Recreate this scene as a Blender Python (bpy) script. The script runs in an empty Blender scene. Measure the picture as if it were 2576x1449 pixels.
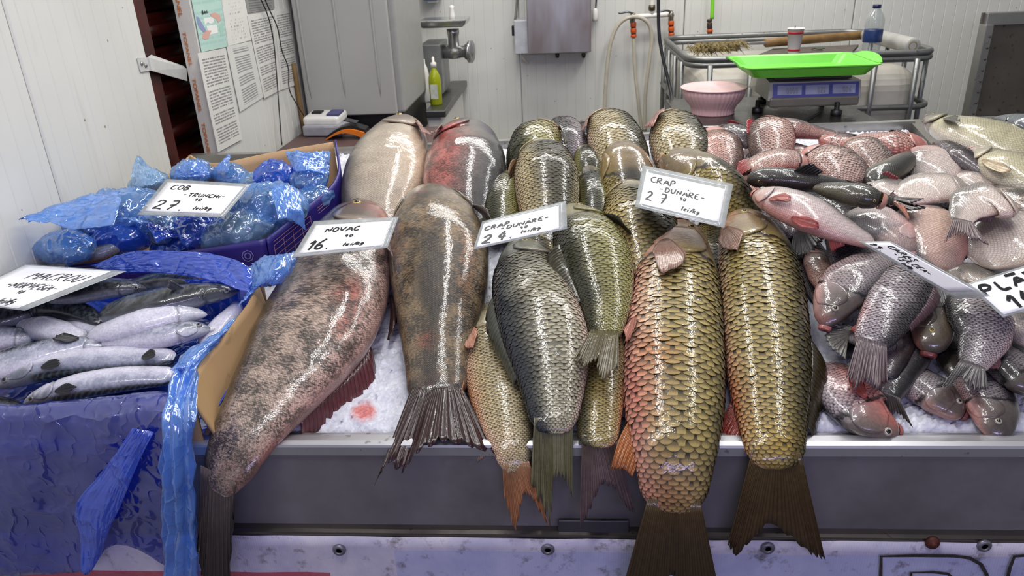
import bpy, bmesh, math, random
import numpy as np
from mathutils import Vector, Matrix
random.seed(7); RNG = np.random.default_rng(7)
scene = bpy.context.scene
COL = scene.collection
A = np.array
# ------------------------------------------------------------------ camera
W, H, F = 2576.0, 1449.0, 1900.0
PITCH, YAW, ROLL = math.radians(24), math.radians(4.5), math.radians(-2.6)
CAM = A([0, 0, 1.6])
FWD = A([-math.sin(YAW)*math.cos(PITCH), math.cos(YAW)*math.cos(PITCH), -math.sin(PITCH)])
_r0 = np.cross(FWD, [0, 0, 1]); _r0 /= np.linalg.norm(_r0); _u0 = np.cross(_r0, FWD)
RGT = _r0*math.cos(ROLL) + _u0*math.sin(ROLL); UPV = np.cross(RGT, FWD)
cd = bpy.data.cameras.new('camera'); cam = bpy.data.objects.new('camera', cd); COL.objects.link(cam)
cd.sensor_width = 36.0; cd.lens = 36.0*F/W; cd.clip_start = 0.02
cam.matrix_world = Matrix(((RGT[0], UPV[0], -FWD[0], CAM[0]), (RGT[1], UPV[1], -FWD[1], CAM[1]), (RGT[2], UPV[2], -FWD[2], CAM[2]), (0, 0, 0, 1)))
cd.dof.use_dof = True; cd.dof.focus_distance = 1.4; cd.dof.aperture_fstop = 10
scene.camera = cam
# ------------------------------------------------------------------ world, lamps, exposure
scene.view_settings.view_transform = 'Standard'; scene.view_settings.look = 'None'
scene.view_settings.exposure = 0.0; scene.view_settings.gamma = 1.0; scene.view_settings.use_curve_mapping = False
wd = bpy.data.worlds.new('hall'); scene.world = wd; wd.use_nodes = True
wd.node_tree.nodes['Background'].inputs[0].default_value = (0.93, 0.96, 1.0, 1)
wd.node_tree.nodes['Background'].inputs[1].default_value = 0.27
def lamp(name, loc, target, sx, sy, power, color):
    ld = bpy.data.lights.new(name, 'AREA'); ld.shape = 'RECTANGLE'; ld.size = sx; ld.size_y = sy
    ld.energy = power; ld.color = color
    o = bpy.data.objects.new(name, ld); COL.objects.link(o); o.location = loc
    o.rotation_euler = (Vector(target)-Vector(loc)).to_track_quat('-Z', 'Y').to_euler()
    return o
lamp('tube_lamp_stall', (-0.15, 1.75, 2.75), (-0.15, 1.7501, 0), 0.06, 1.9, 19, (1.0, 0.985, 0.96))
lamp('tube_lamp_stall_right', (0.95, 1.85, 2.75), (0.95, 1.8501, 0), 0.06, 1.9, 19, (1.0, 0.985, 0.96))
lamp('tube_lamp_back', (0.4, 3.3, 2.9), (0.4, 3.3001, 0), 2.4, 0.25, 46, (1.0, 0.97, 0.92))
lamp('tube_lamp_left', (-0.3, 0.5, 2.7), (-0.6, 1.2, 0.9), 1.4, 0.08, 16, (1.0, 0.98, 0.98))
lamp('violet_lamp_front', (0.5, -1.3, 1.9), (0.2, 1.0, 0.7), 1.8, 0.2, 20, (0.60, 0.53, 1.0))

# ------------------------------------------------------------------ geometry of the stall: a tray tilted up to the back
TILT = math.radians(12); YF, ZF = 1.016, 0.86
TN = A([0, -math.sin(TILT), math.cos(TILT)]); TD = TN @ A([0, YF, ZF])
def ray(px, py): return (px-W/2)/F*RGT - (py-H/2)/F*UPV + FWD
def plane(px, py, n, d):
    r = ray(px, py); return CAM + r*((d-n@CAM)/(n@r))
def tr(px, py, h=0.0): return plane(px, py, TN, TD+h)            # a point h above the tray
def at(px, py, y): return plane(px, py, A([0., 1., 0.]), y)       # a point on an upright plane at depth y
def atx(px, py, x): return plane(px, py, A([1., 0., 0.]), x)
def atz(px, py, z): return plane(px, py, A([0., 0., 1.]), z)
def trayz(y): return ZF + (y-YF)*math.tan(TILT)
def proj(p):
    d = np.asarray(p)-CAM; z = d @ FWD
    return A([W/2+F*(d @ RGT)/z, H/2-F*(d @ UPV)/z])

# ------------------------------------------------------------------ colour / material helpers
def lin(h):
    if not isinstance(h, str): return tuple(h[:3])
    h = h.lstrip('#'); c = [int(h[i:i+2], 16)/255 for i in (0, 2, 4)]
    return tuple(x/12.92 if x <= .04045 else ((x+.055)/1.055)**2.4 for x in c)
class NT:
    def __init__(s, name):
        s.m = bpy.data.materials.new(name); s.m.use_nodes = True; s.t = s.m.node_tree; s.n = s.t.nodes
        s.b = s.n['Principled BSDF']; s.out = s.n['Material Output']
    def add(s, typ, **kw):
        n = s.n.new(typ)
        for k, v in kw.items(): setattr(n, k, v)
        return n
    def ln(s, a, b): s.t.links.new(a, b)
    def val(s, sock, v):
        if hasattr(v, 'is_output'): s.ln(v, sock)
        else: sock.default_value = v
    def math(s, op, a, b=0.0, c=None, clamp=False):
        n = s.add('ShaderNodeMath', operation=op); n.use_clamp = clamp
        s.val(n.inputs[0], a); s.val(n.inputs[1], b)
        if c is not None: s.val(n.inputs[2], c)
        return n.outputs[0]
    def mix(s, f, a, b, mode='MIX'):
        n = s.add('ShaderNodeMix', data_type='RGBA', blend_type=mode)
        s.val(n.inputs[0], f)
        for i, v in ((6, a), (7, b)):
            if isinstance(v, (str, tuple)): v = (*lin(v), 1)
            s.val(n.inputs[i], v)
        return n.outputs[2]
    def noise(s, vec, scale, detail=3, rough=.55):
        n = s.add('ShaderNodeTexNoise'); n.inputs['Scale'].default_value = scale; n.inputs['Detail'].default_value = detail
        n.inputs['Roughness'].default_value = rough
        if vec is not None: s.ln(vec, n.inputs['Vector'])
        return n.outputs['Fac']
    def ramp(s, f, stops):
        n = s.add('ShaderNodeValToRGB'); el = n.color_ramp.elements
        while len(el) < len(stops): el.new(.5)
        for e, (p, c) in zip(el, stops):
            e.position = p; e.color = (*lin(c), 1) if not isinstance(c, (int, float)) else (c, c, c, 1)
        s.ln(f, n.inputs[0]); return n.outputs[0]
    def bump(s, h, strength=.3, dist=.002):
        n = s.add('ShaderNodeBump'); n.inputs['Strength'].default_value = strength; n.inputs['Distance'].default_value = dist
        s.ln(h, n.inputs['Height']); s.ln(n.outputs[0], s.b.inputs['Normal']); return n.outputs[0]
    def coat(s, h, strength, dist):
        n = s.add('ShaderNodeBump'); n.inputs['Strength'].default_value = strength; n.inputs['Distance'].default_value = dist
        s.ln(h, n.inputs['Height']); s.ln(n.outputs[0], s.b.inputs['Coat Normal'])
    def obj(s): return s.add('ShaderNodeTexCoord').outputs['Object']
    def geo(s): return s.add('ShaderNodeNewGeometry').outputs['Position']
    def uv(s): return s.add('ShaderNodeUVMap', uv_map='UV').outputs[0]
    def sep(s, v):
        n = s.add('ShaderNodeSeparateXYZ'); s.ln(v, n.inputs[0]); return n.outputs
    def scale(s, v, k):
        n = s.add('ShaderNodeVectorMath', operation='MULTIPLY'); s.ln(v, n.inputs[0]); n.inputs[1].default_value = k; return n.outputs[0]
    def set(s, **kw):
        for k, v in kw.items(): s.val(s.b.inputs[k.replace('_', ' ')], (*lin(v), 1) if isinstance(v, str) else v)
        return s
MATS = {}
def plain(name, c, rough=.5, metal=0.0, var=.12, nscale=25., bump=0.0, **kw):
    """a plain surface with a little procedural unevenness"""
    if name in MATS: return MATS[name]
    t = NT(name); p = t.geo(); nz = t.noise(p, nscale, 4)
    c2 = tuple(x*(1-var*2) for x in lin(c))
    t.ln(t.mix(t.ramp(nz, [(.3, 0.), (.75, 1.)]), c2, lin(c)), t.b.inputs['Base Color'])
    t.set(Roughness=rough, Metallic=metal, **kw)
    if bump: t.bump(nz, bump, .004)
    MATS[name] = t.m; return t.m

# ------------------------------------------------------------------ mesh helpers
OFF = {}
def _off(parent): return OFF.get(parent.name, A([0., 0, 0])) if parent is not None else None
def mk(name, V, faces, mat, parent=None, col=None, uv=None, smooth=True, loc=None):
    """one mesh object from world-space vertices; quads/tris; col per vertex, uv per vertex"""
    V = np.asarray(V, float)
    if parent is None:
        o0 = A([V[:, 0].mean(), V[:, 1].mean(), V[:, 2].min()]) if loc is None else np.asarray(loc, float)
    else: o0 = _off(parent)
    me = bpy.data.meshes.new(name)
    if isinstance(faces, np.ndarray):
        k = faces.shape[1]; nf = len(faces)
        me.vertices.add(len(V)); me.vertices.foreach_set('co', (V-o0).astype(np.float32).ravel())
        me.loops.add(nf*k); me.loops.foreach_set('vertex_index', faces.astype(np.int32).ravel())
        me.polygons.add(nf); me.polygons.foreach_set('loop_start', np.arange(0, nf*k, k, dtype=np.int32))
        me.update(calc_edges=True)
    else:
        me.from_pydata((V-o0).tolist(), [], faces)
    me.polygons.foreach_set('use_smooth', np.full(len(me.polygons), smooth))
    if col is not None:
        at_ = me.color_attributes.new('Col', 'FLOAT_COLOR', 'POINT')
        at_.data.foreach_set('color', np.asarray(col, np.float32).ravel())
    if uv is not None:
        ul = me.uv_layers.new(name='UV'); li = np.empty(len(me.loops), np.int32); me.loops.foreach_get('vertex_index', li)
        ul.data.foreach_set('uv', np.asarray(uv, np.float32)[li].ravel())
    me.validate(); me.update()
    if mat is not None: me.materials.append(mat)
    o = bpy.data.objects.new(name, me); COL.objects.link(o)
    if parent is None: o.location = o0
    else: o.parent = parent
    OFF[o.name] = o0
    return o
def tag(o, label=None, cat=None, group=None, kind=None):
    for k, v in (('label', label), ('category', cat), ('group', group), ('kind', kind)):
        if v: o[k] = v
    return o
def thing(name, label, cat, loc, group=None):
    o = bpy.data.objects.new(name, None); COL.objects.link(o); o.location = loc; o.empty_display_size = .05
    OFF[o.name] = np.asarray(loc, float); return tag(o, label, cat, group)
def rename_off(o, old): OFF[o.name] = OFF[old]
def grid_faces(nu, nv, wrap=False):
    """vertex index i*nv+j"""
    i = np.arange(nu-1)[:, None]; j = np.arange(nv if wrap else nv-1)[None, :]; j2 = (j+1) % nv
    return np.stack([i*nv+j, i*nv+j2, (i+1)*nv+j2, (i+1)*nv+j], -1).reshape(-1, 4)
def fno(P, scale, seed, oct=3):
    """smooth pseudo-noise about -1..1 from sums of sines"""
    r = np.random.default_rng(seed); P = np.asarray(P, float); out = np.zeros(P.shape[:-1]); amp = 1.; tot = 0
    for o in range(oct):
        for _ in range(5):
            k = r.normal(size=P.shape[-1])*scale; out += amp*np.sin(P @ k + r.uniform(0, 6.28)); tot += amp
        scale *= 2.1; amp *= .55
    return np.clip(out/tot*2.2, -1, 1)
def bm_obj(name, bm, mat, parent=None, smooth=False):
    """bmesh in world coordinates -> object"""
    V = A([v.co[:] for v in bm.verts]); bm.verts.ensure_lookup_table(); bm.verts.index_update()
    Fs = [[v.index for v in f.verts] for f in bm.faces]; bm.free()
    return mk(name, V, Fs, mat, parent, smooth=smooth)
def rbox(name, c, size, mat, parent=None, bev=.004, seg=2, rz=0., rx=0., ry=0., taper=None):
    """bevelled box centred at c"""
    bm = bmesh.new(); bmesh.ops.create_cube(bm, size=1)
    for v in bm.verts:
        k = 1.0 if taper is None else (taper if v.co.z < 0 else 1.0)
        v.co = Vector((v.co.x*size[0]*k, v.co.y*size[1]*k, v.co.z*size[2]))
    if bev: bmesh.ops.bevel(bm, geom=bm.edges[:], offset=min(bev, min(size)*.45), segments=seg, affect='EDGES', profile=.5)
    M = Matrix.Translation(Vector(c)) @ Matrix.Rotation(rz, 4, 'Z') @ Matrix.Rotation(ry, 4, 'Y') @ Matrix.Rotation(rx, 4, 'X')
    bm.transform(M); bm.normal_update()
    return bm_obj(name, bm, mat, parent, smooth=False)
def smooth_path(P, n=40, it=3):
    P = np.asarray(P, float)
    for _ in range(it):
        Q = [P[0]]
        for a, b in zip(P[:-1], P[1:]): Q += [a*.75+b*.25, a*.25+b*.75]
        Q.append(P[-1]); P = A(Q)
    d = np.r_[0, np.cumsum(np.linalg.norm(np.diff(P, axis=0), axis=1))]
    s = np.linspace(0, d[-1], n); return np.stack([np.interp(s, d, P[:, k]) for k in range(3)], 1)
def sweep(P, r, n=10, closed=False, caps=True):
    P = np.asarray(P, float); m = len(P)
    T = np.gradient(P, axis=0) if not closed else (np.roll(P, -1, 0)-np.roll(P, 1, 0))
    T /= np.linalg.norm(T, axis=1)[:, None]+1e-12
    ref = A([0, 0, 1.]) if abs(T[0][2]) < .9 else A([1., 0, 0])
    u = np.cross(ref, T[0]); u /= np.linalg.norm(u); V = []
    rr = np.broadcast_to(np.asarray(r, float), (m,))
    for i in range(m):
        u = u-T[i]*(u @ T[i]); u /= np.linalg.norm(u); w = np.cross(T[i], u)
        a = np.arange(n)/n*2*math.pi
        V.append(P[i]+rr[i]*(np.cos(a)[:, None]*u+np.sin(a)[:, None]*w))
    V = np.concatenate(V); Fs = grid_faces(m, n, True).tolist()
    if closed: Fs += [[(m-1)*n+j, (m-1)*n+(j+1) % n, (j+1) % n, j] for j in range(n)]
    elif caps: Fs += [list(range(n))[::-1], [(m-1)*n+j for j in range(n)]]
    return V, Fs
def tube(name, P, r, mat, parent=None, n=10, sm=40, closed=False):
    if sm: P = smooth_path(P, sm)
    V, Fs = sweep(P, r, n, closed); return mk(name, V, Fs, mat, parent)
def lathe(name, prof, c, mat, parent=None, n=32, axis=(0, 0, 1), rib=0.0, nrib=0, sx=1.0, smooth=True):
    """prof: list of (radius, height) along axis from c"""
    ax = A(axis, float); ax /= np.linalg.norm(ax)
    u = np.cross([0, 1., 0] if abs(ax[1]) < .9 else [1., 0, 0], ax); u /= np.linalg.norm(u); w = np.cross(ax, u)
    a = np.arange(n)/n*2*math.pi; V = []
    for r, h in prof:
        rr = r*(1+rib*np.cos(a*nrib)) if nrib else r*np.ones(n)
        V.append(A(c)+ax*h+(rr*np.cos(a)*sx)[:, None]*u+(rr*np.sin(a))[:, None]*w)
    V = np.concatenate(V); Fs = grid_faces(len(prof), n, True).tolist()
    if prof[0][0] > 1e-5: Fs.append(list(range(n))[::-1])
    if prof[-1][0] > 1e-5: Fs.append([(len(prof)-1)*n+j for j in range(n)])
    return mk(name, V, Fs, mat, parent, smooth=smooth)
def slab(name, quad, th, mat, parent=None, nrm=None):
    """thick quad: four world corners (in order) extruded by th against the normal"""
    q = A(quad, float); n = np.cross(q[1]-q[0], q[3]-q[0]); n /= np.linalg.norm(n)
    if nrm is not None and n @ A(nrm) < 0: n = -n
    V = np.concatenate([q, q-n*th]); Fs = [[0, 1, 2, 3], [7, 6, 5, 4]]+[[i, i+4, (i+1) % 4+4, (i+1) % 4] for i in range(4)]
    uv = A([[0, 1], [1, 1], [1, 0], [0, 0]]*2, float)
    return mk(name, V, Fs, mat, parent, uv=uv, smooth=False)
def extrude_prof(name, prof, x0, x1, mat, parent=None, smooth=False):
    """profile of (y,z) extruded along X"""
    k = len(prof); V = A([[x0, y, z] for y, z in prof]+[[x1, y, z] for y, z in prof])
    Fs = [[i, (i+1) % k, (i+1) % k+k, i+k] for i in range(k)]+[list(range(k))[::-1], list(range(k, 2*k))]
    return mk(name, V, Fs, mat, parent, smooth=smooth)
def solid(name, V, V2, mat, root, C, uv=None):
    """closed thin plate from two vertex grids"""
    nu, nv = V.shape[:2]; n = nu*nv; g = grid_faces(nu, nv)
    i = np.arange(nu); j = np.arange(nv)
    ring = np.r_[i[:-1]*nv, (nu-1)*nv+j[:-1], (i[:0:-1])*nv+nv-1, j[:0:-1]]
    nx = np.roll(ring, -1); side = np.stack([ring, nx, nx+n, ring+n], -1)
    Fs = np.concatenate([g, g[:, ::-1]+n, side])
    if uv is None: uv = np.zeros((nu, nv, 2))
    return mk(name, np.concatenate([V.reshape(-1, 3), V2.reshape(-1, 3)]), Fs, mat, root, col=np.concatenate([C.reshape(-1, 4)]*2), uv=np.concatenate([uv.reshape(-1, 2)]*2))
# ------------------------------------------------------------------ structure: floor, walls, stall
def m_panel():
    t = NT('white_sandwich_panel'); p = t.geo()
    big = t.noise(p, 1.7, 3); fine = t.noise(p, 60, 3)
    st = t.noise(t.scale(p, (9, 9, 1.1)), 3.0, 4)
    base = t.mix(t.ramp(big, [(.35, 0.), (.7, 1.)]), '#c9c9c3', '#d6d6d0')
    dirt = t.math('MULTIPLY', t.ramp(st, [(.62, 0.), (.8, 1.)]), .35)
    c = t.mix(dirt, base, '#a39d8c')
    v = t.add('ShaderNodeTexVoronoi'); v.inputs['Scale'].default_value = 14; t.ln(p, v.inputs['Vector'])
    spot = t.math('LESS_THAN', v.outputs['Distance'], .045)
    c = t.mix(t.math('MULTIPLY', spot, .8), c, '#7b7152')
    t.ln(c, t.b.inputs['Base Color']); t.set(Roughness=.42); t.bump(fine, .05, .002); return t.m
PANEL = m_panel()
PANEL_EDGE = plain('panel_edge_white', '#d9d7cd', .5, var=.06)
FLOOR = plain('grey_floor_tiles', '#6d6b67', .5, var=.25, nscale=3)
floor = tag(mk('floor', [[-4, -2, 0], [5, -2, 0], [5, 4.4, 0], [-4, 4.4, 0]], [[0, 1, 2, 3]], FLOOR), kind='structure')
def ribbed(name, p0, p1, z0, z1, nrm, parent, pitch=.052, depth=.0016, th=.05):
    """a sandwich panel with shallow pressed grooves between plan points p0 and p1"""
    p0 = A([*p0, 0.]); p1 = A([*p1, 0.]); d = p1-p0; Lw = np.linalg.norm(d); d /= Lw; n = A([*nrm, 0.])
    u = [0, .004]; dep = [-.004, 0]
    x = pitch*.6
    while x < Lw-.02:
        u += [x-.0028, x, x+.0028]; dep += [0, -depth, 0]; x += pitch
    u += [Lw-.004, Lw]; dep += [0, -.004]
    prof = [p0+d*a+n*b for a, b in zip(u, dep)]; k = len(prof)
    prof += [p1-n*th, p0-n*th]; K = len(prof)
    V = [[q[0], q[1], z] for z in (z0, z1) for q in prof]
    Fs = [[i, (i+1) % K, (i+1) % K+K, i+K] for i in range(K)]+[list(range(K, 2*K)), list(range(K))[::-1]]
    return mk(name, V, Fs, PANEL, parent, smooth=False)
def wall(name):
    o = bpy.data.objects.new(name, None); COL.objects.link(o); OFF[o.name] = A([0., 0, 0]); return tag(o, kind='structure')
YB = 4.2
wb = wall('wall_back')
xs = [-3.2, at(1312, 225, YB)[0]-1.0, at(1312, 225, YB)[0], at(1721, 60, YB)[0], at(2150, 20, YB)[0], at(2150, 20, YB)[0]+.98, 4.6]
for a, b in zip(xs[:-1], xs[1:]): ribbed('panel', (a+.002, YB), (b-.002, YB), 0, 3.0, (0, -1), wb)
wl = wall('wall_left'); XL = -1.1
ys = [-1.0, atx(70, 215, XL)[1]-1.0, atx(70, 215, XL)[1], atx(385, 210, XL)[1]]
for a, b in zip(ys[:-1], ys[1:]): ribbed('panel', (XL, a+.002), (XL, b-.002), 0, 3.0, (1, 0), wl)
YLE = ys[-1]
# the opening beside the left wall: dark red post and stacked red logs, then the notice panel
RED = plain('dark_red_paint', '#4a120c', .38, var=.3, nscale=14, bump=.2)
wg = wall('wall_gap')
slab('post', [[XL-.015, YLE, 0], [XL-.015, YLE+.075, 0], [XL-.015, YLE+.075, 3], [XL-.015, YLE, 3]], .08, RED, wg, (1, 0, 0))
z = .55
while z < 2.0:
    bm = bmesh.new(); bmesh.ops.create_cube(bm, size=1)
    for v in bm.verts: v.co = Vector((v.co.x*.10, v.co.y*.62, v.co.z*.092))
    bmesh.ops.bevel(bm, geom=bm.edges[:], offset=.032, segments=4, affect='EDGES')
    bm.transform(Matrix.Translation((XL-.13, YLE+.38, z))); bm_obj('log', bm, RED, wg, smooth=True); z += .098
slab('backing', [[XL-.17, YLE-.2, 0], [XL-.17, 3.2, 0], [XL-.17, 3.2, 3], [XL-.17, YLE-.2, 3]], .02, plain('dark_backing', '#140806', .8), wg, (1, 0, 0))
XP = -1.05; YP = atx(500, 120, XP)[1]
wn = wall('wall_notice')
ribbed('panel', (XP, YP), (XP, YB-.01), 0, 3.0, (1, 0), wn, th=.045)
slab('edge_strip', [[XP, YP-.002, 0], [XP-.047, YP-.002, 0], [XP-.047, YP-.002, 3], [XP, YP-.002, 3]], .004, PANEL_EDGE, wn, (0, -1, 0))

# steel
def m_steel(name, c, rough, stain=.3, sx=(1, 1, 1)):
    t = NT(name); p = t.geo(); a = t.noise(t.scale(p, sx), 40, 4); b = t.noise(p, 6, 4); d = t.noise(p, 55, 2)
    col = t.mix(t.ramp(b, [(.35, 0.), (.72, 1.)]), tuple(x*(1-stain) for x in lin(c)), lin(c))
    col = t.mix(t.math('MULTIPLY', t.ramp(d, [(.66, 0.), (.72, 1.)]), .5), col, '#3a3128')
    t.ln(col, t.b.inputs['Base Color']); t.set(Metallic=.85)
    t.ln(t.math('MULTIPLY_ADD', a, .2, rough-.1), t.b.inputs['Roughness']); return t.m
STEEL = m_steel('brushed_steel', '#b4b2ae', .32, .25, (1, .05, 1))
STEEL_X = m_steel('steel_rim', '#c4c4c9', .36, .12, (.05, 1, 1))
STEEL_OLD = m_steel('old_steel', '#8d8a84', .42, .35)
def m_apron():
    t = NT('grey_apron'); p = t.geo()
    b = t.noise(p, 5, 5, .6); col = t.mix(t.ramp(b, [(.3, 0.), (.75, 1.)]), '#5c595a', '#7b787c')
    v = t.add('ShaderNodeTexVoronoi'); v.inputs['Scale'].default_value = 48; t.ln(p, v.inputs['Vector'])
    r = t.sep(v.outputs['Color'])
    s1 = t.math('MULTIPLY', t.math('LESS_THAN', v.outputs['Distance'], t.math('MULTIPLY', t.math('MULTIPLY', r[0], r[0]), .26)), t.math('GREATER_THAN', r[1], .55))
    col = t.mix(s1, col, t.mix(r[2], '#9b9aa6', '#2a2018'))
    rust = t.noise(p, 13, 3); col = t.mix(t.math('MULTIPLY', t.ramp(rust, [(.66, 0.), (.78, 1.)]), .55), col, '#3d2e17')
    t.ln(col, t.b.inputs['Base Color']); t.set(Roughness=.4, Metallic=.1); return t.m
APRON = m_apron()
X0, X1 = -1.085, 0.97; X2 = 2.6
def tz(y, h=0): return trayz(y)+h
YBK = 2.185
st = thing('fish_stall', 'long steel market stall with tilted tray, grey front apron and lower ledge', 'stall', (0, 1.5, 0))
def tray(x0, x1, nm):
    b = slab('tray_floor', [[x0, YF, tz(YF, -.05)], [x1, YF, tz(YF, -.05)], [x1, YBK, tz(YBK, -.05)], [x0, YBK, tz(YBK, -.05)]], .004, STEEL_OLD, st, (0, 0, 1))
    return b
XS, YLB = -.70, 2.09      # the left end of the tray is shorter
tray(XS, X1, 'a')
slab('tray_floor', [[X0, YF, tz(YF, -.05)], [XS, YF, tz(YF, -.05)], [XS, YLB, tz(YLB, -.05)], [X0, YLB, tz(YLB, -.05)]], .004, STEEL_OLD, st, (0, 0, 1))
extrude_prof('back_rim', [(YLB-.004, tz(YLB, -.05)), (YLB-.004, tz(YLB, .012)), (YLB+.02, tz(YLB, .012)), (YLB+.02, tz(YLB, -.05))], X0, XS, STEEL, st)
zr = at(1800, 1121, 1.0)[2]; zl = at(1800, 1148, 1.0)[2]
extrude_prof('front_rim', [(YF+.022, zr-.006), (YF+.010, zr+.001), (YF-.006, zr+.002), (YF-.0145, zr-.001), (YF-.016, zr-.005), (YF-.016, zl), (YF-.012, zl-.001), (YF-.011, zr-.01), (YF+.02, zr-.012), (YF+.022, tz(YF, -.05)), (YF+.03, tz(YF, -.05)), (YF+.03, zr-.008)], X0, X2, STEEL_X, st)
YBL = 2.105                                           # the back edge runs slightly askew
def yback(x): return YBL+(YBK-YBL)*(x-XS)/(X1-XS)
slab('back_rim', [[XS, YBL-.004, tz(YBL, .012)], [X1+.01, YBK-.004, tz(YBK, .012)], [X1+.01, YBK+.02, tz(YBK, .012)], [XS, YBL+.02, tz(YBL, .012)]], .06, STEEL, st, (0, 0, 1))
slab('side_rim', [[X1, YF, tz(YF, .015)], [X1+.03, YF, tz(YF, .015)], [X1+.03, YBK+.02, tz(YBK, .012)], [X1, YBK+.02, tz(YBK, .012)]], .065, STEEL_OLD, st, (0, 0, 1))
slab('tray_floor', [[X1+.05, YF, tz(YF, -.05)], [X2, YF, tz(YF, -.05)], [X2, YBK+.1, tz(YBK, -.03)], [X1+.05, YBK+.1, tz(YBK, -.03)]], .004, STEEL_OLD, st, (0, 0, 1))
slab('back_rim', [[X1+.05, YBK+.03, tz(YBK, .0)], [X2, YBK+.03, tz(YBK, .0)], [X2, YBK+.06, tz(YBK, .0)], [X1+.05, YBK+.06, tz(YBK, .0)]], .05, STEEL_OLD, st, (0, 0, 1))
ZA1, ZA0 = zl+.012, at(1800, 1338, 1.0)[2]; ZL1, ZL0, ZBN = at(1800, 1347, .985)[2], at(1800, 1358, .985)[2], at(1800, 1360, .982)[2]
slab('apron', [[X0, 1.004, ZA1], [X2, 1.004, ZA1], [X2, 1.004, ZA0], [X0, 1.004, ZA0]], .012, APRON, st, (0, -1, 0))
extrude_prof('ledge', [(.992, ZL1), (.985, ZL1-.002), (.985, ZL0), (1.04, ZL0), (1.04, ZL1)], X0, X2, m_steel('ledge_steel', '#77716c', .3, .3, (.05, 1, 1)), st)
slab('gap_shade_strip', [[X0, 1.02, ZA0+.01], [X2, 1.02, ZA0+.01], [X2, 1.02, ZL0], [X0, 1.02, ZL0]], .01, plain('gap_shade_black', '#0c0a0a', .8), st, (0, -1, 0))  # near-black strip painted in for the shade between apron and ledge
slab('front_board', [[X0, 1.012, ZL0-.002], [X2, 1.012, ZL0-.002], [X2, 1.012, .05], [X0, 1.012, .05]], .02, plain('dark_board', '#2b2928', .7), st, (0, -1, 0))
for x in (X0+.1, .3, X2-.1):
    for y in (1.1, 2.1): rbox('leg', (x, y, tz(y, -.05)/2), (.05, .05, tz(y, -.06)), STEEL_OLD, st)
pl = rbox('label_plate', at(1493, 1334, .992), (.118, .004, .042), plain('dark_plate', '#45434a', .45, .3), st, bev=.006, seg=4)
# ------------------------------------------------------------------ background: cabinet, table, counter, wall fittings, tank, scale
BLACK = plain('black_plastic', '#121214', .4); WHITE = plain('white_plastic', '#dedcd6', .4, var=.05); CABLE = plain('black_cable', '#15151a', .45)
GREYP = plain('grey_painted_metal', '#a9a8a4', .42, .05, var=.05, nscale=4); GREYS = plain('grey_cabinet_side', '#9d9c98', .45, .05, var=.05)
BROWN = plain('brown_table', '#5a4340', .5, var=.15); PAPERW = plain('paper_white', '#dddcd8', .7, var=.04)
CHROME = m_steel('polished_steel', '#c4c4c4', .2, .15); GALV = m_steel('galvanised_tube', '#90918f', .42, .25)
# grey cabinet on its plinth
cx0, cx1, cy0, cy1 = at(752, 150, 3.0)[0], at(1018, 290, 3.0)[0], 3.0, 3.55; cz0, cz1 = at(895, 291, 3.0)[2], 2.3
cb = thing('cabinet', 'tall grey metal cabinet with pressed ribs standing on a black plinth', 'cabinet', ((cx0+cx1)/2, 3.27, .9))
rbox('body', ((cx0+cx1)/2, (cy0+cy1)/2+.012, (cz0+cz1)/2), (cx1-cx0, cy1-cy0-.024, cz1-cz0), GREYS, cb, bev=.012, seg=3)
dr = rbox('door', ((cx0+cx1)/2-.012, cy0+.006, (cz0+cz1)/2), (cx1-cx0-.03, .02, cz1-cz0-.004), GREYP, cb, bev=.006, seg=3)
for fx in (.07, .42, .78):
    xx = cx0+fx*(cx1-cx0); tube('rib', [(xx, cy0-.004, cz1), (xx, cy0-.004, cz0+.08), (xx, cy0+.004, cz0+.03)], .006, GREYP, dr, n=8, sm=12)
rbox('plinth', ((cx0+cx1)/2, (cy0+cy1)/2+.02, .945), (cx1-cx0-.02, cy1-cy0-.02, (cz0-.945)*2), BLACK, cb, bev=.005)
# brown table with the card terminal and the register
tbz = .978
tb = thing('side_table', 'low brown wooden table beside the wall behind the stall', 'table', (-.72, 2.78, 0))
rbox('table_top', (-.70, 2.78, tbz-.02), (.68, .40, .04), BROWN, tb, bev=.006)
for x in (-1.0, -.40):
    for y in (2.62, 2.94): rbox('leg', (x, y, (tbz-.04)/2), (.05, .05, tbz-.04), BROWN, tb, bev=.003)
cnz = .97
def ontable(px, py, z): return atz(px, py, z)
q = atz(815, 345, tbz); rg = thing('cash_register', 'white cash register with sloped keypad on the brown table', 'register', (q[0], q[1], tbz))
cxr = q[0]; cyr = q[1]+.07
rbox('base', (cxr, cyr, tbz+.022), (.155, .14, .042), plain('register_grey', '#9a9aa0', .5), rg, bev=.008, rz=-.12)
rbox('top_shell', (cxr-.01, cyr+.012, tbz+.058), (.145, .11, .036), WHITE, rg, bev=.012, seg=3, rz=-.12, rx=.12)
kp = rbox('keypad', (cxr+.035, cyr, tbz+.079), (.05, .06, .008), plain('keypad_violet', '#4b4a78', .35), rg, bev=.002, rz=-.12, rx=.12)
rbox('printer_slot', (cxr-.04, cyr+.02, tbz+.08), (.04, .03, .006), BLACK, rg, bev=.001, rz=-.12, rx=.12)
q = atz(868, 352, tbz); pt = thing('card_terminal', 'black card terminal with an orange arched side on the brown table', 'terminal', (q[0], q[1], tbz))
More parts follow.
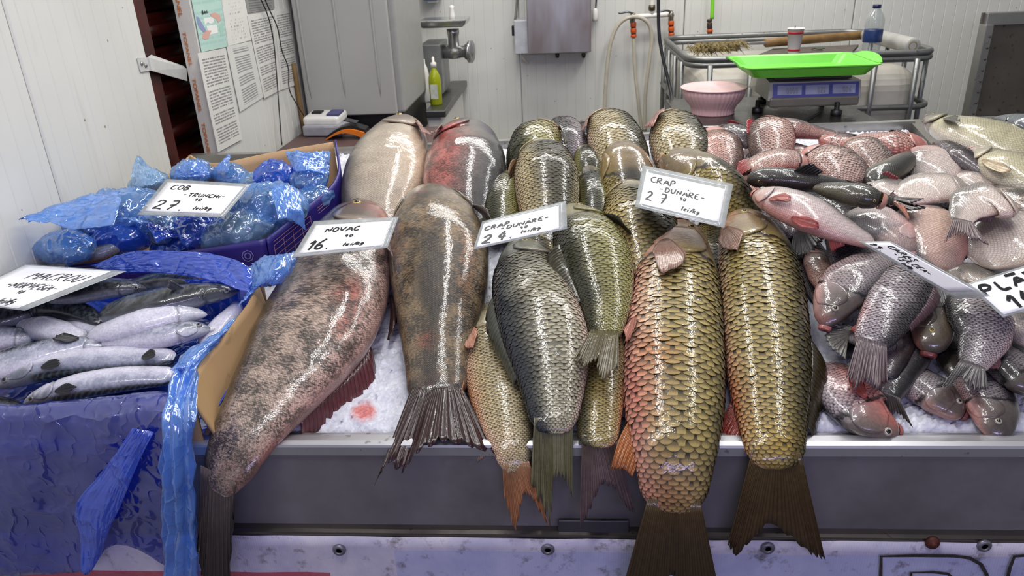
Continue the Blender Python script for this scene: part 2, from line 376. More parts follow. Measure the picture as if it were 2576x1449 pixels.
def arch(name, mat, z0, z1, dx, w, y0, y1, par):
    n = 13; u = np.linspace(0, 1, n); top = z0+(z1-z0)*np.sin(np.clip(u*1.25, 0, 1)*math.pi*.5)*(1-.55*u**2.2); low = np.maximum(z0-.004+np.clip(np.sin(u*math.pi), 0, 1)*(z1-z0)*.55, tbz+.001)
    X = q[0]+(u-.5)*w; V = []
    for y in (y0, y1):
        for k in range(n): V += [[X[k], y, top[k]], [X[k], y, low[k]]]
    Fs = []
    for k in range(n-1):
        a = 2*k; b = 2*n+2*k
        Fs += [[a, a+1, a+3, a+2], [b, b+2, b+3, b+1], [a, a+2, b+2, b], [a+1, b+1, b+3, a+3]]
    Fs += [[0, 2*n, 2*n+1, 1], [2*n-2, 2*n-1, 4*n-1, 4*n-2]]
    return mk(name, V, Fs, mat, par, smooth=False)
arch('orange_side', plain('orange_plastic', '#d8741c', .4, var=.05), tbz+.004, tbz+.05, 0, .15, q[1], q[1]+.012, pt)
arch('body', BLACK, tbz+.010, tbz+.062, 0, .155, q[1]+.0125, q[1]+.075, pt)
rbox('screen', (q[0]+.02, q[1]+.045, tbz+.062), (.05, .045, .004), plain('screen_dark', '#26262c', .15), pt, bev=.001, ry=.25)
q = atz(950, 318, tbz+.0); P = []
r = np.random.default_rng(5); g = np.stack(np.meshgrid(np.linspace(-1, 1, 14), np.linspace(-1, 1, 9), indexing='ij'), -1); V = np.zeros((14, 9, 3))
V[..., 0] = q[0]+g[..., 0]*.055; V[..., 1] = q[1]+.06+g[..., 1]*.02; V[..., 2] = tbz+.02+.018*(g[..., 0]+1)*.5+.014*fno(g, 3.2, 8)+.004*r.normal(size=(14, 9)); V[..., 2] = np.maximum(V[..., 2], tbz+.002)
o = solid('crumpled_receipt', V, V-A([0, 0, .0012]), PAPERW, None, np.ones((14, 9, 4))); tag(o, 'crumpled white receipt paper lying beside the card terminal', 'paper')
# counter with meat grinder and bottles
crx = at(1121, 285, 3.35)[0]
cn = thing('counter', 'white counter with a dark steel top behind the grey cabinet', 'counter', (-.45, 3.75, 0))
rbox('top', ((cx1+.02+crx)/2, 3.77, cnz-.016), (crx-cx1-.02, .84, .032), m_steel('dark_worktop', '#6f6f6c', .35, .3), cn, bev=.005)
rbox('body', ((cx1+.02+crx)/2-.012, 3.78, (cnz-.034)/2), (crx-cx1-.05, .8, cnz-.036), WHITE, cn, bev=.004)
rbox('door', ((cx1+.02+crx)/2-.012, 3.372, .5), (crx-cx1-.09, .012, .78), WHITE, cn, bev=.003)
Yg = 3.78
def gp(px, py): return at(px, py, Yg)
a = gp(1062, 108); b = gp(1123, 245); gr = thing('meat_grinder', 'steel meat grinder with a feed tray on the counter beside the cabinet', 'grinder', (a[0], Yg, cnz))
rbox('motor_housing', ((a[0]+b[0])/2, Yg+.05, (a[2]+cnz+.012)/2), (b[0]-a[0], .26, a[2]-cnz-.012), plain('grinder_grey', '#8f918f', .35, .5), gr, bev=.006)
for dx in (-.03, .03): rbox('foot', ((a[0]+b[0])/2+dx, Yg-.03, cnz+.006), (.02, .05, .012), BLACK, gr, bev=.002)
c = gp(1143, 130); lathe('feed_neck', [(.030, -.03), (.027, .0), (.026, .07), (.03, .085), (.03, gp(1143, 72)[2]-c[2])], c, CHROME, gr, n=24)
lathe('barrel', [(.033, -.06), (.033, .01), (.028, .02), (.028, .055), (.036, .06), (.036, .075), (.052, .078), (.052, .09), (.02, .092)], c, CHROME, gr, n=28, axis=(1, -.25, 0))
t0 = gp(1057, 62); t1 = gp(1180, 50)
tr0 = rbox('feed_tray', ((t0[0]+t1[0])/2, Yg, (t0[2]+t1[2])/2), (t1[0]-t0[0], .22, .035), CHROME, gr, bev=.012, seg=3, taper=.86)
lathe('stomper', [(.012, 0), (.014, .02), (.010, .05), (.013, .062), (.0001, .066)], gp(1138, 50), WHITE, gr, n=16)
q = at(1097, 247, 3.5); sb = thing('soap_bottle', 'yellow-green dish soap bottle with a white pump cap beside the grinder', 'bottle', (q[0], 3.5, cnz))
def m_liquid(name, c, al=.5):
    t = NT(name); t.ln(t.mix(t.noise(t.geo(), 30), lin(c), tuple(x*.8 for x in lin(c))), t.b.inputs['Base Color']); t.set(Roughness=.08); t.b.inputs['Transmission Weight'].default_value = al; t.b.inputs['IOR'].default_value = 1.4; return t.m
SOAP = m_liquid('yellow_soap', '#b3bd1e', .35)
lathe('body', [(.030, 0), (.033, .006), (.033, .10), (.031, .125), (.018, .15), (.012, .158), (.012, .168)], (q[0], 3.5, cnz), SOAP, sb, n=24, sx=.85)
lathe('cap', [(.013, .166), (.014, .185), (.006, .19), (.006, .21), (.0001, .213)], (q[0], 3.5, cnz), WHITE, sb, n=16)
LABELM = plain('bottle_label', '#cfd3c4', .5, var=.2, nscale=60)
slab('label', [(q[0]-.018, 3.4665, cnz+.095), (q[0]+.016, 3.4665, cnz+.095), (q[0]+.016, 3.4665, cnz+.03), (q[0]-.018, 3.4665, cnz+.03)], .001, LABELM, sb, (0, -1, 0))
q = at(1070, 247, 3.55); o = lathe('white_bottle', [(.022, 0), (.024, .01), (.024, .13), (.018, .16), (.011, .175), (.011, .195), (.0001, .197)], (q[0], 3.56, cnz), WHITE, None, n=20); tag(o, 'plain white bottle half hidden between the cabinet and the soap', 'bottle')
# wall fittings
a = at(1328, 137, 4.03); b = at(1487, 130, 4.03)
wx = thing('electric_panel', 'brushed steel box hung on the back wall with a small switch box', 'box', ((a[0]+b[0])/2, 4.19, a[2]))
def m_patchy():
    t = NT('patchy_steel'); p = t.geo(); n = t.noise(t.scale(p, (3, 1, .8)), 2.6, 3)
    t.ln(t.mix(t.ramp(n, [(.35, 0.), (.65, 1.)]), '#8a817d', '#a9aaad'), t.b.inputs['Base Color']); t.set(Metallic=.7, Roughness=.38); return t.m
rbox('body', ((a[0]+b[0])/2, 4.112, a[2]+.35), (b[0]-a[0], .165, .7), m_patchy(), wx, bev=.004)
for px in (1402, 1468):
    c = at(px, 139, 4.06); lathe('foot', [(.009, -.012), (.011, 0), (.011, .01)], c, BLACK, wx, n=12)
j0 = at(1297, 136, 4.06); j1 = at(1332, 50, 4.06)
jb = rbox('switch_box', ((j0[0]+j1[0])/2-.004, 4.12, (j0[2]+j1[2])/2), (j1[0]-j0[0]-.004, .14, j1[2]-j0[2]), plain('junction_grey', '#b7bac0', .45), wx, bev=.004)
rbox('switch_knob', ((j0[0]-.009), 4.1, (j0[2]+j1[2])/2+.03), (.016, .03, .05), BLACK, jb, bev=.003)
tube('cable', [at(1313, 137, 4.1), at(1318, 148, 4.12), at(1328, 158, 4.19)], .006, WHITE, wx, n=8, sm=16)
tube('cable', [at(1302, -30, 4.15), at(1300, 10, 4.14), at(1296, 50, 4.12)], .006, plain('grey_cable', '#77776f', .5), wx, n=8, sm=12)
sw = thing('pull_plug', 'white plug on a thin cable beside the steel wall box', 'plug', at(1496, 45, 4.17))
tube('cable', [at(1502, -30, 4.17), at(1498, 28, 4.17)], .004, CABLE, sw, n=8, sm=8); lathe('plug_body', [(.008, .03), (.014, .02), (.016, -.02), (.012, -.035), (.0001, -.038)], at(1497, 36, 4.165), WHITE, sw, n=14)
c = at(1085, -2, 4.12); bd = thing('soap_dispenser', 'bottom of a blue and white dispenser on the back wall at the top edge', 'dispenser', c)
rbox('shell', c+A([0, .02, .06]), (.10, .11, .13), plain('blue_plastic', '#2f6fae', .3), bd, bev=.02, seg=3); rbox('spout', c+A([.005, .02, -.008]), (.05, .05, .02), WHITE, bd, bev=.004)
# water pipe, valves, hoses
pp = thing('water_pipe', 'white water pipe with two lever valves on the back wall', 'pipe', at(1640, 40, 4.16))
Yp = 4.14
tube('pipe', [at(1640, -60, Yp), at(1640, 38, Yp)], .011, WHITE, pp, n=12, sm=6); tube('pipe', [at(1598, 42, Yp), at(1690, 36, Yp)], .012, WHITE, pp, n=12, sm=6)
lathe('collar', [(.016, -.014), (.018, 0), (.016, .014)], at(1640, 20, Yp), plain('brass_dark', '#5d5648', .35, .8), pp, n=14)
for px, py, lx, ly in ((1591, 38, 1556, 33), (1688, 34, 1652, 30)):
    lathe('valve', [(.010, -.03), (.014, -.02), (.014, .0), (.017, .005), (.012, .02), (.006, .03)], at(px, py+8, Yp-.02), plain('nickel', '#a79f90', .3, .9), pp, n=14)
    tube('lever', [at(px, py-4, Yp-.03), at((px*2+lx)/3, py-9, Yp-.04), at(lx+8, ly, Yp-.04), at(lx, ly, Yp-.04)], .005, plain('lever_steel', '#6e7478', .3, .8), pp, n=8, sm=14)
ORG = plain('orange_connector', '#c8541c', .4, var=.1); ORD = plain('connector_dark', '#3a2620', .5)
def connector(name, label, px, y0, y1, Y, parts=((0, .3, 1), (.3, .38, 0), (.38, .7, 1), (.7, .8, 0), (.8, 1, 1))):
    a = at(px, y0, Y); b = at(px+1, y1, Y); t = thing(name, label, 'connector', b); n = 0
    for u0, u1, k in parts:
        p0 = a*(1-u0)+b*u0; p1 = a*(1-u1)+b*u1; d = p1-p0; L_ = np.linalg.norm(d); r = .0155 if k else .0135
        lathe('coupling', [(r*.9, 0), (r, .003), (r, L_-.003), (r*.9, L_)], p0, ORG if k else ORD, t, n=16, axis=d)
    return t
connector('hose_connector', 'orange and black hose connector under the left wall valve', 1593, 56, 94, Yp-.02)
connector('hose_connector', 'orange hose connector under the right wall valve next to the black cable', 1688, 52, 90, Yp-.02)
connector('hose_connector', 'orange hose nozzle hanging on the bright green hose', 1785, 48, 108, 4.1, ((0, .12, 0), (.14, .42, 0), (.42, .55, 1), (.55, .65, 0), (.65, 1, 1)))
HOSE = plain('clear_hose', '#b9b2a2', .25, var=.08)
o = tube('clear_hose', [at(1520, 300, 4.1), at(1524, 200, 4.1), at(1532, 120, 4.1), at(1552, 60, 4.1), at(1590, 38, 4.09), at(1630, 50, 4.1), at(1642, 90, 4.11), at(1634, 150, 4.11), at(1622, 240, 4.11), at(1622, 330, 4.11)], .0098, HOSE, None, n=12, sm=60); tag(o, 'long clear hose looped over the left wall valve', 'hose', 'hoses on the back wall')
o = tube('clear_hose', [at(1594, 94, Yp-.02), at(1596, 170, 4.12), at(1606, 260, 4.12), at(1614, 330, 4.12)], .009, HOSE, None, n=12, sm=40); tag(o, 'clear hose hanging straight from the left orange connector', 'hose', 'hoses on the back wall')
o = tube('grey_hose', [at(1688, 90, Yp-.02), at(1676, 120, 4.12), at(1667, 180, 4.12), at(1668, 230, 4.12), at(1680, 290, 4.12)], .008, plain('grey_hose', '#8d8f92', .4), None, n=12, sm=40); tag(o, 'grey hose curving down from the right orange connector', 'hose', 'hoses on the back wall')
o = tube('green_hose', [at(1794, -60, 4.1), at(1793, 0, 4.1), at(1791, 48, 4.1)], .010, plain('green_hose', '#7cc832', .35, var=.05), None, n=12, sm=16); tag(o, 'bright green hose hanging from the top of the back wall', 'hose', 'hoses on the back wall')
o = tube('black_cable', [at(1657, -80, 2.9), at(1656, 0, 2.9), at(1657, 90, 2.9), at(1668, 150, 2.88), at(1686, 220, 2.85), at(1692, 262, 2.8), at(1694, 300, 2.75)], .0062, CABLE, None, n=10, sm=50); tag(o, 'thick black power cable hanging down in front of the back wall', 'cable')
# IBC tank
ix0, ix1, iy0, iy1, iz = at(1735, 155, 3.15)[0], at(2318, 128, 3.3)[0], 3.15, 3.98, 1.165
ib = thing('tank', 'plastic water tank in a galvanised tube cage behind the scale', 'tank', ((ix0+ix1)/2, 3.56, 0))
def loop(z, e=.0, rad=.09):
    pts = []
    for cx_, cy_, a0 in ((ix1-rad+e, iy1-rad+e, 0), (ix0+rad-e, iy1-rad+e, 90), (ix0+rad-e, iy0+rad-e, 180), (ix1-rad+e, iy0+rad-e, 270)):
        for k in range(7): t_ = math.radians(a0+k*15); pts.append((cx_+rad*math.cos(t_), cy_+rad*math.sin(t_), z))
    return A(pts)
iz = at(2000, 143, 3.15)[2]
for z_ in (iz, iz-.022): V, Fs = sweep(loop(z_), .0125, 10, True); mk('top_rail', V, Fs, GALV, ib)
zm = at(2280, 262, 3.2)[2]
for z_ in (zm, zm-.28): V, Fs = sweep(loop(z_, .01), .0115, 10, True); mk('cage_rail', V, Fs, GALV, ib)
nv = 6
for k in range(nv):
    x = ix0+.08+(ix1-ix0-.16)*k/(nv-1); tube('upright', [(x, iy0-.012, iz-.02), (x, iy0-.012, .15)], .011, GALV, ib, n=10, sm=6)
for k in range(4):
    y = iy0+.12+.6*k/3; tube('upright', [(ix0-.012, y, iz-.02), (ix0-.012, y, .15)], .010, GALV, ib, n=10, sm=6); tube('upright', [(ix1+.012, y, iz-.02), (ix1+.012, y, .15)], .010, GALV, ib, n=10, sm=6)
def m_tank():
    t = NT('milky_plastic'); p = t.geo(); n = t.noise(p, 5, 4); t.ln(t.mix(t.ramp(n, [(.35, 0.), (.7, 1.)]), '#98948a', '#bab6ac'), t.b.inputs['Base Color']); t.set(Roughness=.45); t.b.inputs['Subsurface Weight'].default_value = .1; return t.m
rbox('pallet', ((ix0+ix1)/2, (iy0+iy1)/2, .075), (ix1-ix0, iy1-iy0, .15), plain('pallet_wood', '#6b5638', .7), ib, bev=.005)
rbox('plastic_body', ((ix0+ix1)/2, (iy0+iy1)/2, (iz-.06+.14)/2), (ix1-ix0-.05, iy1-iy0-.05, iz-.06-.14), m_tank(), ib, bev=.09, seg=6)
bz = iz-.012
def lay(px, py, z=None): return atz(px, py, bz if z is None else z)
o = slab('cover_board', [lay(1872, 152), lay(2135, 138), lay(2160, 112), lay(1945, 122)], .012, plain('board_brown', '#5b524b', .7, var=.2), None, (0, 0, 1)); tag(o, 'grey-brown board lying over the open top of the tank', 'board')
q = lay(1812, 148)
bs = thing('broom', 'straw broom head with a steel clamp and wooden handle resting on the tank', 'broom', (q[0], q[1], bz))
a0 = lay(1738, 140); a1 = lay(1880, 128); r = np.random.default_rng(2); V = []; Fs = []
for k in range(420):
    u = r.random(); p = a0*(1-u)+a1*u+A([0, r.uniform(-.02, .09), .0]); d = A([r.normal(0, .02), -.05-.03*r.random(), r.normal(0, .01)]); p = p+A([0, .03, .012+r.random()*.025])
    w = .0022; i0 = len(V); V += [p+A([-w, 0, 0]), p+A([w, 0, 0]), p+A([0, 0, w*1.5]), p+d+A([-w*.5, 0, -.006]), p+d+A([w*.5, 0, -.006])]; Fs += [[i0, i0+1, i0+4, i0+3], [i0+1, i0+2, i0+4], [i0+2, i0, i0+3, i0+4]]
br = mk('bristles', V, Fs, plain('straw', '#8f7d4c', .7, var=.3), bs, smooth=False); br['kind'] = 'stuff'
rbox('head_block', (a0+a1)/2+A([0, .055, .02]), (.17, .10, .03), plain('straw_dark', '#7a6a3c', .7, var=.3), bs, bev=.008)
rbox('clamp', lay(1908, 128)+A([0, .02, .03]), (.09, .018, .012), CHROME, bs, bev=.003, rz=.1)
tube('handle', [lay(1930, 128)+A([0, .03, .03]), at(2175, 88, 3.72)+A([0, 0, 0])], .019, plain('pine_handle', '#8a6a3e', .55, var=.2), bs, n=14, sm=10)
q = lay(1996, 134); cu = thing('paper_cup', 'white paper cup with two red bands and a stirrer on the tank cover', 'cup', (q[0], q[1], bz))
k = proj(q+A([.1, 0, 0]))[0]-proj(q)[0]; rr = 20/k*.1; hh = 60*(.1/k)
lathe('cup_wall', [(rr*.70, .0), (rr*.72, .001), (rr*1.0, hh), (rr*1.05, hh), (rr*1.05, hh+.003), (rr*.96, hh), (rr*.66, .004), (.0001, .004)], (q[0], q[1], bz), PAPERW, cu, n=28)
REDB = plain('red_band', '#b3222c', .5, var=.05)
for f0, f1 in ((.10, .19), (.80, .90)): lathe('band', [(rr*(.71+.29*f0)+.0006, hh*f0), (rr*(.71+.29*f1)+.0006, hh*f1)], (q[0], q[1], bz), REDB, cu, n=28)
tube('stirrer', [A([q[0]-.004, q[1], bz+hh*.6]), A([q[0]-.004, q[1], bz+hh+.012])], .0018, plain('stirrer_brown', '#5a3020', .5), cu, n=6, sm=4)
q = lay(2190, 128); bt = thing('water_bottle', 'half-empty clear water bottle with blue cap and blue label on the tank', 'bottle', (q[0], q[1], bz))
k = proj(q+A([.1, 0, 0]))[0]-proj(q)[0]; rr = 23/k*.1; hh = 112*(.1/k)/math.cos(PITCH-math.radians(18))*1.0
def m_clear(name, tint, fac=.25):
    t = NT(name); tp = t.add('ShaderNodeBsdfTransparent'); tp.inputs[0].default_value = (*lin(tint), 1); g = t.add('ShaderNodeBsdfGlossy'); g.inputs['Roughness'].default_value = .08
    d = t.add('ShaderNodeBsdfDiffuse'); d.inputs[0].default_value = (.75, .77, .78, 1); m0 = t.add('ShaderNodeMixShader'); m0.inputs[0].default_value = .45; t.ln(g.outputs[0], m0.inputs[1]); t.ln(d.outputs[0], m0.inputs[2])
    lw = t.add('ShaderNodeLayerWeight'); lw.inputs[0].default_value = .25; n = t.noise(t.geo(), 40); f = t.math('MULTIPLY_ADD', lw.outputs['Facing'], .7, t.math('MULTIPLY', n, fac), clamp=True)
    mx = t.add('ShaderNodeMixShader'); t.ln(f, mx.inputs[0]); t.ln(tp.outputs[0], mx.inputs[1]); t.ln(m0.outputs[0], mx.inputs[2]); t.ln(mx.outputs[0], t.out.inputs[0]); return t.m
CLEAR = m_clear('clear_plastic', '#eef2f2'); CLEAR_C = m_clear('clear_laminate', '#e3e6e6', .35)
lathe('body', [(rr*.8, 0), (rr*.95, .004), (rr*.9, hh*.06), (rr, hh*.12), (rr*.92, hh*.2), (rr, hh*.28), (rr*.96, hh*.48), (rr*1.02, hh*.55), (rr*1.02, hh*.68), (rr*.8, hh*.8), (rr*.45, hh*.89), (rr*.36, hh*.92), (rr*.36, hh*.95)], (q[0], q[1], bz), CLEAR, bt, n=28)
lathe('cap', [(rr*.44, hh*.93), (rr*.44, hh), (rr*.4, hh*1.005), (.0001, hh*1.005)], (q[0], q[1], bz), plain('navy_cap', '#161f4a', .35), bt, n=18)
lb = lathe('label', [(rr*1.0, hh*.2), (rr*1.02, hh*.22), (rr*1.01, hh*.46), (rr*.99, hh*.48)], (q[0], q[1], bz), plain('label_blue', '#20396f', .35, var=.25, nscale=70), bt, n=28)
q0 = lay(2205, 112)+A([0, .12, .03]); q1 = lay(2288, 132)+A([0.0, -.02, .028]); d = q1-q0
pr = thing('plastic_roll', 'roll of clear plastic sheet on the right end of the tank', 'roll', (q1[0], q1[1], bz)); Lr = np.linalg.norm(d)
lathe('sheet', [(.012, 0), (.030, 0), (.031, .004), (.031, Lr-.004), (.030, Lr), (.017, Lr)], q0, plain('sheet_roll', '#a9a8a2', .3, var=.08), pr, n=26, axis=d); lathe('core', [(.017, Lr*.5), (.017, Lr+.001), (.014, Lr+.001), (.014, Lr*.5)], q0, plain('card_core', '#8b7753', .6), pr, n=22, axis=d)
q = lay(2060, 128); o = tube('green_string', [q+A([-.03, 0, .008]), q+A([-.01, .03, .01]), q+A([.02, .01, .008]), q+A([.0, -.015, .008]), q+A([-.02, .005, .012]), q+A([.03, .02, .008])], .003, plain('dull_green', '#4d5c4a', .7), None, n=6, sm=40); tag(o, 'small tangle of dull green string on the tank cover', 'string')
# steel table with bowl and scale
sz = at(1990, 311, 2.33)[2]; sx0, sx1 = at(1772, 318, 2.33)[0], at(2216, 300, 2.33)[0]
stb = thing('steel_table', 'low steel worktable carrying the scale behind the ice tray', 'table', ((sx0+sx1)/2, 2.55, 0))
rbox('table_top', ((sx0+sx1)/2-.03, 2.56, sz-.015), (sx1-sx0+.06, .46, .03), m_steel('worn_table_steel', '#5e5a56', .3, .3), stb, bev=.004)
rbox('edge_strip', ((sx0+sx1)/2-.03, 2.3275, sz-.013), (sx1-sx0+.06, .006, .026), STEEL_X, stb, bev=.001)
for x in (sx0, sx1-.03):
    for y in (2.37, 2.75): rbox('leg', (x, y, (sz-.03)/2), (.035, .035, sz-.03), STEEL_OLD, stb, bev=.003)
q = atz(1792, 284, sz); k = proj(q+A([.1, 0, 0]))[0]-proj(q)[0]; R0 = 80/k*.1; hb = 66/k*.1*1.02
o = thing('plastic_bowl', 'pink ribbed plastic bowl left of the scale', 'bowl', (q[0], q[1], sz)); PINK = plain('pink_plastic', '#dcb4b4', .4, var=.08)
lathe('ribbed_wall', [(R0*.66, 0), (R0*.68, .004), (R0*.66, hb*.12), (R0*.72, hb*.3), (R0*.86, hb*.5), (R0*.95, hb*.72), (R0*.985, hb*.94)], (q[0], q[1], sz), PINK, o, n=160, rib=.012, nrib=40)
lathe('inner_wall', [(R0*.985, hb*.95), (R0*.92, hb*.9), (R0*.82, hb*.5), (R0*.62, hb*.16), (.0001, hb*.1)], (q[0], q[1], sz), PINK, o, n=64)
lathe('lip', [(R0*.97, hb*.93), (R0*1.03, hb*.94), (R0*1.04, hb*.98), (R0*1.0, hb), (R0*.96, hb*.97)], (q[0], q[1], sz), PINK, o, n=64)
# the scale
f0, f1 = at(1930, 268, 2.45), at(2165, 255, 2.45); zt = at(2048, 206, 2.45)[2]; z0 = sz+.035; swd = f1[0]-f0[0]; cxm = (f0[0]+f1[0])/2
sc = thing('market_scale', 'market scale with blue-lit triple display under a lime green tray', 'scale', (cxm, 2.56, sz))
SCB = plain('scale_body_beige', '#a7a39a', .4, .2, var=.1); yb = 2.45
V = [[cxm-swd/2, yb, z0+.012], [cxm+swd/2, yb, z0+.012], [cxm+swd/2-.004, yb+.012, zt], [cxm-swd/2+.004, yb+.012, zt], [cxm-swd/2, yb+.27, z0+.012], [cxm+swd/2, yb+.27, z0+.012], [cxm+swd/2-.02, yb+.26, zt+.01], [cxm-swd/2+.02, yb+.26, zt+.01]]
mk('housing', V, [[0, 1, 2, 3], [1, 5, 6, 2], [5, 4, 7, 6], [4, 0, 3, 7], [3, 2, 6, 7], [0, 4, 5, 1]], SCB, sc, smooth=False)
rbox('chin', (cxm, yb+.02, z0+.006), (swd*.96, .05, .03), plain('scale_chin', '#7d7870', .4, .2), sc, bev=.006)
def fp(u, v, e=.0015): # on the sloped display face
    p = A([cxm-swd/2, yb, z0+.012])+A([swd, 0, 0])*u+A([0, .012, zt-z0-.012])*v; return p+A([0, -e, 0])
dp = slab('display', [fp(.05, .93), fp(.97, .93), fp(.97, .16), fp(.05, .16)], .003, plain('display_bezel', '#4a4f9c', .2, var=.1), sc, (0, -1, 0))
LCD = plain('lcd_glass', '#a9acd0', .12, var=.15); SEG = plain('lcd_digit', '#8a8a9c', .3)
for u0, u1 in ((.10, .36), (.40, .65), (.69, .93)): slab('window', [fp(u0, .80, .002), fp(u1, .80, .002), fp(u1, .30, .002), fp(u0, .30, .002)], .0008, LCD, dp, (0, -1, 0))
DIG = []   # digits are added with the lettering helpers below
for px, py in ((1908, 278), (2108, 285)):
    q = atz(px, py+8, sz); lathe('foot', [(.016, 0), (.017, .004), (.017, .016), (.008, .018), (.008, .04)], (q[0], q[1]+.02, sz), BLACK, sc, n=18)
for dx in (-.1, .1): lathe('foot', [(.016, 0), (.017, .004), (.017, .016), (.008, .018), (.008, .04)], (cxm+dx, yb+.23, sz), BLACK, sc, n=18)
rbox('pan_support', (cxm, yb+.13, zt+.014), (swd*.82, .2, .022), plain('pan_support_dark', '#4b4844', .5, .4), sc, bev=.003)
tube('power_cord', [A([cxm+.04, yb+.03, z0]), A([cxm+.02, yb-.02, sz+.012]), A([cxm-.02, 2.38, sz+.008]), A([cxm-.07, 2.318, sz+.006]), A([cxm-.10, 2.30, sz-.04])], .005, CABLE, sc, n=10, sm=40)
# green tray
gz = zt+.025
ga, gb, gc, gd = atz(1893, 199, gz), atz(2190, 189, gz), atz(2130, 160, gz), atz(1850, 172, gz)
GRN = plain('lime_green_plastic', '#68c23c', .35, var=.04)
gt = thing('green_tray', 'lime green plastic weighing tray with raised rim on the scale', 'tray', ((ga+gc)/2))
cg = (ga+gb+gc+gd)/4; wx_ = (np.linalg.norm(gb-ga)+np.linalg.norm(gc-gd))/2/2; wy_ = .135
def ringpts(sx_, sy_, z, rad=.03, n=6, sc_=1.):
    pts = []
    for cx_, cy_, a0 in ((sx_-rad, sy_-rad, 0), (-sx_+rad, sy_-rad, 90), (-sx_+rad, -sy_+rad, 180), (sx_-rad, -sy_+rad, 270)):
        for k_ in range(n): t_ = math.radians(a0+k_*90/(n-1)); pts.append((cg[0]+cx_+rad*math.cos(t_), ga[1]+wy_+cy_+rad*math.sin(t_), z))
    return A(pts)
rings = [ringpts(wx_*.92, wy_*.90, gz-.001), ringpts(wx_*.95, wy_*.93, gz), ringpts(wx_*1.07, wy_*1.06, gz+.026), ringpts(wx_*1.13, wy_*1.10, gz+.030), ringpts(wx_*1.13, wy_*1.10, gz+.033), ringpts(wx_*1.06, wy_*1.05, gz+.029), ringpts(wx_*.94, wy_*.92, gz+.004), ringpts(wx_*.5, wy_*.5, gz+.003)]
V = np.concatenate(rings); m = len(rings[0]); Fs = grid_faces(len(rings), m, True).tolist()+[list(range(m))[::-1], [(len(rings)-1)*m+j for j in range(m)]]
mk('pan', V, Fs, GRN, gt, smooth=False)
for sg, lift in ((-1, .022), (1, .024)):
    V = []; n_ = 9
    for k_ in range(n_):
        u = k_/(n_-1)*2-1; y = ga[1]+wy_+u*wy_*.8
        x0_ = cg[0]+sg*wx_*1.10; V += [[x0_, y, gz+.028], [x0_+sg*.028*(1-u*u*.5), y, gz+.03+lift*(1-u*u)**.5*.6], [x0_+sg*.028*(1-u*u*.5), y, gz+.034+lift*(1-u*u)**.5*.6], [x0_, y, gz+.033]]
    mk('handle_lip', V, grid_faces(n_, 4, True).tolist()+[[0, 1, 2, 3], [4*n_-1, 4*n_-2, 4*n_-3, 4*n_-4]], GRN, gt, smooth=False)
# steel cabinet at the right edge
ca0 = at(2474, 32, 3.42); sx_ = ca0[0]
sk = thing('steel_unit', 'old riveted stainless steel unit at the right edge of the back wall', 'unit', (sx_, 3.2, 0))
STG = m_steel('unit_steel', '#827b73', .4, .25)
rbox('upper_back', (sx_+.34, 3.43, ca0[2]-.215), (.68, .012, .43), STG, sk, bev=.002)
rbox('lower_back', (sx_+.36, 3.41, (ca0[2]-.44)/2), (.72, .012, ca0[2]-.44), STG, sk, bev=.002)
rbox('corner_flange', (sx_+.012, 3.40, ca0[2]-.245), (.03, .06, .40), STEEL, sk, bev=.002); rbox('corner_flange', (sx_-.012, 3.39, (ca0[2]-.46)/2), (.035, .05, ca0[2]-.46), STEEL, sk, bev=.002)
rbox('top_band', (sx_+.35, 3.415, ca0[2]-.025), (.68, .03, .05), STEEL, sk, bev=.003)
V = [(sx_+.03, 3.42, ca0[2]-.43), (sx_+.7, 3.2, ca0[2]-.43), (sx_+.7, 3.2, ca0[2]-.44), (sx_+.03, 3.42, ca0[2]-.44)]
rbox('shelf_rail', (sx_+.34, 3.36, ca0[2]-.44), (.66, .10, .018), STEEL, sk, bev=.003)
RIV = plain('rusty_rivet', '#3d2a1e', .6)
for k in range(8): lathe('rivet', [(.0045, 0), (.004, .003), (.0001, .004)], (sx_+.018, 3.369, ca0[2]-.09-.045*k), RIV, sk, n=8, axis=(0, -1, 0))
for k in range(7): lathe('rivet', [(.0045, 0), (.004, .003), (.0001, .004)], (sx_+.07+.08*k, 3.423, ca0[2]-.40-.004*k), RIV, sk, n=8, axis=(0, -1, 0))
# ------------------------------------------------------------------ notice wall: papers, bracket, cables
def m_print(name, base, ink, rows, dens=.5, mx=.1):
    t = NT(name); u = t.sep(t.uv()); fr = t.math('FRACT', t.math('MULTIPLY', u[1], rows)); row = t.math('FLOOR', t.math('MULTIPLY', u[1], rows))
    c = t.add('ShaderNodeCombineXYZ'); t.ln(t.math('MULTIPLY', u[0], 26.), c.inputs[0]); t.ln(t.math('MULTIPLY', row, 7.3), c.inputs[1])
    n = t.noise(c.outputs[0], 1.0, 2); c2 = t.add('ShaderNodeCombineXYZ'); t.ln(t.math('MULTIPLY', row, .61), c2.inputs[0]); n2 = t.noise(c2.outputs[0], 1.3, 1)
    k = t.math('MULTIPLY', t.math('LESS_THAN', t.math('ABSOLUTE', t.math('SUBTRACT', fr, .5)), .26), t.math('GREATER_THAN', n, 1-dens-.08))
    k = t.math('MULTIPLY', k, t.math('GREATER_THAN', n2, .4)); ax = t.math('ABSOLUTE', t.math('SUBTRACT', u[0], .5)); k = t.math('MULTIPLY', k, t.math('LESS_THAN', ax, .5-mx))
    ay = t.math('ABSOLUTE', t.math('SUBTRACT', u[1], .5)); k = t.math('MULTIPLY', k, t.math('LESS_THAN', ay, .44))
    st = t.noise(t.geo(), 9, 3); b = t.mix(t.ramp(st, [(.4, 0.), (.75, 1.)]), lin(base), tuple(x*.88 for x in lin(base)))
    t.ln(t.mix(t.math('MULTIPLY', k, .75), b, lin(ink)), t.b.inputs['Base Color']); t.set(Roughness=.45); return t.m
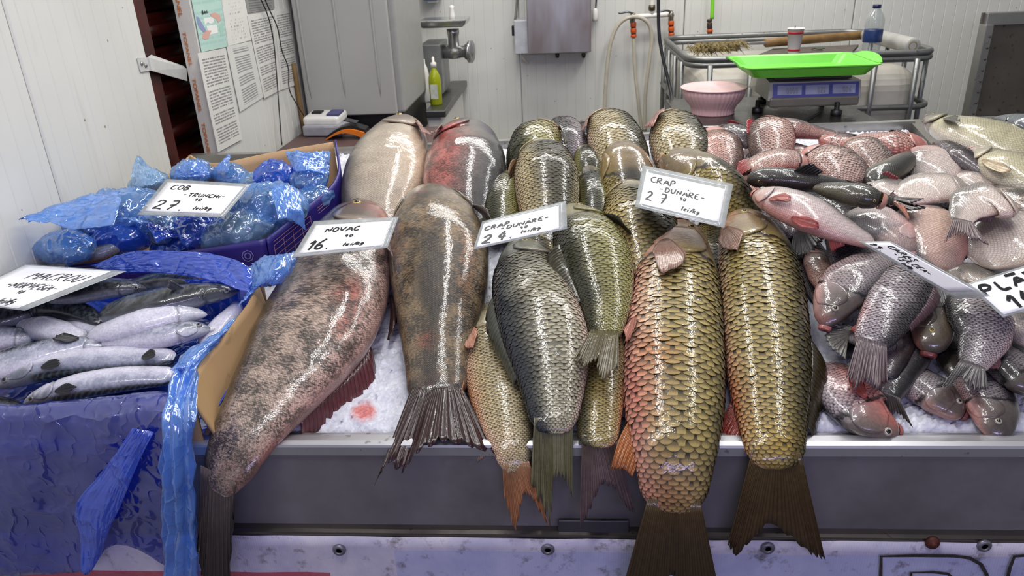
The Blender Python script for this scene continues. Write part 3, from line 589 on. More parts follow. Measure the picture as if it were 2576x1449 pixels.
PR1 = m_print('printed_page', '#d6d5cf', '#55565a', 34); PR2 = m_print('printed_table', '#d2d2cc', '#6a6b70', 26, .6, .2); PR3 = m_print('sparse_page', '#dbdad4', '#8a8b8e', 18, .35, .2)
TEAL = m_print('teal_poster', '#b4d3c8', '#9cc2ba', 12, .5, .0)
def paper(name, label, pix, mat, e=.004):
    q = [atx(x, y, XP+e) for x, y in pix]; o = slab(name, q, .0012, mat, None, (1, 0, 0)); return tag(o, label, 'paper', 'papers taped on the notice panel')
POST = paper('poster', 'pale teal poster with two hands swapping a receipt, taped on the panel', [(478, -24), (552, -34), (573, 117), (508, 131)], TEAL)
paper('notice', 'mostly blank white notice right of the teal poster', [(553, -34), (611, -44), (632, 101), (574, 116)], PR3)
paper('notice', 'long white notice of dense text at the lower left of the panel', [(497, 134), (568, 121), (610, 350), (549, 383)], PR1, .006)
paper('notice', 'white notice with a smudged table beside the long dense one', [(570, 117), (633, 103), (663, 244), (604, 282)], PR2)
paper('notice', 'tall white notice of dense text behind the thin hanging cables', [(622, 39), (689, 26), (706, 226), (665, 248)], PR1, .006)
paper('notice', 'tall printed notice next to the grey cabinet', [(690, 26), (731, 19), (752, 211), (707, 227)], PR1)
paper('notice', 'grey framed notice at the top of the notice panel', [(613, -20), (688, -32), (691, 22), (622, 33)], m_print('grey_notice', '#8d8d89', '#5d5e60', 8, .6))
# poster artwork: flat printed shapes
def flat(px, name, c, par, e=.0046):
    V = A([atx(x, y, XP+e) for x, y in px]); n = len(V); o = mk(name, np.concatenate([V, V-A([.0004, 0, 0])]), [list(range(n)), list(range(n, 2*n))[::-1]]+[[i, (i+1) % n, (i+1) % n+n, i+n] for i in range(n)], plain('print_'+c.strip('#'), c, .5, var=.03), par, smooth=False); return o
flat([(513, 46), (536, 42), (539, 56), (530, 60), (523, 56), (516, 63)], 'printed_ticket', '#e8e8e4', POST, .0044)
flat([(520, 66), (545, 62), (549, 82), (526, 88)], 'printed_ticket', '#e8e8e4', POST, .0044)
flat([(528, 35), (541, 31), (554, 38), (556, 50), (549, 57), (544, 47), (533, 43)], 'printed_hand', '#d2a59a', POST)
flat([(510, 85), (521, 76), (533, 77), (528, 86), (525, 97), (516, 100), (509, 96)], 'printed_hand', '#d2a59a', POST)
flat([(494, 40), (500, 44), (515, 70), (520, 78), (512, 82), (500, 68), (495, 52)], 'printed_receipt', '#8a93b8', POST)
flat([(551, 62), (560, 54), (563, 86), (556, 90)], 'printed_fold', '#a5c8ba', POST)
# white metal strap across the gap
b0 = [atx(346, 146, XL+.004), atx(371, 145, XL+.004), atx(378, 178, XL+.004), atx(355, 181, XL+.004)]
MTL = plain('white_strap', '#c9c9c6', .4, var=.08)
sp = thing('metal_strap', 'white bent metal strap bridging the gap between wall panel and notice panel', 'bracket', b0[2])
slab('wall_plate', b0, .003, MTL, sp, (1, 0, 0))
e0, e1 = at(466, 172, YP-.012), at(468, 204, YP-.012)
slab('arm', [b0[1], e0, e1, b0[2]], .004, MTL, sp, (0, -1, 0)); slab('top_flange', [b0[1], e0, e0+A([-.012, .02, .004]), b0[1]+A([-.004, .03, .004])], .003, MTL, sp, (0, 0, 1))
for px, py in ((356, 160), (366, 165)): lathe('screw', [(.006, 0), (.005, .003), (.0001, .004)], atx(px, py, XL+.004), STEEL, sp, n=10, axis=(1, 0, 0))
c = at(457, 188, YP-.012); lathe('screw', [(.007, .012), (.006, .004), (.0001, .0)], c+A([0, -.016, 0]), STEEL_OLD, sp, n=10, axis=(0, 1, 0))
o = tube('thin_cable', [atx(652, -10, XP+.02), atx(676, 40, XP+.02), atx(690, 110, XP+.02), atx(696, 190, XP+.02), atx(703, 290, XP+.02), atx(709, 365, XP+.02)], .0022, CABLE, None, n=8, sm=50); tag(o, 'thin black cable hanging straight down over the notices', 'cable', 'cables on the notice panel')
o = tube('thin_cable', [atx(663, -10, XP+.025), atx(680, 30, XP+.025), atx(700, 70, XP+.025), atx(708, 130, XP+.025), atx(728, 170, XP+.025), atx(724, 225, XP+.025), atx(748, 265, XP+.03), atx(765, 292, XP+.04)], .0022, CABLE, None, n=8, sm=60); tag(o, 'thin black cable curling over the notices toward the cabinet', 'cable', 'cables on the notice panel')
q = at(745, 190, 3.02); o = tube('wooden_stick', [at(738, 160, 2.96), at(757, 280, 2.96), A([at(757, 280, 2.96)[0]+.003, 2.96, tbz])], .010, plain('stick_wood', '#7d6238', .6), None, n=10, sm=6); tag(o, 'wooden stick standing between the notice panel and the grey cabinet', 'stick')
# ------------------------------------------------------------------ ice
def m_ice():
    t = NT('crushed_ice'); p = t.geo(); a = t.noise(p, 26, 4); v = t.add('ShaderNodeTexVoronoi'); v.inputs['Scale'].default_value = 120; t.ln(p, v.inputs['Vector'])
    c = t.mix(t.ramp(a, [(.3, 0.), (.7, 1.)]), '#b4b6c2', '#d3d4dc')
    bl = tr(915, 1035, .0); bl2 = tr(770, 1010, .0)
    def blob(q, r):
        d = t.add('ShaderNodeVectorMath', operation='DISTANCE'); t.ln(p, d.inputs[0]); d.inputs[1].default_value = tuple(q)
        return t.math('SUBTRACT', 1., t.math('DIVIDE', d.outputs['Value'], r), clamp=True)
    n2 = t.noise(p, 70, 4)
    k = t.math('MULTIPLY', t.ramp(t.math('MULTIPLY', blob(bl, .035), t.math('ADD', n2, .4)), [(.2, 0.), (.55, 1.)]), .8)
    c = t.mix(k, c, '#b5432f')
    k2 = t.math('MULTIPLY', t.math('MULTIPLY', blob(bl2, .09), t.ramp(n2, [(.45, 0.), (.6, 1.)])), .35)
    c = t.mix(k2, c, '#c98a7c')
    t.ln(c, t.b.inputs['Base Color']); t.set(Roughness=.2, IOR=1.31)
    t.b.inputs['Subsurface Weight'].default_value = .0; t.b.inputs['Subsurface Radius'].default_value = (.01, .012, .014); t.b.inputs['Subsurface Scale'].default_value = .5
    h = t.math('ADD', t.math('MULTIPLY', v.outputs['Distance'], .6), n2); t.bump(h, .5, .004); return t.m
ICE = m_ice()
def ice_bed(name, x0, x1, y0, y1, lab, skew=False, h0=.0, nx=300, ny=230):
    X, Y = np.meshgrid(np.linspace(x0, x1, nx), np.linspace(y0, y1, ny), indexing='ij')
    if skew: Y = y0+(Y-y0)*(yback(X)-.008-y0)/(y1-y0)
    P = np.stack([X, Y], -1); r = np.random.default_rng(3)
    h = h0+.006*fno(P, 12, 4)+.004*fno(P, 45, 5)+.0026*r.normal(size=X.shape)
    edge = np.minimum(np.minimum(X-x0, x1-X), np.minimum(Y-y0, (yback(X)-.008 if skew else y1)-Y)); h -= .03*np.clip(1-edge/.02, 0, 1)**2
    V = np.stack([X, Y, ZF+(Y-YF)*math.tan(TILT)+h], -1).reshape(-1, 3)
    # loose flakes on top
    n = 900; c = V[r.integers(0, len(V), n)]; size = r.uniform(.0025, .008, n)
    b = A([[1, 0, 0], [-.5, .87, 0], [-.5, -.87, 0], [0, 0, .5], [0, 0, -.5]])
    q = r.normal(size=(n, 3, 3)); q, _ = np.linalg.qr(q)
    FV = (c+A([0, 0, -.0012]))[:, None, :]+np.einsum('kj,nij->nki', b, q)*size[:, None, None]
    fl = A([[0, 1, 3], [1, 2, 3], [2, 0, 3], [1, 0, 4], [2, 1, 4], [0, 2, 4]])
    g = grid_faces(nx, ny); g = np.concatenate([g[:, [0, 3, 2]], g[:, [0, 2, 1]]])
    ff = (fl[None]+(np.arange(n)*5)[:, None, None]+len(V)).reshape(-1, 3)
    o = mk(name, np.concatenate([V, FV.reshape(-1, 3)]), np.concatenate([g, ff]), ICE)
    o.data.polygons.foreach_set('use_smooth', np.r_[np.ones(len(g), bool), np.zeros(len(ff), bool)])
    return tag(o, lab, 'ice', kind='stuff')
ice_bed('crushed_ice', XS+.004, X1-.002, YF+.031, YBK-.006, 'bed of crushed white ice covering the tilted stall tray under the fish', skew=True)
ice_bed('crushed_ice', X1+.055, X2-.05, YF+.03, YBK+.05, 'ice in the neighbouring tray under the two pale fish at right', nx=120, ny=120)

# ------------------------------------------------------------------ fish materials
def m_skin(name, fine, rough=.24):
    """wet skin: colour from the Col attribute, alpha = strength of dark mottling; fine = scale net strength"""
    t = NT(name); ca = t.add('ShaderNodeVertexColor', layer_name='Col'); p = t.geo(); uv = t.uv()
    m1 = t.noise(t.scale(uv, (.66, 1.4, 1)), 1., 4, .65); m2 = t.noise(p, 30, 3)
    mt = t.ramp(t.math('MULTIPLY_ADD', m2, .45, t.math('MULTIPLY', m1, .62)), [(.45, 0.), (.60, 1.)])
    c = t.mix(t.math('MULTIPLY', mt, ca.outputs['Alpha']), ca.outputs['Color'], '#241e19')
    sp = t.noise(p, 260, 2); c = t.mix(.28, c, t.mix(1., c, t.ramp(sp, [(.3, .35), (.7, 1.4)]), 'MULTIPLY'))
    wet = t.noise(p, 120, 3, .6)
    if fine:
        u = t.sep(uv); x = t.math('ADD', u[0], u[1]); y = t.math('SUBTRACT', u[0], u[1])
        cx = t.add('ShaderNodeCombineXYZ'); t.ln(x, cx.inputs[0]); t.ln(y, cx.inputs[1])
        v = t.add('ShaderNodeTexVoronoi', feature='DISTANCE_TO_EDGE', voronoi_dimensions='2D'); v.inputs['Scale'].default_value = 1.; v.inputs['Randomness'].default_value = .22
        t.ln(cx.outputs[0], v.inputs['Vector'])
        net = t.ramp(v.outputs['Distance'], [(.02, 0.), (.22, 1.)])
        c = t.mix(t.math('MULTIPLY', t.math('SUBTRACT', 1., net), fine), c, t.mix(1., c, '#5b4f49', 'MULTIPLY'))
        h = t.math('MULTIPLY_ADD', net, .55, t.math('ADD', t.math('MULTIPLY', wet, 1.3), t.math('MULTIPLY', sp, .5))); t.bump(h, .4, .0014); t.coat(t.math('MULTIPLY_ADD', net, .06, t.noise(p, 120, 2, .5)), .5, .0009)
    else: t.bump(t.math('ADD', wet, t.math('MULTIPLY', sp, .35)), .35, .0014); t.coat(t.noise(p, 140, 2, .5), .5, .0010)
    t.ln(c, t.b.inputs['Base Color']); t.set(Roughness=.38); t.b.inputs['Specular IOR Level'].default_value = .35
    t.b.inputs['Subsurface Weight'].default_value = .06; t.b.inputs['Subsurface Scale'].default_value = .004
    t.b.inputs['Coat Weight'].default_value = .8; t.b.inputs['Coat IOR'].default_value = 1.5; t.b.inputs['Coat Roughness'].default_value = .09
    return t.m
SKIN = m_skin('wet_fish_skin', 0); SKIN_FINE = m_skin('wet_fine_scaled_skin', .42)
def m_scale():
    t = NT('fish_scale'); ca = t.add('ShaderNodeVertexColor', layer_name='Col'); u = t.sep(t.uv()); p = t.geo()
    ax = t.math('ABSOLUTE', t.math('MULTIPLY_ADD', u[0], 2., -1.))
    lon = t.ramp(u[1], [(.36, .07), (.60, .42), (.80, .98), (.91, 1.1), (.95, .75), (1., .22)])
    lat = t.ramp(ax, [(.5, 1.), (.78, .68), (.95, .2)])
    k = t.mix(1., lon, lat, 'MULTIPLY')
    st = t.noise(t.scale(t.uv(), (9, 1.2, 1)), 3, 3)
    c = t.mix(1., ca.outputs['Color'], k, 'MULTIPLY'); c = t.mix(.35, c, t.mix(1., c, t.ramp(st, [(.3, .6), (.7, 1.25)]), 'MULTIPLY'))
    t.ln(c, t.b.inputs['Base Color']); wet = t.noise(p, 120, 3, .65); t.bump(wet, .4, .0014); t.coat(t.noise(p, 150, 2, .5), .5, .0010)
    t.set(Roughness=.42); t.b.inputs['Specular IOR Level'].default_value = .25; t.b.inputs['Coat Weight'].default_value = .62; t.b.inputs['Coat IOR'].default_value = 1.5; t.b.inputs['Coat Roughness'].default_value = .08
    return t.m
SCALE = m_scale()
def m_fin():
    t = NT('wet_fin'); ca = t.add('ShaderNodeVertexColor', layer_name='Col'); u = t.sep(t.uv()); p = t.geo()
    ry = t.math('ABSOLUTE', t.math('SINE', t.math('MULTIPLY', u[0], 110.)))
    c = t.mix(1., ca.outputs['Color'], t.ramp(ry, [(.0, .45), (.6, 1.15)]), 'MULTIPLY')
    n = t.noise(p, 90, 3); c = t.mix(.4, c, t.mix(1., c, t.ramp(n, [(.3, .5), (.7, 1.3)]), 'MULTIPLY'))
    t.ln(c, t.b.inputs['Base Color']); t.bump(t.math('ADD', ry, t.math('MULTIPLY', n, .8)), .5, .0012)
    t.set(Roughness=.3); t.b.inputs['Coat Weight'].default_value = .55; t.b.inputs['Coat Roughness'].default_value = .1; t.coat(t.noise(p, 130, 2), .5, .0012)
    tl = t.add('ShaderNodeBsdfTranslucent'); t.ln(c, tl.inputs[0]); mx = t.add('ShaderNodeMixShader'); mx.inputs[0].default_value = .18
    t.ln(t.b.outputs[0], mx.inputs[1]); t.ln(tl.outputs[0], mx.inputs[2]); t.ln(mx.outputs[0], t.out.inputs[0]); return t.m
FIN = m_fin()
IRIS_G = plain('iris_gold', '#b09a5e', .15, var=.2, nscale=300); IRIS_S = plain('iris_silver', '#aba294', .15, var=.2, nscale=300)
PUPIL = plain('pupil_black', '#060607', .06, var=0); IRIS_D = plain('iris_grey', '#7d7d84', .15, var=.3, nscale=300)
MOUTHD = plain('mouth_dark', '#2a0d0a', .3)
# ------------------------------------------------------------------ fish kinds: dorsal, flank, belly, head colours
K = {
 'gold':   dict(d='#3f3a22', f='#93824e', b='#c09a7e', h='#67593c', hb='#b98f80', fin='#4a3a1e', mot=.0, scales=24, sz=1.),
 'olive':  dict(d='#33321f', f='#88824f', b='#beab88', h='#6a6342', hb='#b3936f', fin='#3c3826', mot=.0, scales=28, sz=1.),
 'pale':   dict(d='#4a4636', f='#a99b76', b='#cda88f', h='#7c7254', hb='#c79a86', fin='#8a6a4c', mot=.0, scales=28, sz=1.),
 'blue':   dict(d='#1f242c', f='#969079', b='#c0a598', h='#52564e', hb='#8f8d80', fin='#40443a', mot=.0, scales=30, sz=1.),
 'brownh': dict(d='#332d1c', f='#86753e', b='#b18a6a', h='#5d4d33', hb='#8d6a50', fin='#3d311d', mot=.0, scales=26, sz=1.),
 'grey':   dict(d='#221f24', f='#80777a', b='#b3999a', h='#4c443f', hb='#a37c70', fin='#37333a', mot=.12, scales=30, sz=1.),
 'lilac':  dict(d='#3a3538', f='#958b90', b='#bda5a5', h='#5c534d', hb='#b08a80', fin='#4a3038', mot=.05, scales=26, sz=1.),
 'pink':   dict(d='#66504a', f='#bd9a8e', b='#cc857b', h='#a86c64', hb='#cf7a70', fin='#8e2f30', mot=.08, scales=34, sz=1.),
 'red':    dict(d='#4f393c', f='#b1857c', b='#c46f66', h='#8c5550', hb='#cc6a60', fin='#7d2a2c', mot=.05, scales=32, sz=1.),
 'dark':   dict(d='#0f0e10', f='#2c2522', b='#5e4c44', h='#221b18', hb='#5b3f36', fin='#1d1718', mot=.2, scales=0, sz=.5),
 'olived': dict(d='#1d1b16', f='#4d4636', b='#7c7058', h='#2c2820', hb='#5a4c3e', fin='#26211d', mot=.1, scales=0, sz=.55),
 'bream':  dict(d='#6f6963', f='#bfb1a8', b='#d3bbb2', h='#9a8f88', hb='#d0b3ab', fin='#6a4f55', mot=.0, scales=0, sz=.45),
 'breamp': dict(d='#696563', f='#c3a597', b='#d1a096', h='#a08c86', hb='#d39d96', fin='#6b3a42', mot=.0, scales=0, sz=.45),
 'roach':  dict(d='#726d6c', f='#bfafac', b='#cc978f', h='#ab9790', hb='#cda097', fin='#9c4a48', mot=.03, scales=0, sz=.42),
 'bigmot': dict(d='#4b4338', f='#b8a292', b='#d0aa9d', h='#463f38', hb='#9b5a50', fin='#3d2124', mot=.92, scales=0, sz=.30),
 'bigdark':dict(d='#43382c', f='#857052', b='#1f1a18', h='#5e5547', hb='#8a7d6c', fin='#2a1216', mot=.95, scales=0, sz=.28),
 'bigpale':dict(d='#4f4a42', f='#b3a694', b='#cbb49c', h='#6d5f55', hb='#b98e80', fin='#8c5c58', mot=.18, scales=0, sz=.34),
 'bigred': dict(d='#26262a', f='#5e5754', b='#cb8f88', h='#4a4746', hb='#7d3f40', fin='#33282b', mot=.75, scales=0, sz=.28),
 'mack':   dict(d='#0c0f15', f='#83879a', b='#c3c1d0', h='#5d636e', hb='#b9bac6', fin='#25272d', mot=.0, scales=0, sz=.25),
 'mackd':  dict(d='#080a0e', f='#171b21', b='#7a7e8c', h='#1f242b', hb='#6a6f7a', fin='#1a1c22', mot=.0, scales=0, sz=.25),
 'zander': dict(d='#4f4c34', f='#a9a283', b='#ded6c6', h='#5d5850', hb='#9d8f86', fin='#6b675c', mot=.12, scales=0, sz=.42),
}
def wrap(x): return (x+math.pi) % (2*math.pi)-math.pi
def sm(x, a, b): x = np.clip((x-a)/(b-a), 0, 1); return x*x*(3-2*x)
class Fish:
    def __init__(s, pts, base, phi, r, kind, head=.22, seed=0, patches=(), droop=True, closed=True, thin=.45, belly=(.55, .85), dors=(.08, .34)):
        s.kind = kind; s.phid = math.radians(phi); s.r = r; s.head = head; s.seed = seed; s.patches = list(patches); s.belly = belly; s.dors = dors
        pts = A(pts, float); n = len(pts); bs = np.interp(np.arange(n), np.linspace(0, n-1, len(base)), base)
        if droop: bs = bs-np.clip((pts[:, 1]-1145)/165., 0, 1.6)*.075
        b = np.full(n, .05); rr = r*(1-thin*np.linspace(0, 1, n)**2)
        for _ in range(4):
            P = A([tr(x, y, h+bb) for (x, y, w), h, bb in zip(pts, bs, b)])
            T = np.gradient(P, axis=0); T /= np.linalg.norm(T, axis=1)[:, None]
            N = TN-T*(T @ TN)[:, None]; N /= np.linalg.norm(N, axis=1)[:, None]; L = np.cross(N, T)
            a = np.empty(n)
            for i in range(n):
                p0 = proj(P[i]); t2 = proj(P[i]+T[i]*.01)-p0; t2 /= np.linalg.norm(t2)+1e-9; pr = A([-t2[1], t2[0]])
                l = abs((proj(P[i]+L[i]*.01)-p0) @ pr)/.01; nn = abs((proj(P[i]+N[i]*.01)-p0) @ pr)/.01
                a[i] = pts[i, 2]/math.sqrt(l*l+(rr[i]*nn)**2)
            b = rr*a
        m = 121; d = np.r_[0, np.cumsum(np.linalg.norm(np.diff(P, axis=0), axis=1))]; u = np.linspace(0, d[-1], m)
        def rs(v, it):
            v = np.stack([np.interp(u, d, v[:, k]) for k in range(v.shape[1])], 1)
            for _ in range(it): v[1:-1] = (v[:-2]+2*v[1:-1]+v[2:])/4
            return v
        s.P = rs(P, 60); ab = rs(np.stack([a, b], 1), 40); s.a, s.b = ab[:, 0], ab[:, 1]
        s.len = d[-1]; s.u = np.linspace(0, 1, m)
        T = np.gradient(s.P, axis=0); s.T = T/np.linalg.norm(T, axis=1)[:, None]
        N = TN-s.T*(s.T @ TN)[:, None]; s.N = N/np.linalg.norm(N, axis=1)[:, None]; s.L = np.cross(s.N, s.T)
        if closed:
            c = np.sqrt(np.clip(1-(1-np.clip(s.u/.08, 0, 1))**2, 0, 1)); s.a = s.a*np.maximum(c, .02); s.b = s.b*np.maximum(c, .02)
            c = np.sqrt(np.clip(1-(1-np.clip((1-s.u)/.06, 0, 1))**2, 0, 1)); s.a = s.a*np.maximum(c, .55*c+.4); s.b = s.b*np.maximum(c, .04)
        s.am = s.a.max()
        s.up = 1. if math.sin(s.phid+math.pi/2) > math.sin(s.phid-math.pi/2) else -1.   # flank that faces up
    def ip(s, arr, u):
        u = np.clip(u, 0, 1); x = u*(len(s.u)-1); i = np.clip(x.astype(int), 0, len(s.u)-2); f = x-i
        return (arr[i].T*(1-f)+arr[i+1].T*f).T
    def S(s, u, phi, lift=0.):
        u = np.asarray(u, float); phi = np.asarray(phi, float); sh = u.shape; u = u.ravel(); phi = np.broadcast_to(phi, sh).ravel()
        c, q = np.cos(phi), np.sin(phi); e = .93
        c2 = np.sign(c)*np.abs(c)**e; q2 = np.sign(q)*np.abs(q)**e
        a, b = s.ip(s.a, u), s.ip(s.b, u); L, N, P = s.ip(s.L, u), s.ip(s.N, u), s.ip(s.P, u)
        n = (c/np.maximum(a, .004))[:, None]*L+(q/np.maximum(b, .004))[:, None]*N; n /= np.linalg.norm(n, axis=1)[:, None]
        lift = np.broadcast_to(lift, sh).ravel()
        V = P+(a*c2)[:, None]*L+(b*q2)[:, None]*N+n*lift[:, None]
        ov = u-1.; V = V+np.where(ov > 0, ov, 0)[:, None]*s.len*s.T[-1]
        return V.reshape(*sh, 3)
    def color(s, u, phi, under=False):
        k = K[s.kind]; u = np.asarray(u); w = wrap(phi-s.phid); dd = np.abs(w)/math.pi
        nz = fno(np.stack([u*6, np.cos(phi), np.sin(phi)], -1), 2.2, 100+s.seed); dd = dd+.05*nz
        d, f, b, h, hb = (A(lin(k[x])) for x in ('d', 'f', 'b', 'h', 'hb'))
        t1 = sm(dd, *s.dors)[..., None]; t2 = sm(dd, *s.belly)[..., None]
        c = d*(1-t1)+f*t1; c = c*(1-t2)+b*t2
        hc = h*(1-t2)+hb*t2; th = (1-sm(u, s.head*.85, s.head*1.08))[..., None]; c = c*(1-th)+hc*th
        g = np.exp(-((u-s.head)/.012)**2)*sm(dd, .2, .35); c = c*(1-.45*g[..., None])
        for (pu, pw, ru, rw, colr, st) in s.patches:
            e = np.exp(-(((u-pu)/ru)**2+(wrap(w-math.radians(pw))/math.radians(rw))**2))
            e = np.clip(e*(1.+.5*fno(np.stack([u*9, np.cos(phi)*2, np.sin(phi)*2], -1), 3., s.seed+9)), 0, 1)*st
            c = c*(1-e[..., None])+A(lin(colr))*e[..., None]
        c = c*(1+.10*fno(np.stack([u*20, np.cos(phi)*3, np.sin(phi)*3], -1), 2., s.seed+3))[..., None]
        if s.kind in ('mack', 'mackd'):
            wv = np.sin(u*150+2.2*np.sin(phi*6+s.seed)+1.2*fno(np.stack([u*14, phi], -1), 2., s.seed)); band = (1-sm(dd, .26, .36))*sm(u, .2, .28)
            stp = (sm(wv, .1, .5)*band)[..., None]; c = c*(1-.75*stp)+A(lin('#3d5257' if s.kind == 'mack' else '#26343a'))*.75*stp
            fr = sm(np.sin(phi), .35, .95)*sm(fno(np.stack([u*26, np.cos(phi)*3, np.sin(phi)*3], -1), 2.6, s.seed+8), -.15, .55); fk = .5 if s.kind == 'mack' else .10; c = c*(1-fk*fr[..., None])+A(lin('#b9bac8'))*fk*fr[..., None]
        mot = np.full(u.shape, k['mot'])*(1-sm(dd, .75, .95)*.6)*(1-.5*th[..., 0])
        return np.concatenate([np.clip(c, 0, 1), mot[..., None]], -1)
    def body(s, root, n1=84, n2=44, name='body'):
        u = 1-(1-np.linspace(0, 1, n1))**1.0; u = np.r_[0, .006, .014, .026, .042, u[u > .055]]; n1 = len(u)
        ph = np.arange(n2)/n2*2*math.pi; U, PH = np.meshgrid(u, ph, indexing='ij')
        V = s.S(U, PH); k = K[s.kind]; C = s.color(U, PH)
        # sunken gill slit, slight unevenness
        w = np.abs(wrap(PH-s.phid))/math.pi
        dent = -.05*s.am*np.exp(-((U-s.head*1.02)/.012)**2)*sm(w, .18, .4)+.012*s.am*fno(V, 30, s.seed+5)
        ctr = s.ip(s.P, U.ravel()).reshape(V.shape); dirv = V-ctr; V = V+dirv/(np.linalg.norm(dirv, axis=-1, keepdims=True)+1e-6)*dent[..., None]
        if k['scales']:
            m = (sm(U, s.head*.95, s.head*1.1)*(1-.8*sm(U, .93, .98)))[..., None]; C[..., :3] = C[..., :3]*(1-.72*m)
        size = .0062*k['sz']*(s.am/.07)**.5 if k['sz'] else .01
        circ = 2*math.pi*np.mean(np.sqrt((s.a**2+s.b**2)/2)); na = max(10, round(circ/size))
        UV = np.stack([PH/(2*math.pi)*na, U*s.len/size], -1).reshape(-1, 2)*.5
        V = V.reshape(-1, 3); Fs = grid_faces(n1, n2, True)[:, ::-1]
        # caps
        V = np.vstack([V, s.P[0], s.P[-1]]); C = np.vstack([C.reshape(-1, 4), C.reshape(-1, 4)[0], C.reshape(-1, 4)[-1]]); UV = np.vstack([UV, UV[0], UV[-1]])
        j = np.arange(n2); a = len(V)-2
        cap1 = np.stack([np.full(n2, a), np.full(n2, a), j, (j+1) % n2], -1); cap2 = np.stack([np.full(n2, a+1), np.full(n2, a+1), (n1-1)*n2+(j+1) % n2, (n1-1)*n2+j], -1)
        faces = Fs.tolist()+[[q[0], q[2], q[3]][::-1] for q in cap1.tolist()]+[[q[0], q[2], q[3]][::-1] for q in cap2.tolist()]
        return mk(name, V, faces, SKIN if k['scales'] else (SKIN_FINE if k['sz'] >= .26 else SKIN), root, col=C, uv=UV)
    def scales(s, root, na=None):
        k = K[s.kind]; na = na or k['scales']
        mid = np.sqrt((s.a**2+s.b**2)/2).max(); w = 2*math.pi*mid/na; us = []; u = s.head*.98
        while u < .985:
            us.append(u); loc = float(np.interp(u, s.u, np.sqrt((s.a**2+s.b**2)/2)))/mid; u += w*.43*max(.42, loc**.6)/s.len
        row = A(us); dphi = 2*math.pi/na; J = np.arange(na)
        U0 = np.repeat(row, na); par = np.repeat(np.arange(len(row)) % 2, na)
        PH = (np.tile(J, len(row))+.5*par)*dphi+s.phid; r = np.random.default_rng(s.seed+50)
        # the gill cover's curved rear edge bounds the scaled area
        ww = np.abs(wrap(PH-s.phid))/math.pi
        keep = (np.sin(PH) > -.55) & (U0 > s.head*(1.0-.10*np.cos((ww-.5)*math.pi*1.4)+.06))
        U0, PH = U0[keep], PH[keep]; n = len(U0)
        loc = np.interp(U0, s.u, np.sqrt((s.a**2+s.b**2)/2))/mid; Ls = w*.43*np.maximum(.42, loc**.6)/s.len*2.75*r.uniform(.94, 1.06, n)
        vv = A([0, .42, .72, .90, 1.]); ww_ = A([.62, 1.0, .88, .55, .14]); cx = A([-1, 0, 1.])
        gu = np.repeat(vv, 3); gx = np.tile(cx, 5)*np.repeat(ww_, 3)
        Um = U0[:, None]+Ls[:, None]*(gu-.15)[None]; Pm = PH[:, None]+gx[None]*dphi*.60
        lift = w*(-.03+.082*gu[None]*r.uniform(.6, 1.5, n)[:, None]+.035*(1-np.abs(gx))[None])
        V = s.S(Um, Pm, lift); C = s.color(np.clip(Um, 0, 1), Pm); jit = r.uniform(.86, 1.12, n)[:, None, None]; C[..., :3] = np.clip(C[..., :3]*jit, 0, 1)
        g = grid_faces(5, 3)[:, ::-1]; Fs = (g[None]+(np.arange(n)*15)[:, None, None]).reshape(-1, 4)
        uv = np.broadcast_to(np.stack([gx*.5+.5, gu], -1)[None], (n, 15, 2)).reshape(-1, 2)
        return V, Fs, C, uv, n
    def patch(s, root, name, U, PH, lift, mat, th=.0012, tint=None, colr=None, uv=None):
        """curved plate laid over the body: grids U, PH, lift (nu x nv) with a thickness"""
        nu, nv = U.shape; V = s.S(U, PH, lift); V2 = s.S(U, PH, np.asarray(lift)-th)
        C = s.color(np.clip(U, 0, 1), PH)
        if colr is not None: C[..., :3] = A(lin(colr)); 
        if tint is not None: C[..., :3] = np.clip(C[..., :3]*tint, 0, 1)
        C[..., 3] *= .3
        return solid(name, V, V2, mat, root, C, uv)
    def gill(s, root, side):
        pc = s.phid+side*math.pi*.52; nu, nv = 12, 11
        v = np.linspace(-1, 1, nv); u = np.linspace(0, 1, nu); UU, VV = np.meshgrid(u, v, indexing='ij')
        ph = pc+VV*math.pi*.27*side*(.55+.45*np.sin(np.clip(UU, 0, 1)*math.pi*.8))
        rear = s.head*(1.06-.16*VV**2); U = s.head*.46+(rear-s.head*.46)*UU
        lift = s.am*(.012+.055*UU**1.5*(1-.3*np.abs(VV)))*np.where(UU > .97, .75, 1.)
        return s.patch(root, 'gill_cover', U, ph, lift, SKIN, th=s.am*.05, tint=1.12, uv=np.stack([VV, UU], -1))
    def paired(s, root, name, u0, rel, ln, wid, ang=.0, colr=None, lift=.012):
        """paired fin folded back along the body; rel = degrees from dorsal; ang turns it towards +phi"""
        nu, nv = 9, 11; u = np.linspace(0, 1, nu); v = np.linspace(-1, 1, nv); UU, VV = np.meshgrid(u, v, indexing='ij')
        am = float(np.interp(u0, s.u, np.maximum(s.a, s.b))); fan = .22+.78*UU**.8*(1-.35*UU**4)
        rag = 1-.12*np.abs(np.sin(VV*13+s.seed)); tipr = 1-.42*VV**2*1.
        U = u0+ln*UU*tipr*rag/s.len; PH = s.phid+math.radians(rel)+(VV*fan*wid+ang*UU*ln)/am
        lf = lift*(.25+1.1*UU)+.0018*np.sin(VV*20)*UU
        fc = colr or K[s.kind]['fin']
        return s.patch(root, name, U, PH, lf, FIN, th=.0012, colr=fc, uv=np.stack([VV*.3, UU], -1))
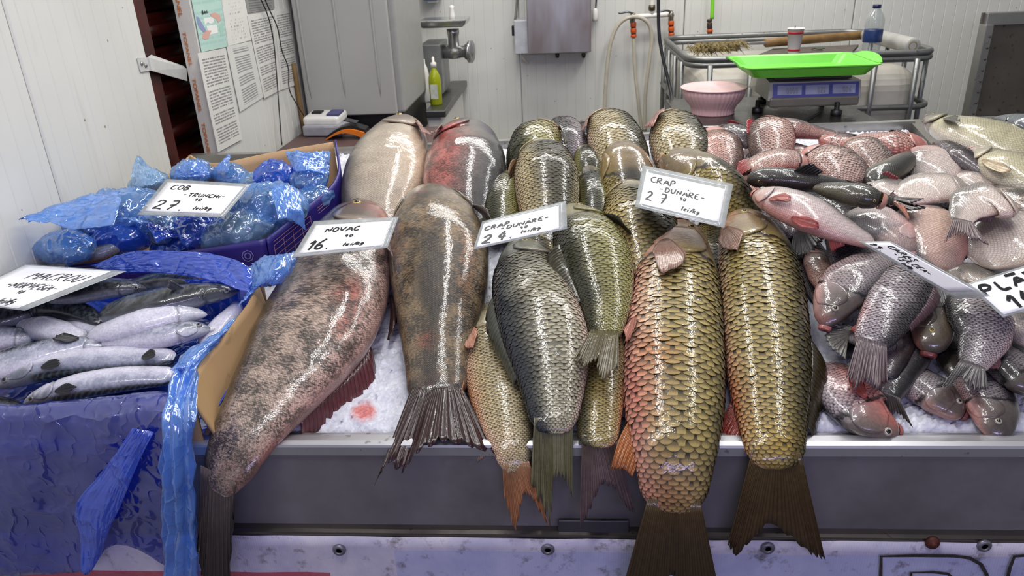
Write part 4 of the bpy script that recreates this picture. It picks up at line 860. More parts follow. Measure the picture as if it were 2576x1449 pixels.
    def median(s, root, name, u0, u1, rel, hgt, back=.5, colr=None, fold=0., shape='dorsal', rag=.1):
        """dorsal / anal fin standing from the body along the angle rel (deg from dorsal)"""
        nu, nv = 26, 6; u = np.linspace(0, 1, nu); t = np.linspace(0, 1, nv); UU, TT = np.meshgrid(u, t, indexing='ij')
        r = np.random.default_rng(s.seed+77); pr = np.interp(u, [0, .06, .25, .6, 1], [.35, .9, 1., .72, .5] if shape == 'dorsal' else [.5, 1., .8, .5, .3])
        pr = pr*(1-rag*r.random(nu)*(np.arange(nu) % 2)); hh = hgt*pr
        ph = np.full(UU.shape, s.phid+math.radians(rel))+math.radians(fold)*TT
        U = u0+(u1-u0)*UU+TT*hh[:, None]*back/s.len; lift = hh[:, None]*TT*.92-.004
        V = s.S(U, ph, lift); n = np.cross(V[1:-1, 1:2]-V[1:-1, 0:1], np.gradient(V, axis=0)[1:-1, :1]).mean((0, 1)); n /= np.linalg.norm(n)+1e-9
        V = V+n*(.0015*np.sin(UU*40)*TT)[..., None]
        C = np.ones((*UU.shape, 4)); C[..., :3] = A(lin(colr or K[s.kind]['fin'])); C[..., 3] = 0
        return solid(name, V, V-n*.0014, FIN, root, C, np.stack([UU*.6, TT], -1))
    def tail(s, root, tips, mode='Y', h=0., colr=None, rag=.12, width=1., ybias=-.012, sag=.0, hs=None):
        """tail fin: tips = pixels [tipA, (mid..), notch, ..., tipB] given left to right across the fan"""
        E_ = s.P[-1]; D = math.cos(s.phid)*s.L[-1]+math.sin(s.phid)*s.N[-1]
        if mode == 'Y': Q = A([at(x, y, min(E_[1]+ybias, .972)) for x, y in tips])
        else: Q = A([tr(x, y, (h if hs is None else hs[i])) for i, (x, y) in enumerate(tips)])
        a = s.a[-9]*width; Dl = s.L[-8]
        if (Q[-1]-Q[0]) @ Dl < 0: Dl = -Dl
        nu, nv = 49, 9; u = np.linspace(0, 1, nu); d = np.linspace(0, 1, len(Q)); Qi = np.stack([np.interp(u, d, Q[:, k]) for k in range(3)], 1)
        for _ in range(2): Qi[1:-1] = (Qi[:-2]+2*Qi[1:-1]+Qi[2:])/4
        r = np.random.default_rng(s.seed+31); base = s.P[-6][None]+Dl[None]*(a*(u*2-1)*.76)[:, None]
        rg = 1-rag*r.random(nu)*((np.arange(nu)//2) % 2); Qi = base+(Qi-base)*rg[:, None]
        t = np.linspace(0, 1, nv); V = base[:, None]*(1-t)[None, :, None]+Qi[:, None]*t[None, :, None]
        out = np.linalg.norm(Q-base.mean(0), axis=1).mean()
        V = V+s.N[-1]*(s.b[-9]*.7*(1-t)+sag*4*t*(1-t))[None, :, None]+s.N[-1]*(.0022*np.sin(u*70)[:, None]*t[None])[..., None]
        n = np.cross(V[-1, 0]-V[0, 0], V[nu//2, -1]-V[nu//2, 0]); n /= np.linalg.norm(n)+1e-9
        C = np.ones((nu, nv, 4)); fc = A(lin(colr or K[s.kind]['fin'])); bc = s.color(A([.97]), A([s.phid+1.5]))[0, :3]
        C[..., :3] = fc*np.ones((nu, nv, 1)); kk = ((1-t)**3)[None, :, None]*.5; C[..., :3] = C[..., :3]*(1-kk)+bc*.5*kk; C[..., 3] = 0
        UU, TT = np.meshgrid(u, t, indexing='ij')
        return solid('tail_fin', V, V-n*.0016, FIN, root, C, np.stack([UU*.9, TT], -1))
    def eye(s, root, side, u=.105, rel=74, rad=.1, iris=None, proud=.35):
        ph = s.phid+side*math.radians(rel); R = rad*float(np.interp(s.head, s.u, np.maximum(s.a, s.b)))
        c = s.S(A([u]), A([ph]), 0.)[0]; c1 = s.S(A([u]), A([ph]), .01)[0]; n = (c1-c)/np.linalg.norm(c1-c)
        prof = [(R*1.12, -.25*R), (R*1.08, .05*R), (R*1.0, .2*R), (R*.9, .30*R), (R*.6, .42*R), (R*.3, .48*R), (0.0001, .5*R)]
        e = lathe('eye', prof, c, iris or IRIS_G, root, n=20, axis=n)
        lathe('pupil', [(R*.6, .34*R), (R*.56, .48*R), (R*.3, .58*R), (.0001, .6*R)], c, PUPIL, e, n=16, axis=n)
        return e
    def mouth(s, root, open_=.3, w=.6, colr='#a86a60'):
        """lips round the nose tip with a dark opening"""
        i0 = 5; a = float(s.a[i0]); b = float(s.b[i0]); T = s.T[0]; n = 18; V = []; al = np.arange(n)/n*2*math.pi
        for rr, off in ((1.0, .0), (.95, -.006), (.72, -.010), (.42*max(.5, open_*1.3), -.007), (.01, .0)):
            c = s.P[2]+T*off*(.5+w*.5)
            V.append(c+(np.cos(al)*rr*a*min(w, 1.15))[:, None]*s.L[0]+(np.sin(al)*rr*b*min(w, 1.15))[:, None]*s.N[0])
        V = np.concatenate(V); C = np.ones((len(V), 4)); C[:, :3] = A(lin(colr)); C[:, 3] = 0; C[3*n:, :3] = A(lin('#1c0806'))
        return mk('mouth', V, grid_faces(5, n, True), SKIN, root, col=C, uv=np.zeros((len(V), 2)))
FISH = {}
SEED = [0]
NTRI = [0]
def fish(key, name, label, cat, group, pts, base=(0., 0.), phi=90, r=.62, kind='gold', tail=None, eye=True, gill=True, fins=(), patches=(), head=.22, na=None, mouth=None, both=False, split=0, iris=None, eyekw={}, n1=84, n2=44, **kw):
    SEED[0] += 1; f = Fish(pts, base, phi, r, kind, head=head, seed=SEED[0], patches=patches, **kw)
    c = f.P[len(f.P)//2]; zb = (f.P[:, 2]-f.b).min()
    root = thing(name, label, cat, (c[0], c[1], zb), group); FISH[key] = f
    f.body(root, n1, n2)
    if K[kind]['scales']:
        V, Fs, C, uv, n = f.scales(root, na); NTRI[0] += n*16
        if split:                                    # the largest carp: each visible scale its own part
            vis = V.reshape(n, 15, 3); nrm = np.cross(vis[:, 12]-vis[:, 0], vis[:, 5]-vis[:, 3]); ctr = vis[:, 7]
            view = CAM-ctr; view /= np.linalg.norm(view, axis=1)[:, None]; nrm /= np.linalg.norm(nrm, axis=1)[:, None]
            px = A([proj(q) for q in ctr]); size = np.abs((nrm*view).sum(1))*(1/np.linalg.norm(CAM-ctr, axis=1))**2
            up = (ctr-f.ip(f.P, np.clip(uv.reshape(n, 15, 2)[:, 7, 1]*0, 0, 1))); size[px[:, 1] > 1449] = 0
            order = np.argsort(-size*np.where((nrm*view).sum(1)*np.sign(((nrm*(ctr-f.P[60])).sum(1))+1e-9) > -2, 1, 0)); ind = order[:split]; rest = order[split:]
            g = grid_faces(5, 3)[:, ::-1]; Cn = C.reshape(n, 15, 4); un = uv.reshape(n, 15, 2)
            for q in ind: mk('scale', vis[q], g, SCALE, root, col=Cn[q], uv=un[q])
            m = len(rest); V = vis[rest].reshape(-1, 3); C = Cn[rest].reshape(-1, 4); uv = un[rest].reshape(-1, 2); Fs = (g[None]+(np.arange(m)*15)[:, None, None]).reshape(-1, 4)
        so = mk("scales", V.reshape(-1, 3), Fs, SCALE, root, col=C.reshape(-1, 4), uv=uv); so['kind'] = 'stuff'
    sides = (1, -1) if both or abs(math.sin(f.phid)) > .8 else ((f.up,))
    if gill:
        for sd in sides: f.gill(root, sd)
    if eye:
        for sd in sides: f.eye(root, sd, iris=iris, **eyekw)
    if mouth: f.mouth(root, *mouth)
    if tail: f.tail(root, **tail)
    for fn in fins:
        typ, a = fn[0], dict(fn[1])
        if typ in ('pectoral', 'pelvic'): a['rel'] *= f.up; a['ang'] *= f.up
        if typ == 'pectoral': f.paired(root, 'pectoral_fin', **a)
        elif typ == 'pelvic': f.paired(root, 'pelvic_fin', **a)
        elif typ == 'dorsal': f.median(root, 'dorsal_fin', **a)
        elif typ == 'anal': f.median(root, 'anal_fin', **a)
    return f
def pec(u0=.24, rel=125, ln=.07, wid=.018, ang=.0, **k): return ('pectoral', dict(u0=u0, rel=rel, ln=ln, wid=wid, ang=ang, **k))
def pel(u0=.5, rel=150, ln=.05, wid=.014, ang=.0, **k): return ('pelvic', dict(u0=u0, rel=rel, ln=ln, wid=wid, ang=ang, **k))
def dor(u0=.38, u1=.78, hgt=.035, rel=0, **k): return ('dorsal', dict(u0=u0, u1=u1, hgt=hgt, rel=rel, **k))
def ana(u0=.74, u1=.86, hgt=.045, rel=180, **k): return ('anal', dict(u0=u0, u1=u1, hgt=hgt, rel=rel, shape='anal', **k))
# ------------------------------------------------------------------ the fish on the ice, largest first
GC, GB, GX = 'carp heaped on the ice', 'bighead carp on the ice', 'mixed small fish heaped on the right of the tray'
PK = '#c98a80'; RD = '#a8382c'; OR = '#c06a2c'
fish('C17', 'carp', 'largest golden carp at front, tail hanging past the lower edge of the photo', 'fish', GC,
     [(1712, 554, 26), (1712, 600, 68), (1703, 680, 104), (1698, 780, 119), (1695, 880, 126), (1694, 980, 129), (1694, 1060, 123), (1697, 1140, 106), (1696, 1220, 87), (1692, 1295, 72)],
     (.085, .03, .0, 0), -6, .62, 'gold', na=20, head=.25, split=300, both=True, mouth=(.4, .7),
     tail=dict(tips=[(1560, 1500), (1625, 1530), (1690, 1440), (1745, 1530), (1812, 1500)], colr='#3a2a16', rag=.05),
     fins=[pec(.2, 118, .13, .03, -.1, colr='#8c6a5c'), ana(.78, .88, .06, 172, colr='#a5602c', back=1.3), dor(.42, .8, .03, 5, fold=-40, back=.8), pel(.5, 150, .07, .016, colr='#a05a48')],
     patches=[(.74, 150, .12, 36, RD, .55), (.45, 176, .4, 30, PK, .85), (.1, 120, .1, 60, '#b98a80', .6), (.95, 120, .06, 60, '#b0604e', .5), (.62, 120, .05, 26, '#a8602c', .5)])
fish('C18', 'carp', 'golden carp at the front right with a forked brown tail over the apron', 'fish', GC,
     [(1868, 530, 26), (1884, 580, 74), (1905, 650, 100), (1918, 750, 109), (1928, 850, 110), (1933, 940, 107), (1938, 1020, 97), (1945, 1090, 82), (1948, 1140, 74), (1950, 1180, 72)],
     (.07, .03, .0, 0), 25, .64, 'gold', na=21, head=.26, split=300, both=True, mouth=(.4, .7),
     tail=dict(tips=[(1830, 1370), (1850, 1400), (1938, 1310), (2040, 1395), (2076, 1410)], colr='#43301a', rag=.05),
     fins=[pec(.19, 120, .12, .028, -.15, colr='#8f6a5c'), dor(.6, .88, .05, -16, fold=-25, back=.7, colr='#2e2615'), ana(.8, .9, .06, 170, colr='#8c2f22', back=1.2)],
     patches=[(.85, 165, .1, 50, '#b5531f', .75), (.7, 175, .12, 40, RD, .5), (.08, 130, .1, 60, '#b98a74', .6), (.95, 90, .07, 80, '#a2822e', .5)])
fish('C14', 'carp', 'grey-blue carp with a dark back lying across the pale carp, above the steel rim', 'fish', GC,
     [(1315, 603, 24), (1316, 640, 58), (1326, 700, 88), (1343, 760, 103), (1364, 820, 109), (1381, 880, 106), (1388, 940, 92), (1392, 1000, 75), (1394, 1055, 59), (1393, 1090, 54)],
     (.07, .055, .045, .035), 158, .6, 'blue', na=27, dors=(.10, .42),
     tail=dict(tips=[(1335, 1215), (1385, 1335), (1392, 1200), (1420, 1205), (1440, 1255)], colr='#6e6a4a', rag=.2),
     fins=[pec(.21, 128, .09, .02), ana(.78, .86, .05, 178, colr='#55505a', back=1.2), dor(.4, .8, .03, 6, fold=30, back=.7)], patches=[(.55, 178, .25, 36, '#c9a49a', .6)])
fish('C13', 'carp', 'olive carp with a short frayed tail fin resting on the grey-blue carp', 'fish', GC,
     [(1430, 518, 22), (1446, 550, 54), (1472, 590, 80), (1492, 640, 93), (1510, 700, 86), (1522, 760, 69), (1522, 820, 49), (1520, 858, 37)],
     (.12, .09, .075, .075), 140, .62, 'olive', na=30,
     tail=dict(tips=[(1443, 905), (1465, 930), (1496, 905), (1512, 960), (1556, 935)], mode='h', h=.115, colr='#4a4024', rag=.25),
     fins=[pec(.2, 125, .09, .02, colr='#2a2820'), dor(.4, .78, .03, 4, fold=30)], patches=[(.5, -178, .3, 40, '#c6a084', .5)])
fish('C15', 'carp', 'pale carp with orange-pink belly partly under the grey-blue carp', 'fish', GC,
     [(1238, 763, 20), (1236, 800, 50), (1240, 850, 72), (1246, 920, 80), (1262, 1000, 80), (1280, 1080, 66), (1293, 1140, 46), (1300, 1190, 36)],
     (.03, 0., 0., 0), 18, .55, 'pale', na=30,
     tail=dict(tips=[(1268, 1250), (1296, 1345), (1318, 1240), (1340, 1255), (1384, 1335)], colr='#a8714c', rag=.22),
     fins=[pec(.2, 122, .09, .018, -.1, colr='#b0785e'), pel(.5, 152, .06, .012, colr='#9a6a4c'), ana(.78, .86, .045, 176, colr='#b39a84', back=1.2)],
     patches=[(.62, 150, .16, 36, '#c8793c', .7), (.3, 165, .2, 36, '#d8a894', .6), (.9, 140, .1, 60, '#cfa98c', .6)])
fish('C16', 'carp', 'small golden carp wedged under others with tail spread over the steel rim', 'fish', GC,
     [(1500, 760, 20), (1503, 810, 55), (1507, 870, 70), (1509, 940, 68), (1508, 1020, 60), (1505, 1080, 53), (1503, 1125, 49)],
     (.02, .03), 150, .6, 'gold', na=24, eye=False, gill=False,
     tail=dict(tips=[(1458, 1328), (1478, 1300), (1512, 1215), (1545, 1225), (1582, 1285), (1598, 1292)], colr='#5f4c4e', rag=.08),
     patches=[(.8, -160, .2, 40, '#bb5a22', .7)])
fish('C12', 'carp', 'yellow-gold carp below the dearer of the two carp cards', 'fish', GC,
     [(1580, 462, 25), (1588, 500, 64), (1604, 550, 90), (1622, 610, 96), (1640, 680, 90), (1650, 750, 70), (1655, 800, 50)], (.09, .05, .0), 65, .7, 'gold', na=26,
     patches=[(.6, 120, .2, 50, '#b5913a', .6)])
fish('C6', 'carp', 'pale gold carp with a strong dark net, between the two carp cards', 'fish', GC,
     [(1362, 362, 25), (1368, 395, 66), (1374, 440, 82), (1378, 490, 80), (1382, 540, 72), (1388, 590, 58), (1392, 640, 40)], (.10, .06, .03), 70, .7, 'pale', na=30, head=.2,
     fins=[pec(.2, 120, .08, .018)], patches=[(.6, 130, .3, 40, '#d0a182', .7)])
fish('C10', 'carp', 'carp showing its brown head just left of the dearer carp card', 'fish', GC,
     [(1560, 366, 26), (1570, 400, 58), (1579, 440, 70), (1590, 490, 76), (1600, 540, 72), (1610, 600, 50)], (.09, .04, .0), 85, .75, 'brownh', head=.5, na=28, patches=[(.2, -70, .15, 40, '#a5603f', .5), (.35, 60, .1, 40, '#8a7030', .6)])
fish('C11', 'carp', 'carp with a smooth brown head behind the dearer carp card', 'fish', GC,
     [(1672, 396, 24), (1708, 412, 48), (1760, 442, 68), (1810, 488, 75), (1845, 540, 72), (1860, 600, 58)], (.11, .07, .02), 50, .75, 'brownh', head=.42, na=26, mouth=(.4, .7, '#a37c60'))
fish('C4', 'carp', 'back-row carp with a pink gill, left of the rightmost one', 'fish', GC,
     [(1510, 290, 16), (1534, 312, 56), (1548, 350, 70), (1560, 390, 72), (1572, 430, 66), (1582, 480, 45)], (.06, .03, 0.), 40, .7, 'pale', na=30,
     fins=[pec(.2, 118, .1, .022, colr='#a87a6c')], patches=[(.1, 120, .12, 70, '#c28a78', .7), (.5, 150, .4, 40, '#d0b09a', .6)])
fish('C5', 'carp', 'rightmost carp along the back of the heap with a large pink pectoral fin', 'fish', GC,
     [(1690, 288, 20), (1700, 315, 58), (1706, 350, 74), (1722, 390, 78), (1740, 430, 72), (1760, 480, 50)], (.06, .03, 0.), 40, .7, 'pale', na=30,
     fins=[pec(.17, 122, .13, .032, -.1, colr='#a8776c', lift=.016)], patches=[(.1, 110, .12, 70, '#b5846c', .6)])
fish('C1', 'carp', 'carp with an ochre head at the far left of the carp heap', 'fish', GC,
     [(1360, 318, 22), (1352, 345, 62), (1345, 385, 70), (1340, 430, 68), (1338, 480, 50)], (.07, .04, 0.), 140, .75, 'olive', na=30, head=.3,
     fins=[pec(.3, 118, .08, .018)], patches=[(.2, -120, .2, 60, '#bf9a78', .6)])
fish('C2', 'carp', 'small greyish carp peeping over the back behind the ochre-headed carp', 'fish', GC,
     [(1405, 304, 18), (1418, 325, 45), (1425, 355, 52), (1430, 400, 48), (1432, 440, 30)], (.04, .02, 0.), 110, .75, 'lilac', na=30, patches=[(.25, -120, .1, 40, '#b05a50', .6)])
fish('C3', 'carp', 'dark small fish barely seen at the back between two carp', 'fish', GC,
     [(1470, 306, 12), (1472, 325, 22), (1474, 350, 26), (1476, 380, 20)], (.03, .02), 90, .8, 'grey', n1=40, n2=24)
fish('C7', 'carp', 'small carp wedged behind the pale gold carp, right side', 'fish', GC,
     [(1468, 372, 14), (1478, 395, 34), (1482, 425, 40), (1484, 470, 32)], (.05, .02), 90, .8, 'olive', n1=50, na=28)
fish('C8', 'carp', 'dark olive carp between the pale gold carp and the brown-headed carp', 'fish', GC,
     [(1480, 425, 18), (1492, 460, 38), (1498, 500, 42), (1498, 550, 40), (1496, 600, 28)], (.06, .03), 100, .8, 'olive', n1=50, na=26, patches=[(.2, 0, .2, 60, '#2a2830', .6)])
fish('C9', 'carp', 'greenish carp behind the cheaper carp card beside the bloodied bighead', 'fish', GC,
     [(1270, 438, 18), (1265, 470, 48), (1262, 510, 52), (1265, 560, 50), (1270, 610, 35)], (.05, .02), 120, .75, 'olive', na=30)
fish('C19', 'carp', 'dark carp in the shadow just below the cheaper carp card', 'fish', GC,
     [(1340, 545, 20), (1345, 580, 52), (1355, 630, 55), (1365, 690, 45), (1370, 740, 30)], (.03, .0), 100, .7, 'gold', na=28)
fish('C20', 'carp', 'carp mostly hidden between the two largest carp and the dearer carp card', 'fish', GC,
     [(1790, 545, 24), (1800, 590, 52), (1808, 650, 58), (1812, 730, 46), (1815, 800, 30)], (.02, .0), 80, .7, 'gold', na=24)
# bighead carp
fish('B1', 'bighead_carp', 'large mottled bighead carp slanting from its card to a tail hanging at lower left', 'fish', GB,
     [(912, 512, 34), (900, 550, 78), (878, 615, 108), (853, 690, 128), (822, 775, 141), (775, 862, 141), (715, 952, 118), (652, 1040, 94), (598, 1120, 75), (562, 1190, 62), (547, 1240, 52)],
     (.05, .0, .0, 0), 160, .6, 'bigmot', n1=130, n2=64, mouth=(.3, .8, '#4a2420'),
     tail=dict(tips=[(498, 1380), (512, 1470), (545, 1500), (575, 1480), (588, 1300)], colr='#2c2424', rag=.08),
     fins=[pec(.24, 128, .11, .026, .1, colr='#8a7270', lift=.02), ('anal', dict(u0=.57, u1=.80, rel=176, hgt=.11, shape='anal', colr='#5f3236', back=.7, rag=.25, fold=-10)), pel(.42, 176, .1, .016, .12, colr='#3d2624', lift=.02)],
     patches=[(.52, -105, .05, 16, '#b5382a', .7), (.6, -112, .03, 10, '#b84a34', .7), (.85, -165, .12, 30, '#b5665c', .6), (.45, -170, .25, 30, '#cfa496', .7), (.95, -120, .06, 60, '#5a2a28', .6), (.08, -30, .1, 60, '#2a2220', .7), (.1, -110, .06, 40, '#7d2c26', .7)])
fish('B2', 'bighead_carp', 'dark mottled bighead carp lying back-up with a wide black-red tail', 'fish', GB,
     [(1085, 482, 36), (1088, 520, 80), (1095, 570, 112), (1104, 640, 128), (1109, 720, 124), (1107, 800, 108), (1103, 880, 90), (1101, 950, 80), (1100, 1020, 76)],
     (.05, .0, .0, 0), 95, .78, 'bigdark', n1=130, n2=64, both=True, head=.2, belly=(.34, .52), dors=(.0, .14),
     tail=dict(tips=[(942, 1222), (975, 1160), (1010, 1195), (1045, 1140), (1110, 1110), (1180, 1125), (1245, 1145)], mode='h', hs=[-.01, .015, .0, .03, .035, .03, .01], colr='#2a0b10', rag=.12),
     fins=[pec(.22, 80, .11, .022, colr='#5f5450', lift=.02), ('pectoral', dict(u0=.3, rel=-82, ln=.12, wid=.016, ang=0, colr='#1c1a1b', lift=.03))],
     patches=[(.45, 45, .1, 14, '#a86a42', .55), (.55, -40, .12, 12, '#a2603c', .5), (.82, 10, .03, 14, '#8c2a22', .6), (.2, 10, .04, 10, '#a8382a', .6), (.33, 0, .08, 20, '#b0906a', .6), (.12, 0, .06, 50, '#6b6350', .6), (.97, 0, .05, 90, '#3a1216', .7)])
fish('B3', 'bighead_carp', 'pale cream bighead carp at the back beside the printed carton', 'fish', GB,
     [(1012, 302, 26), (1005, 335, 62), (986, 380, 90), (968, 430, 100), (955, 490, 100), (950, 550, 80), (945, 600, 55)], (.05, .02, 0.), 165, .7, 'bigpale', n1=110, n2=56, head=.33,
     fins=[pec(.30, 122, .10, .030, .1, colr='#a87a70', lift=.018), pel(.55, 172, .06, .016, colr='#6d4a4c', lift=.012)], patches=[(.3, -165, .12, 20, '#b0523f', .5), (.6, -150, .3, 50, '#cdb195', .6), (.02, 0, .05, 90, '#a85a58', .6)])
fish('B4', 'bighead_carp', 'dark bighead carp at the back with bloodied pink belly and red lips', 'fish', GB,
     [(1168, 318, 36), (1172, 350, 74), (1172, 400, 100), (1169, 450, 106), (1165, 500, 98), (1160, 560, 80), (1155, 620, 50)], (.05, .02, 0.), 35, .7, 'bigred', n1=110, n2=56, both=True, head=.3,
     fins=[pec(.22, 105, .1, .02, -.1, colr='#b08a84', lift=.014)], patches=[(.42, 80, .16, 26, '#c23c34', .85), (.5, 130, .22, 34, '#d09a90', .85), (.65, 85, .16, 28, '#c86a60', .75), (.05, 60, .05, 60, '#8c3438', .8)])
# ------------------------------------------------------------------ right-hand heap
def R(key, name, label, pts, base, phi, r, kind, **kw):
    kw.setdefault('n1', 60); kw.setdefault('n2', 32); pts = [(x, y, w*1.07) for x, y, w in pts]
    return fish(key, name, label, 'fish', GX, pts, base if isinstance(base, tuple) else (base, base), phi, r, kind, **kw)
CR, BR = 'crucian_carp', 'bream'
R('R36', CR, 'crucian carp with a raw pink belly on the ice at the steel rim, eye showing', [(2260, 1078, 16), (2228, 1068, 36), (2182, 1045, 58), (2140, 1005, 64), (2108, 955, 52), (2088, 915, 32)], .0, -28, .5, 'lilac', head=.3, mouth=(.3, .7, '#a05a50'), iris=IRIS_S, eyekw=dict(u=.13, rel=66, rad=.125),
  fins=[pec(.34, 120, .05, .012, colr='#a84a44')], patches=[(.4, 150, .4, 44, '#c4625a', .75), (.05, 150, .12, 70, '#b8665a', .7), (.7, 130, .2, 40, '#d08a80', .6)])
R('R40', CR, 'dark-headed crucian carp leaning its snout on the rim at the lower right corner', [(2500, 1108, 20), (2505, 1080, 44), (2500, 1040, 60), (2482, 990, 62), (2458, 945, 50), (2440, 915, 30)], .0, 150, .55, 'grey', head=.34, mouth=(.3, .7, '#5e3834'), iris=IRIS_S, eyekw=dict(u=.14, rel=60, rad=.125), patches=[(.3, -140, .25, 40, '#b8837c', .7), (.12, 0, .1, 70, '#2a2226', .6)])
R('R39', CR, 'small grey crucian carp with a purplish snout lying on the ice near the rim', [(2424, 1046, 16), (2402, 1028, 33), (2362, 1000, 45), (2322, 970, 45), (2292, 940, 34), (2270, 920, 20)], .0, 150, .6, 'grey', head=.34, mouth=(.3, .7, '#6b3c40'), iris=IRIS_S, eyekw=dict(u=.14, rel=58, rad=.125), patches=[(.1, 0, .15, 90, '#5c3438', .5)])
R('R41', CR, 'dark crucian carp cut off at the right edge above the corner fish', [(2610, 990, 20), (2572, 955, 44), (2536, 915, 48), (2505, 878, 34), (2490, 855, 20)], .03, 40, .6, 'grey', head=.2)
R('R37', CR, 'dark crucian carp tail-down on the ice behind the pink-bellied one', [(2335, 850, 18), (2302, 898, 38), (2266, 950, 37), (2242, 990, 28), (2236, 1006, 23)], .02, 60, .6, 'grey', eye=False, gill=False, head=.12, tail=dict(tips=[(2226, 1030), (2240, 1045), (2262, 1040), (2297, 1078)], mode='h', h=.012, colr='#3f3632'))
R('R38', CR, 'brownish crucian carp under the tail of the lilac one', [(2300, 820, 18), (2264, 868, 36), (2242, 910, 37), (2226, 950, 26)], .035, 30, .6, 'grey', eye=False, gill=False, patches=[(.5, 60, .3, 60, '#5a3a34', .5)])
R('R31', CR, 'silver-lilac crucian carp with clear scales and a purple tail pointing at the viewer', [(2312, 660, 32), (2292, 700, 62), (2257, 755, 70), (2222, 810, 60), (2196, 852, 47), (2188, 876, 39)], (.09, .07), 30, .5, 'lilac', na=24, head=.12, eye=False, gill=False,
  tail=dict(tips=[(2128, 950), (2150, 985), (2175, 960), (2205, 985), (2232, 965)], mode='h', h=.075, colr='#3f2430', rag=.2), fins=[dor(.3, .75, .02, 0, fold=-30), ana(.8, .9, .03, 178, colr='#b0605c')], patches=[(.8, 140, .12, 36, '#c47a78', .5)])
R('R30', CR, 'crucian carp facing down-left with round eye, right beside the forked-tail carp', [(2074, 826, 16), (2082, 795, 36), (2105, 750, 57), (2146, 706, 63), (2196, 672, 49), (2240, 655, 30)], (.06, .09), 165, .5, 'grey', na=28, head=.33, mouth=(.5, .8, '#9c5a56'), eyekw=dict(u=.15, rel=62, rad=.13), iris=IRIS_S, patches=[(.25, -150, .2, 40, '#b98a84', .6), (.6, -120, .3, 50, '#a8908e', .45), (.05, -110, .06, 50, '#a5665c', .5)])
R('R33', CR, 'olive-brown crucian carp facing down with a bright ringed eye', [(2335, 893, 22), (2340, 868, 42), (2345, 830, 53), (2341, 790, 56), (2332, 745, 50), (2326, 700, 30)], (.04, .06), 140, .6, 'grey', head=.42, mouth=(.35, .8, '#6b2f2c'), eyekw=dict(u=.17, rel=55, rad=.12), patches=[(.2, -60, .3, 90, '#463c2c', .75), (.1, -140, .15, 40, '#a8705f', .6)])
R('R34', CR, 'greyish crucian carp with a tattered translucent tail, right of the ringed-eye fish', [(2420, 735, 22), (2440, 762, 52), (2468, 805, 73), (2475, 850, 68), (2456, 898, 46), (2441, 928, 33)], (.08, .06), 160, .45, 'lilac', na=28, eye=False, gill=False, head=.1, tail=dict(tips=[(2367, 975), (2390, 975), (2412, 945), (2450, 985), (2486, 980)], mode='h', h=.07, colr='#4a4648', rag=.25), fins=[ana(.76, .88, .03, 178, colr='#8a5a58')], patches=[(.7, -165, .15, 40, '#b88a88', .6)])
R('R32', CR, 'crucian carp of which only a grey tail shows under the down-left facing one', [(2260, 850, 26), (2210, 850, 34), (2165, 845, 24), (2140, 842, 16)], .045, 90, .6, 'grey', eye=False, gill=False, tail=dict(tips=[(2128, 905), (2085, 870), (2066, 818), (2120, 815)], mode='h', h=.06, colr='#55524f', rag=.15))
R('R42', CR, 'pale fish end at the right edge under the bream card', [(2500, 795, 16), (2545, 812, 32), (2600, 835, 42), (2640, 850, 30)], .05, 60, .5, 'bream', eye=False, gill=False)
R('R35', CR, 'fish under the slanted card with only a grey tail fin hanging out', [(2310, 660, 20), (2335, 690, 30), (2352, 712, 24)], (.09, .08), 90, .6, 'grey', eye=False, gill=False, tail=dict(tips=[(2335, 765), (2362, 785), (2385, 775), (2408, 780)], mode='h', h=.085, colr='#5f5d5e', rag=.25))
R('R44', CR, 'pinkish fish squeezed between the forked-tail carp and the down-left facing crucian', [(2040, 630, 14), (2056, 660, 32), (2078, 700, 38), (2100, 745, 26)], .04, 40, .6, 'pink', eye=False, gill=False)
R('R28', CR, 'crucian carp looking up with a small eye, left of the slanted card', [(2108, 560, 16), (2121, 590, 40), (2141, 632, 54), (2162, 682, 54), (2182, 722, 40)], (.09, .05), 120, .55, 'grey', na=26, head=.34, iris=IRIS_S, eyekw=dict(u=.12, rel=40, rad=.13), patches=[(.15, -90, .15, 50, '#b08a6c', .6), (.5, -60, .2, 40, '#8f8684', .6)])
R('R29', CR, 'fish under the long pink one with a dark spread tail fin', [(1950, 520, 15), (1975, 550, 34), (2000, 578, 28), (2012, 590, 20)], .05, 60, .6, 'grey', eye=False, gill=False, tail=dict(tips=[(1985, 635), (2010, 650), (2040, 645), (2075, 600)], mode='h', h=.06, colr='#2e2a2c', rag=.15))
R('R49', CR, 'silvery fish flank beside the head of the long pink fish', [(1890, 512, 16), (1925, 536, 32), (1962, 565, 28), (1990, 590, 18)], .04, 60, .6, 'lilac', eye=False, gill=False)
R('R24', 'roach', 'long silvery-pink fish with red fins and snout pointing left', [(1902, 486, 15), (1940, 498, 33), (1990, 518, 43), (2050, 545, 44), (2105, 572, 34), (2160, 596, 22), (2200, 612, 14)], (.14, .13, .12), 32, .6, 'roach', head=.2, mouth=(.35, .8, '#b0685c'), iris=IRIS_S, eyekw=dict(u=.08, rel=60, rad=.13),
  fins=[pec(.24, 108, .045, .012, -.2, colr='#a85a54'), pel(.45, 132, .05, .014, -.1, colr='#a84a48'), ana(.7, .8, .03, 176, colr='#8e3a38')], patches=[(.45, 130, .25, 36, '#c97f78', .5), (.02, 0, .06, 90, '#b9786c', .6)])
R('R25', 'tench', 'dark olive fish with an open pink mouth pointing at the slanted card', [(2216, 506, 18), (2190, 498, 27), (2140, 488, 28), (2090, 478, 20), (2055, 470, 12)], (.16, .15), 95, .85, 'olived', mouth=(.8, 1.25, '#b08070'), both=True, head=.25)
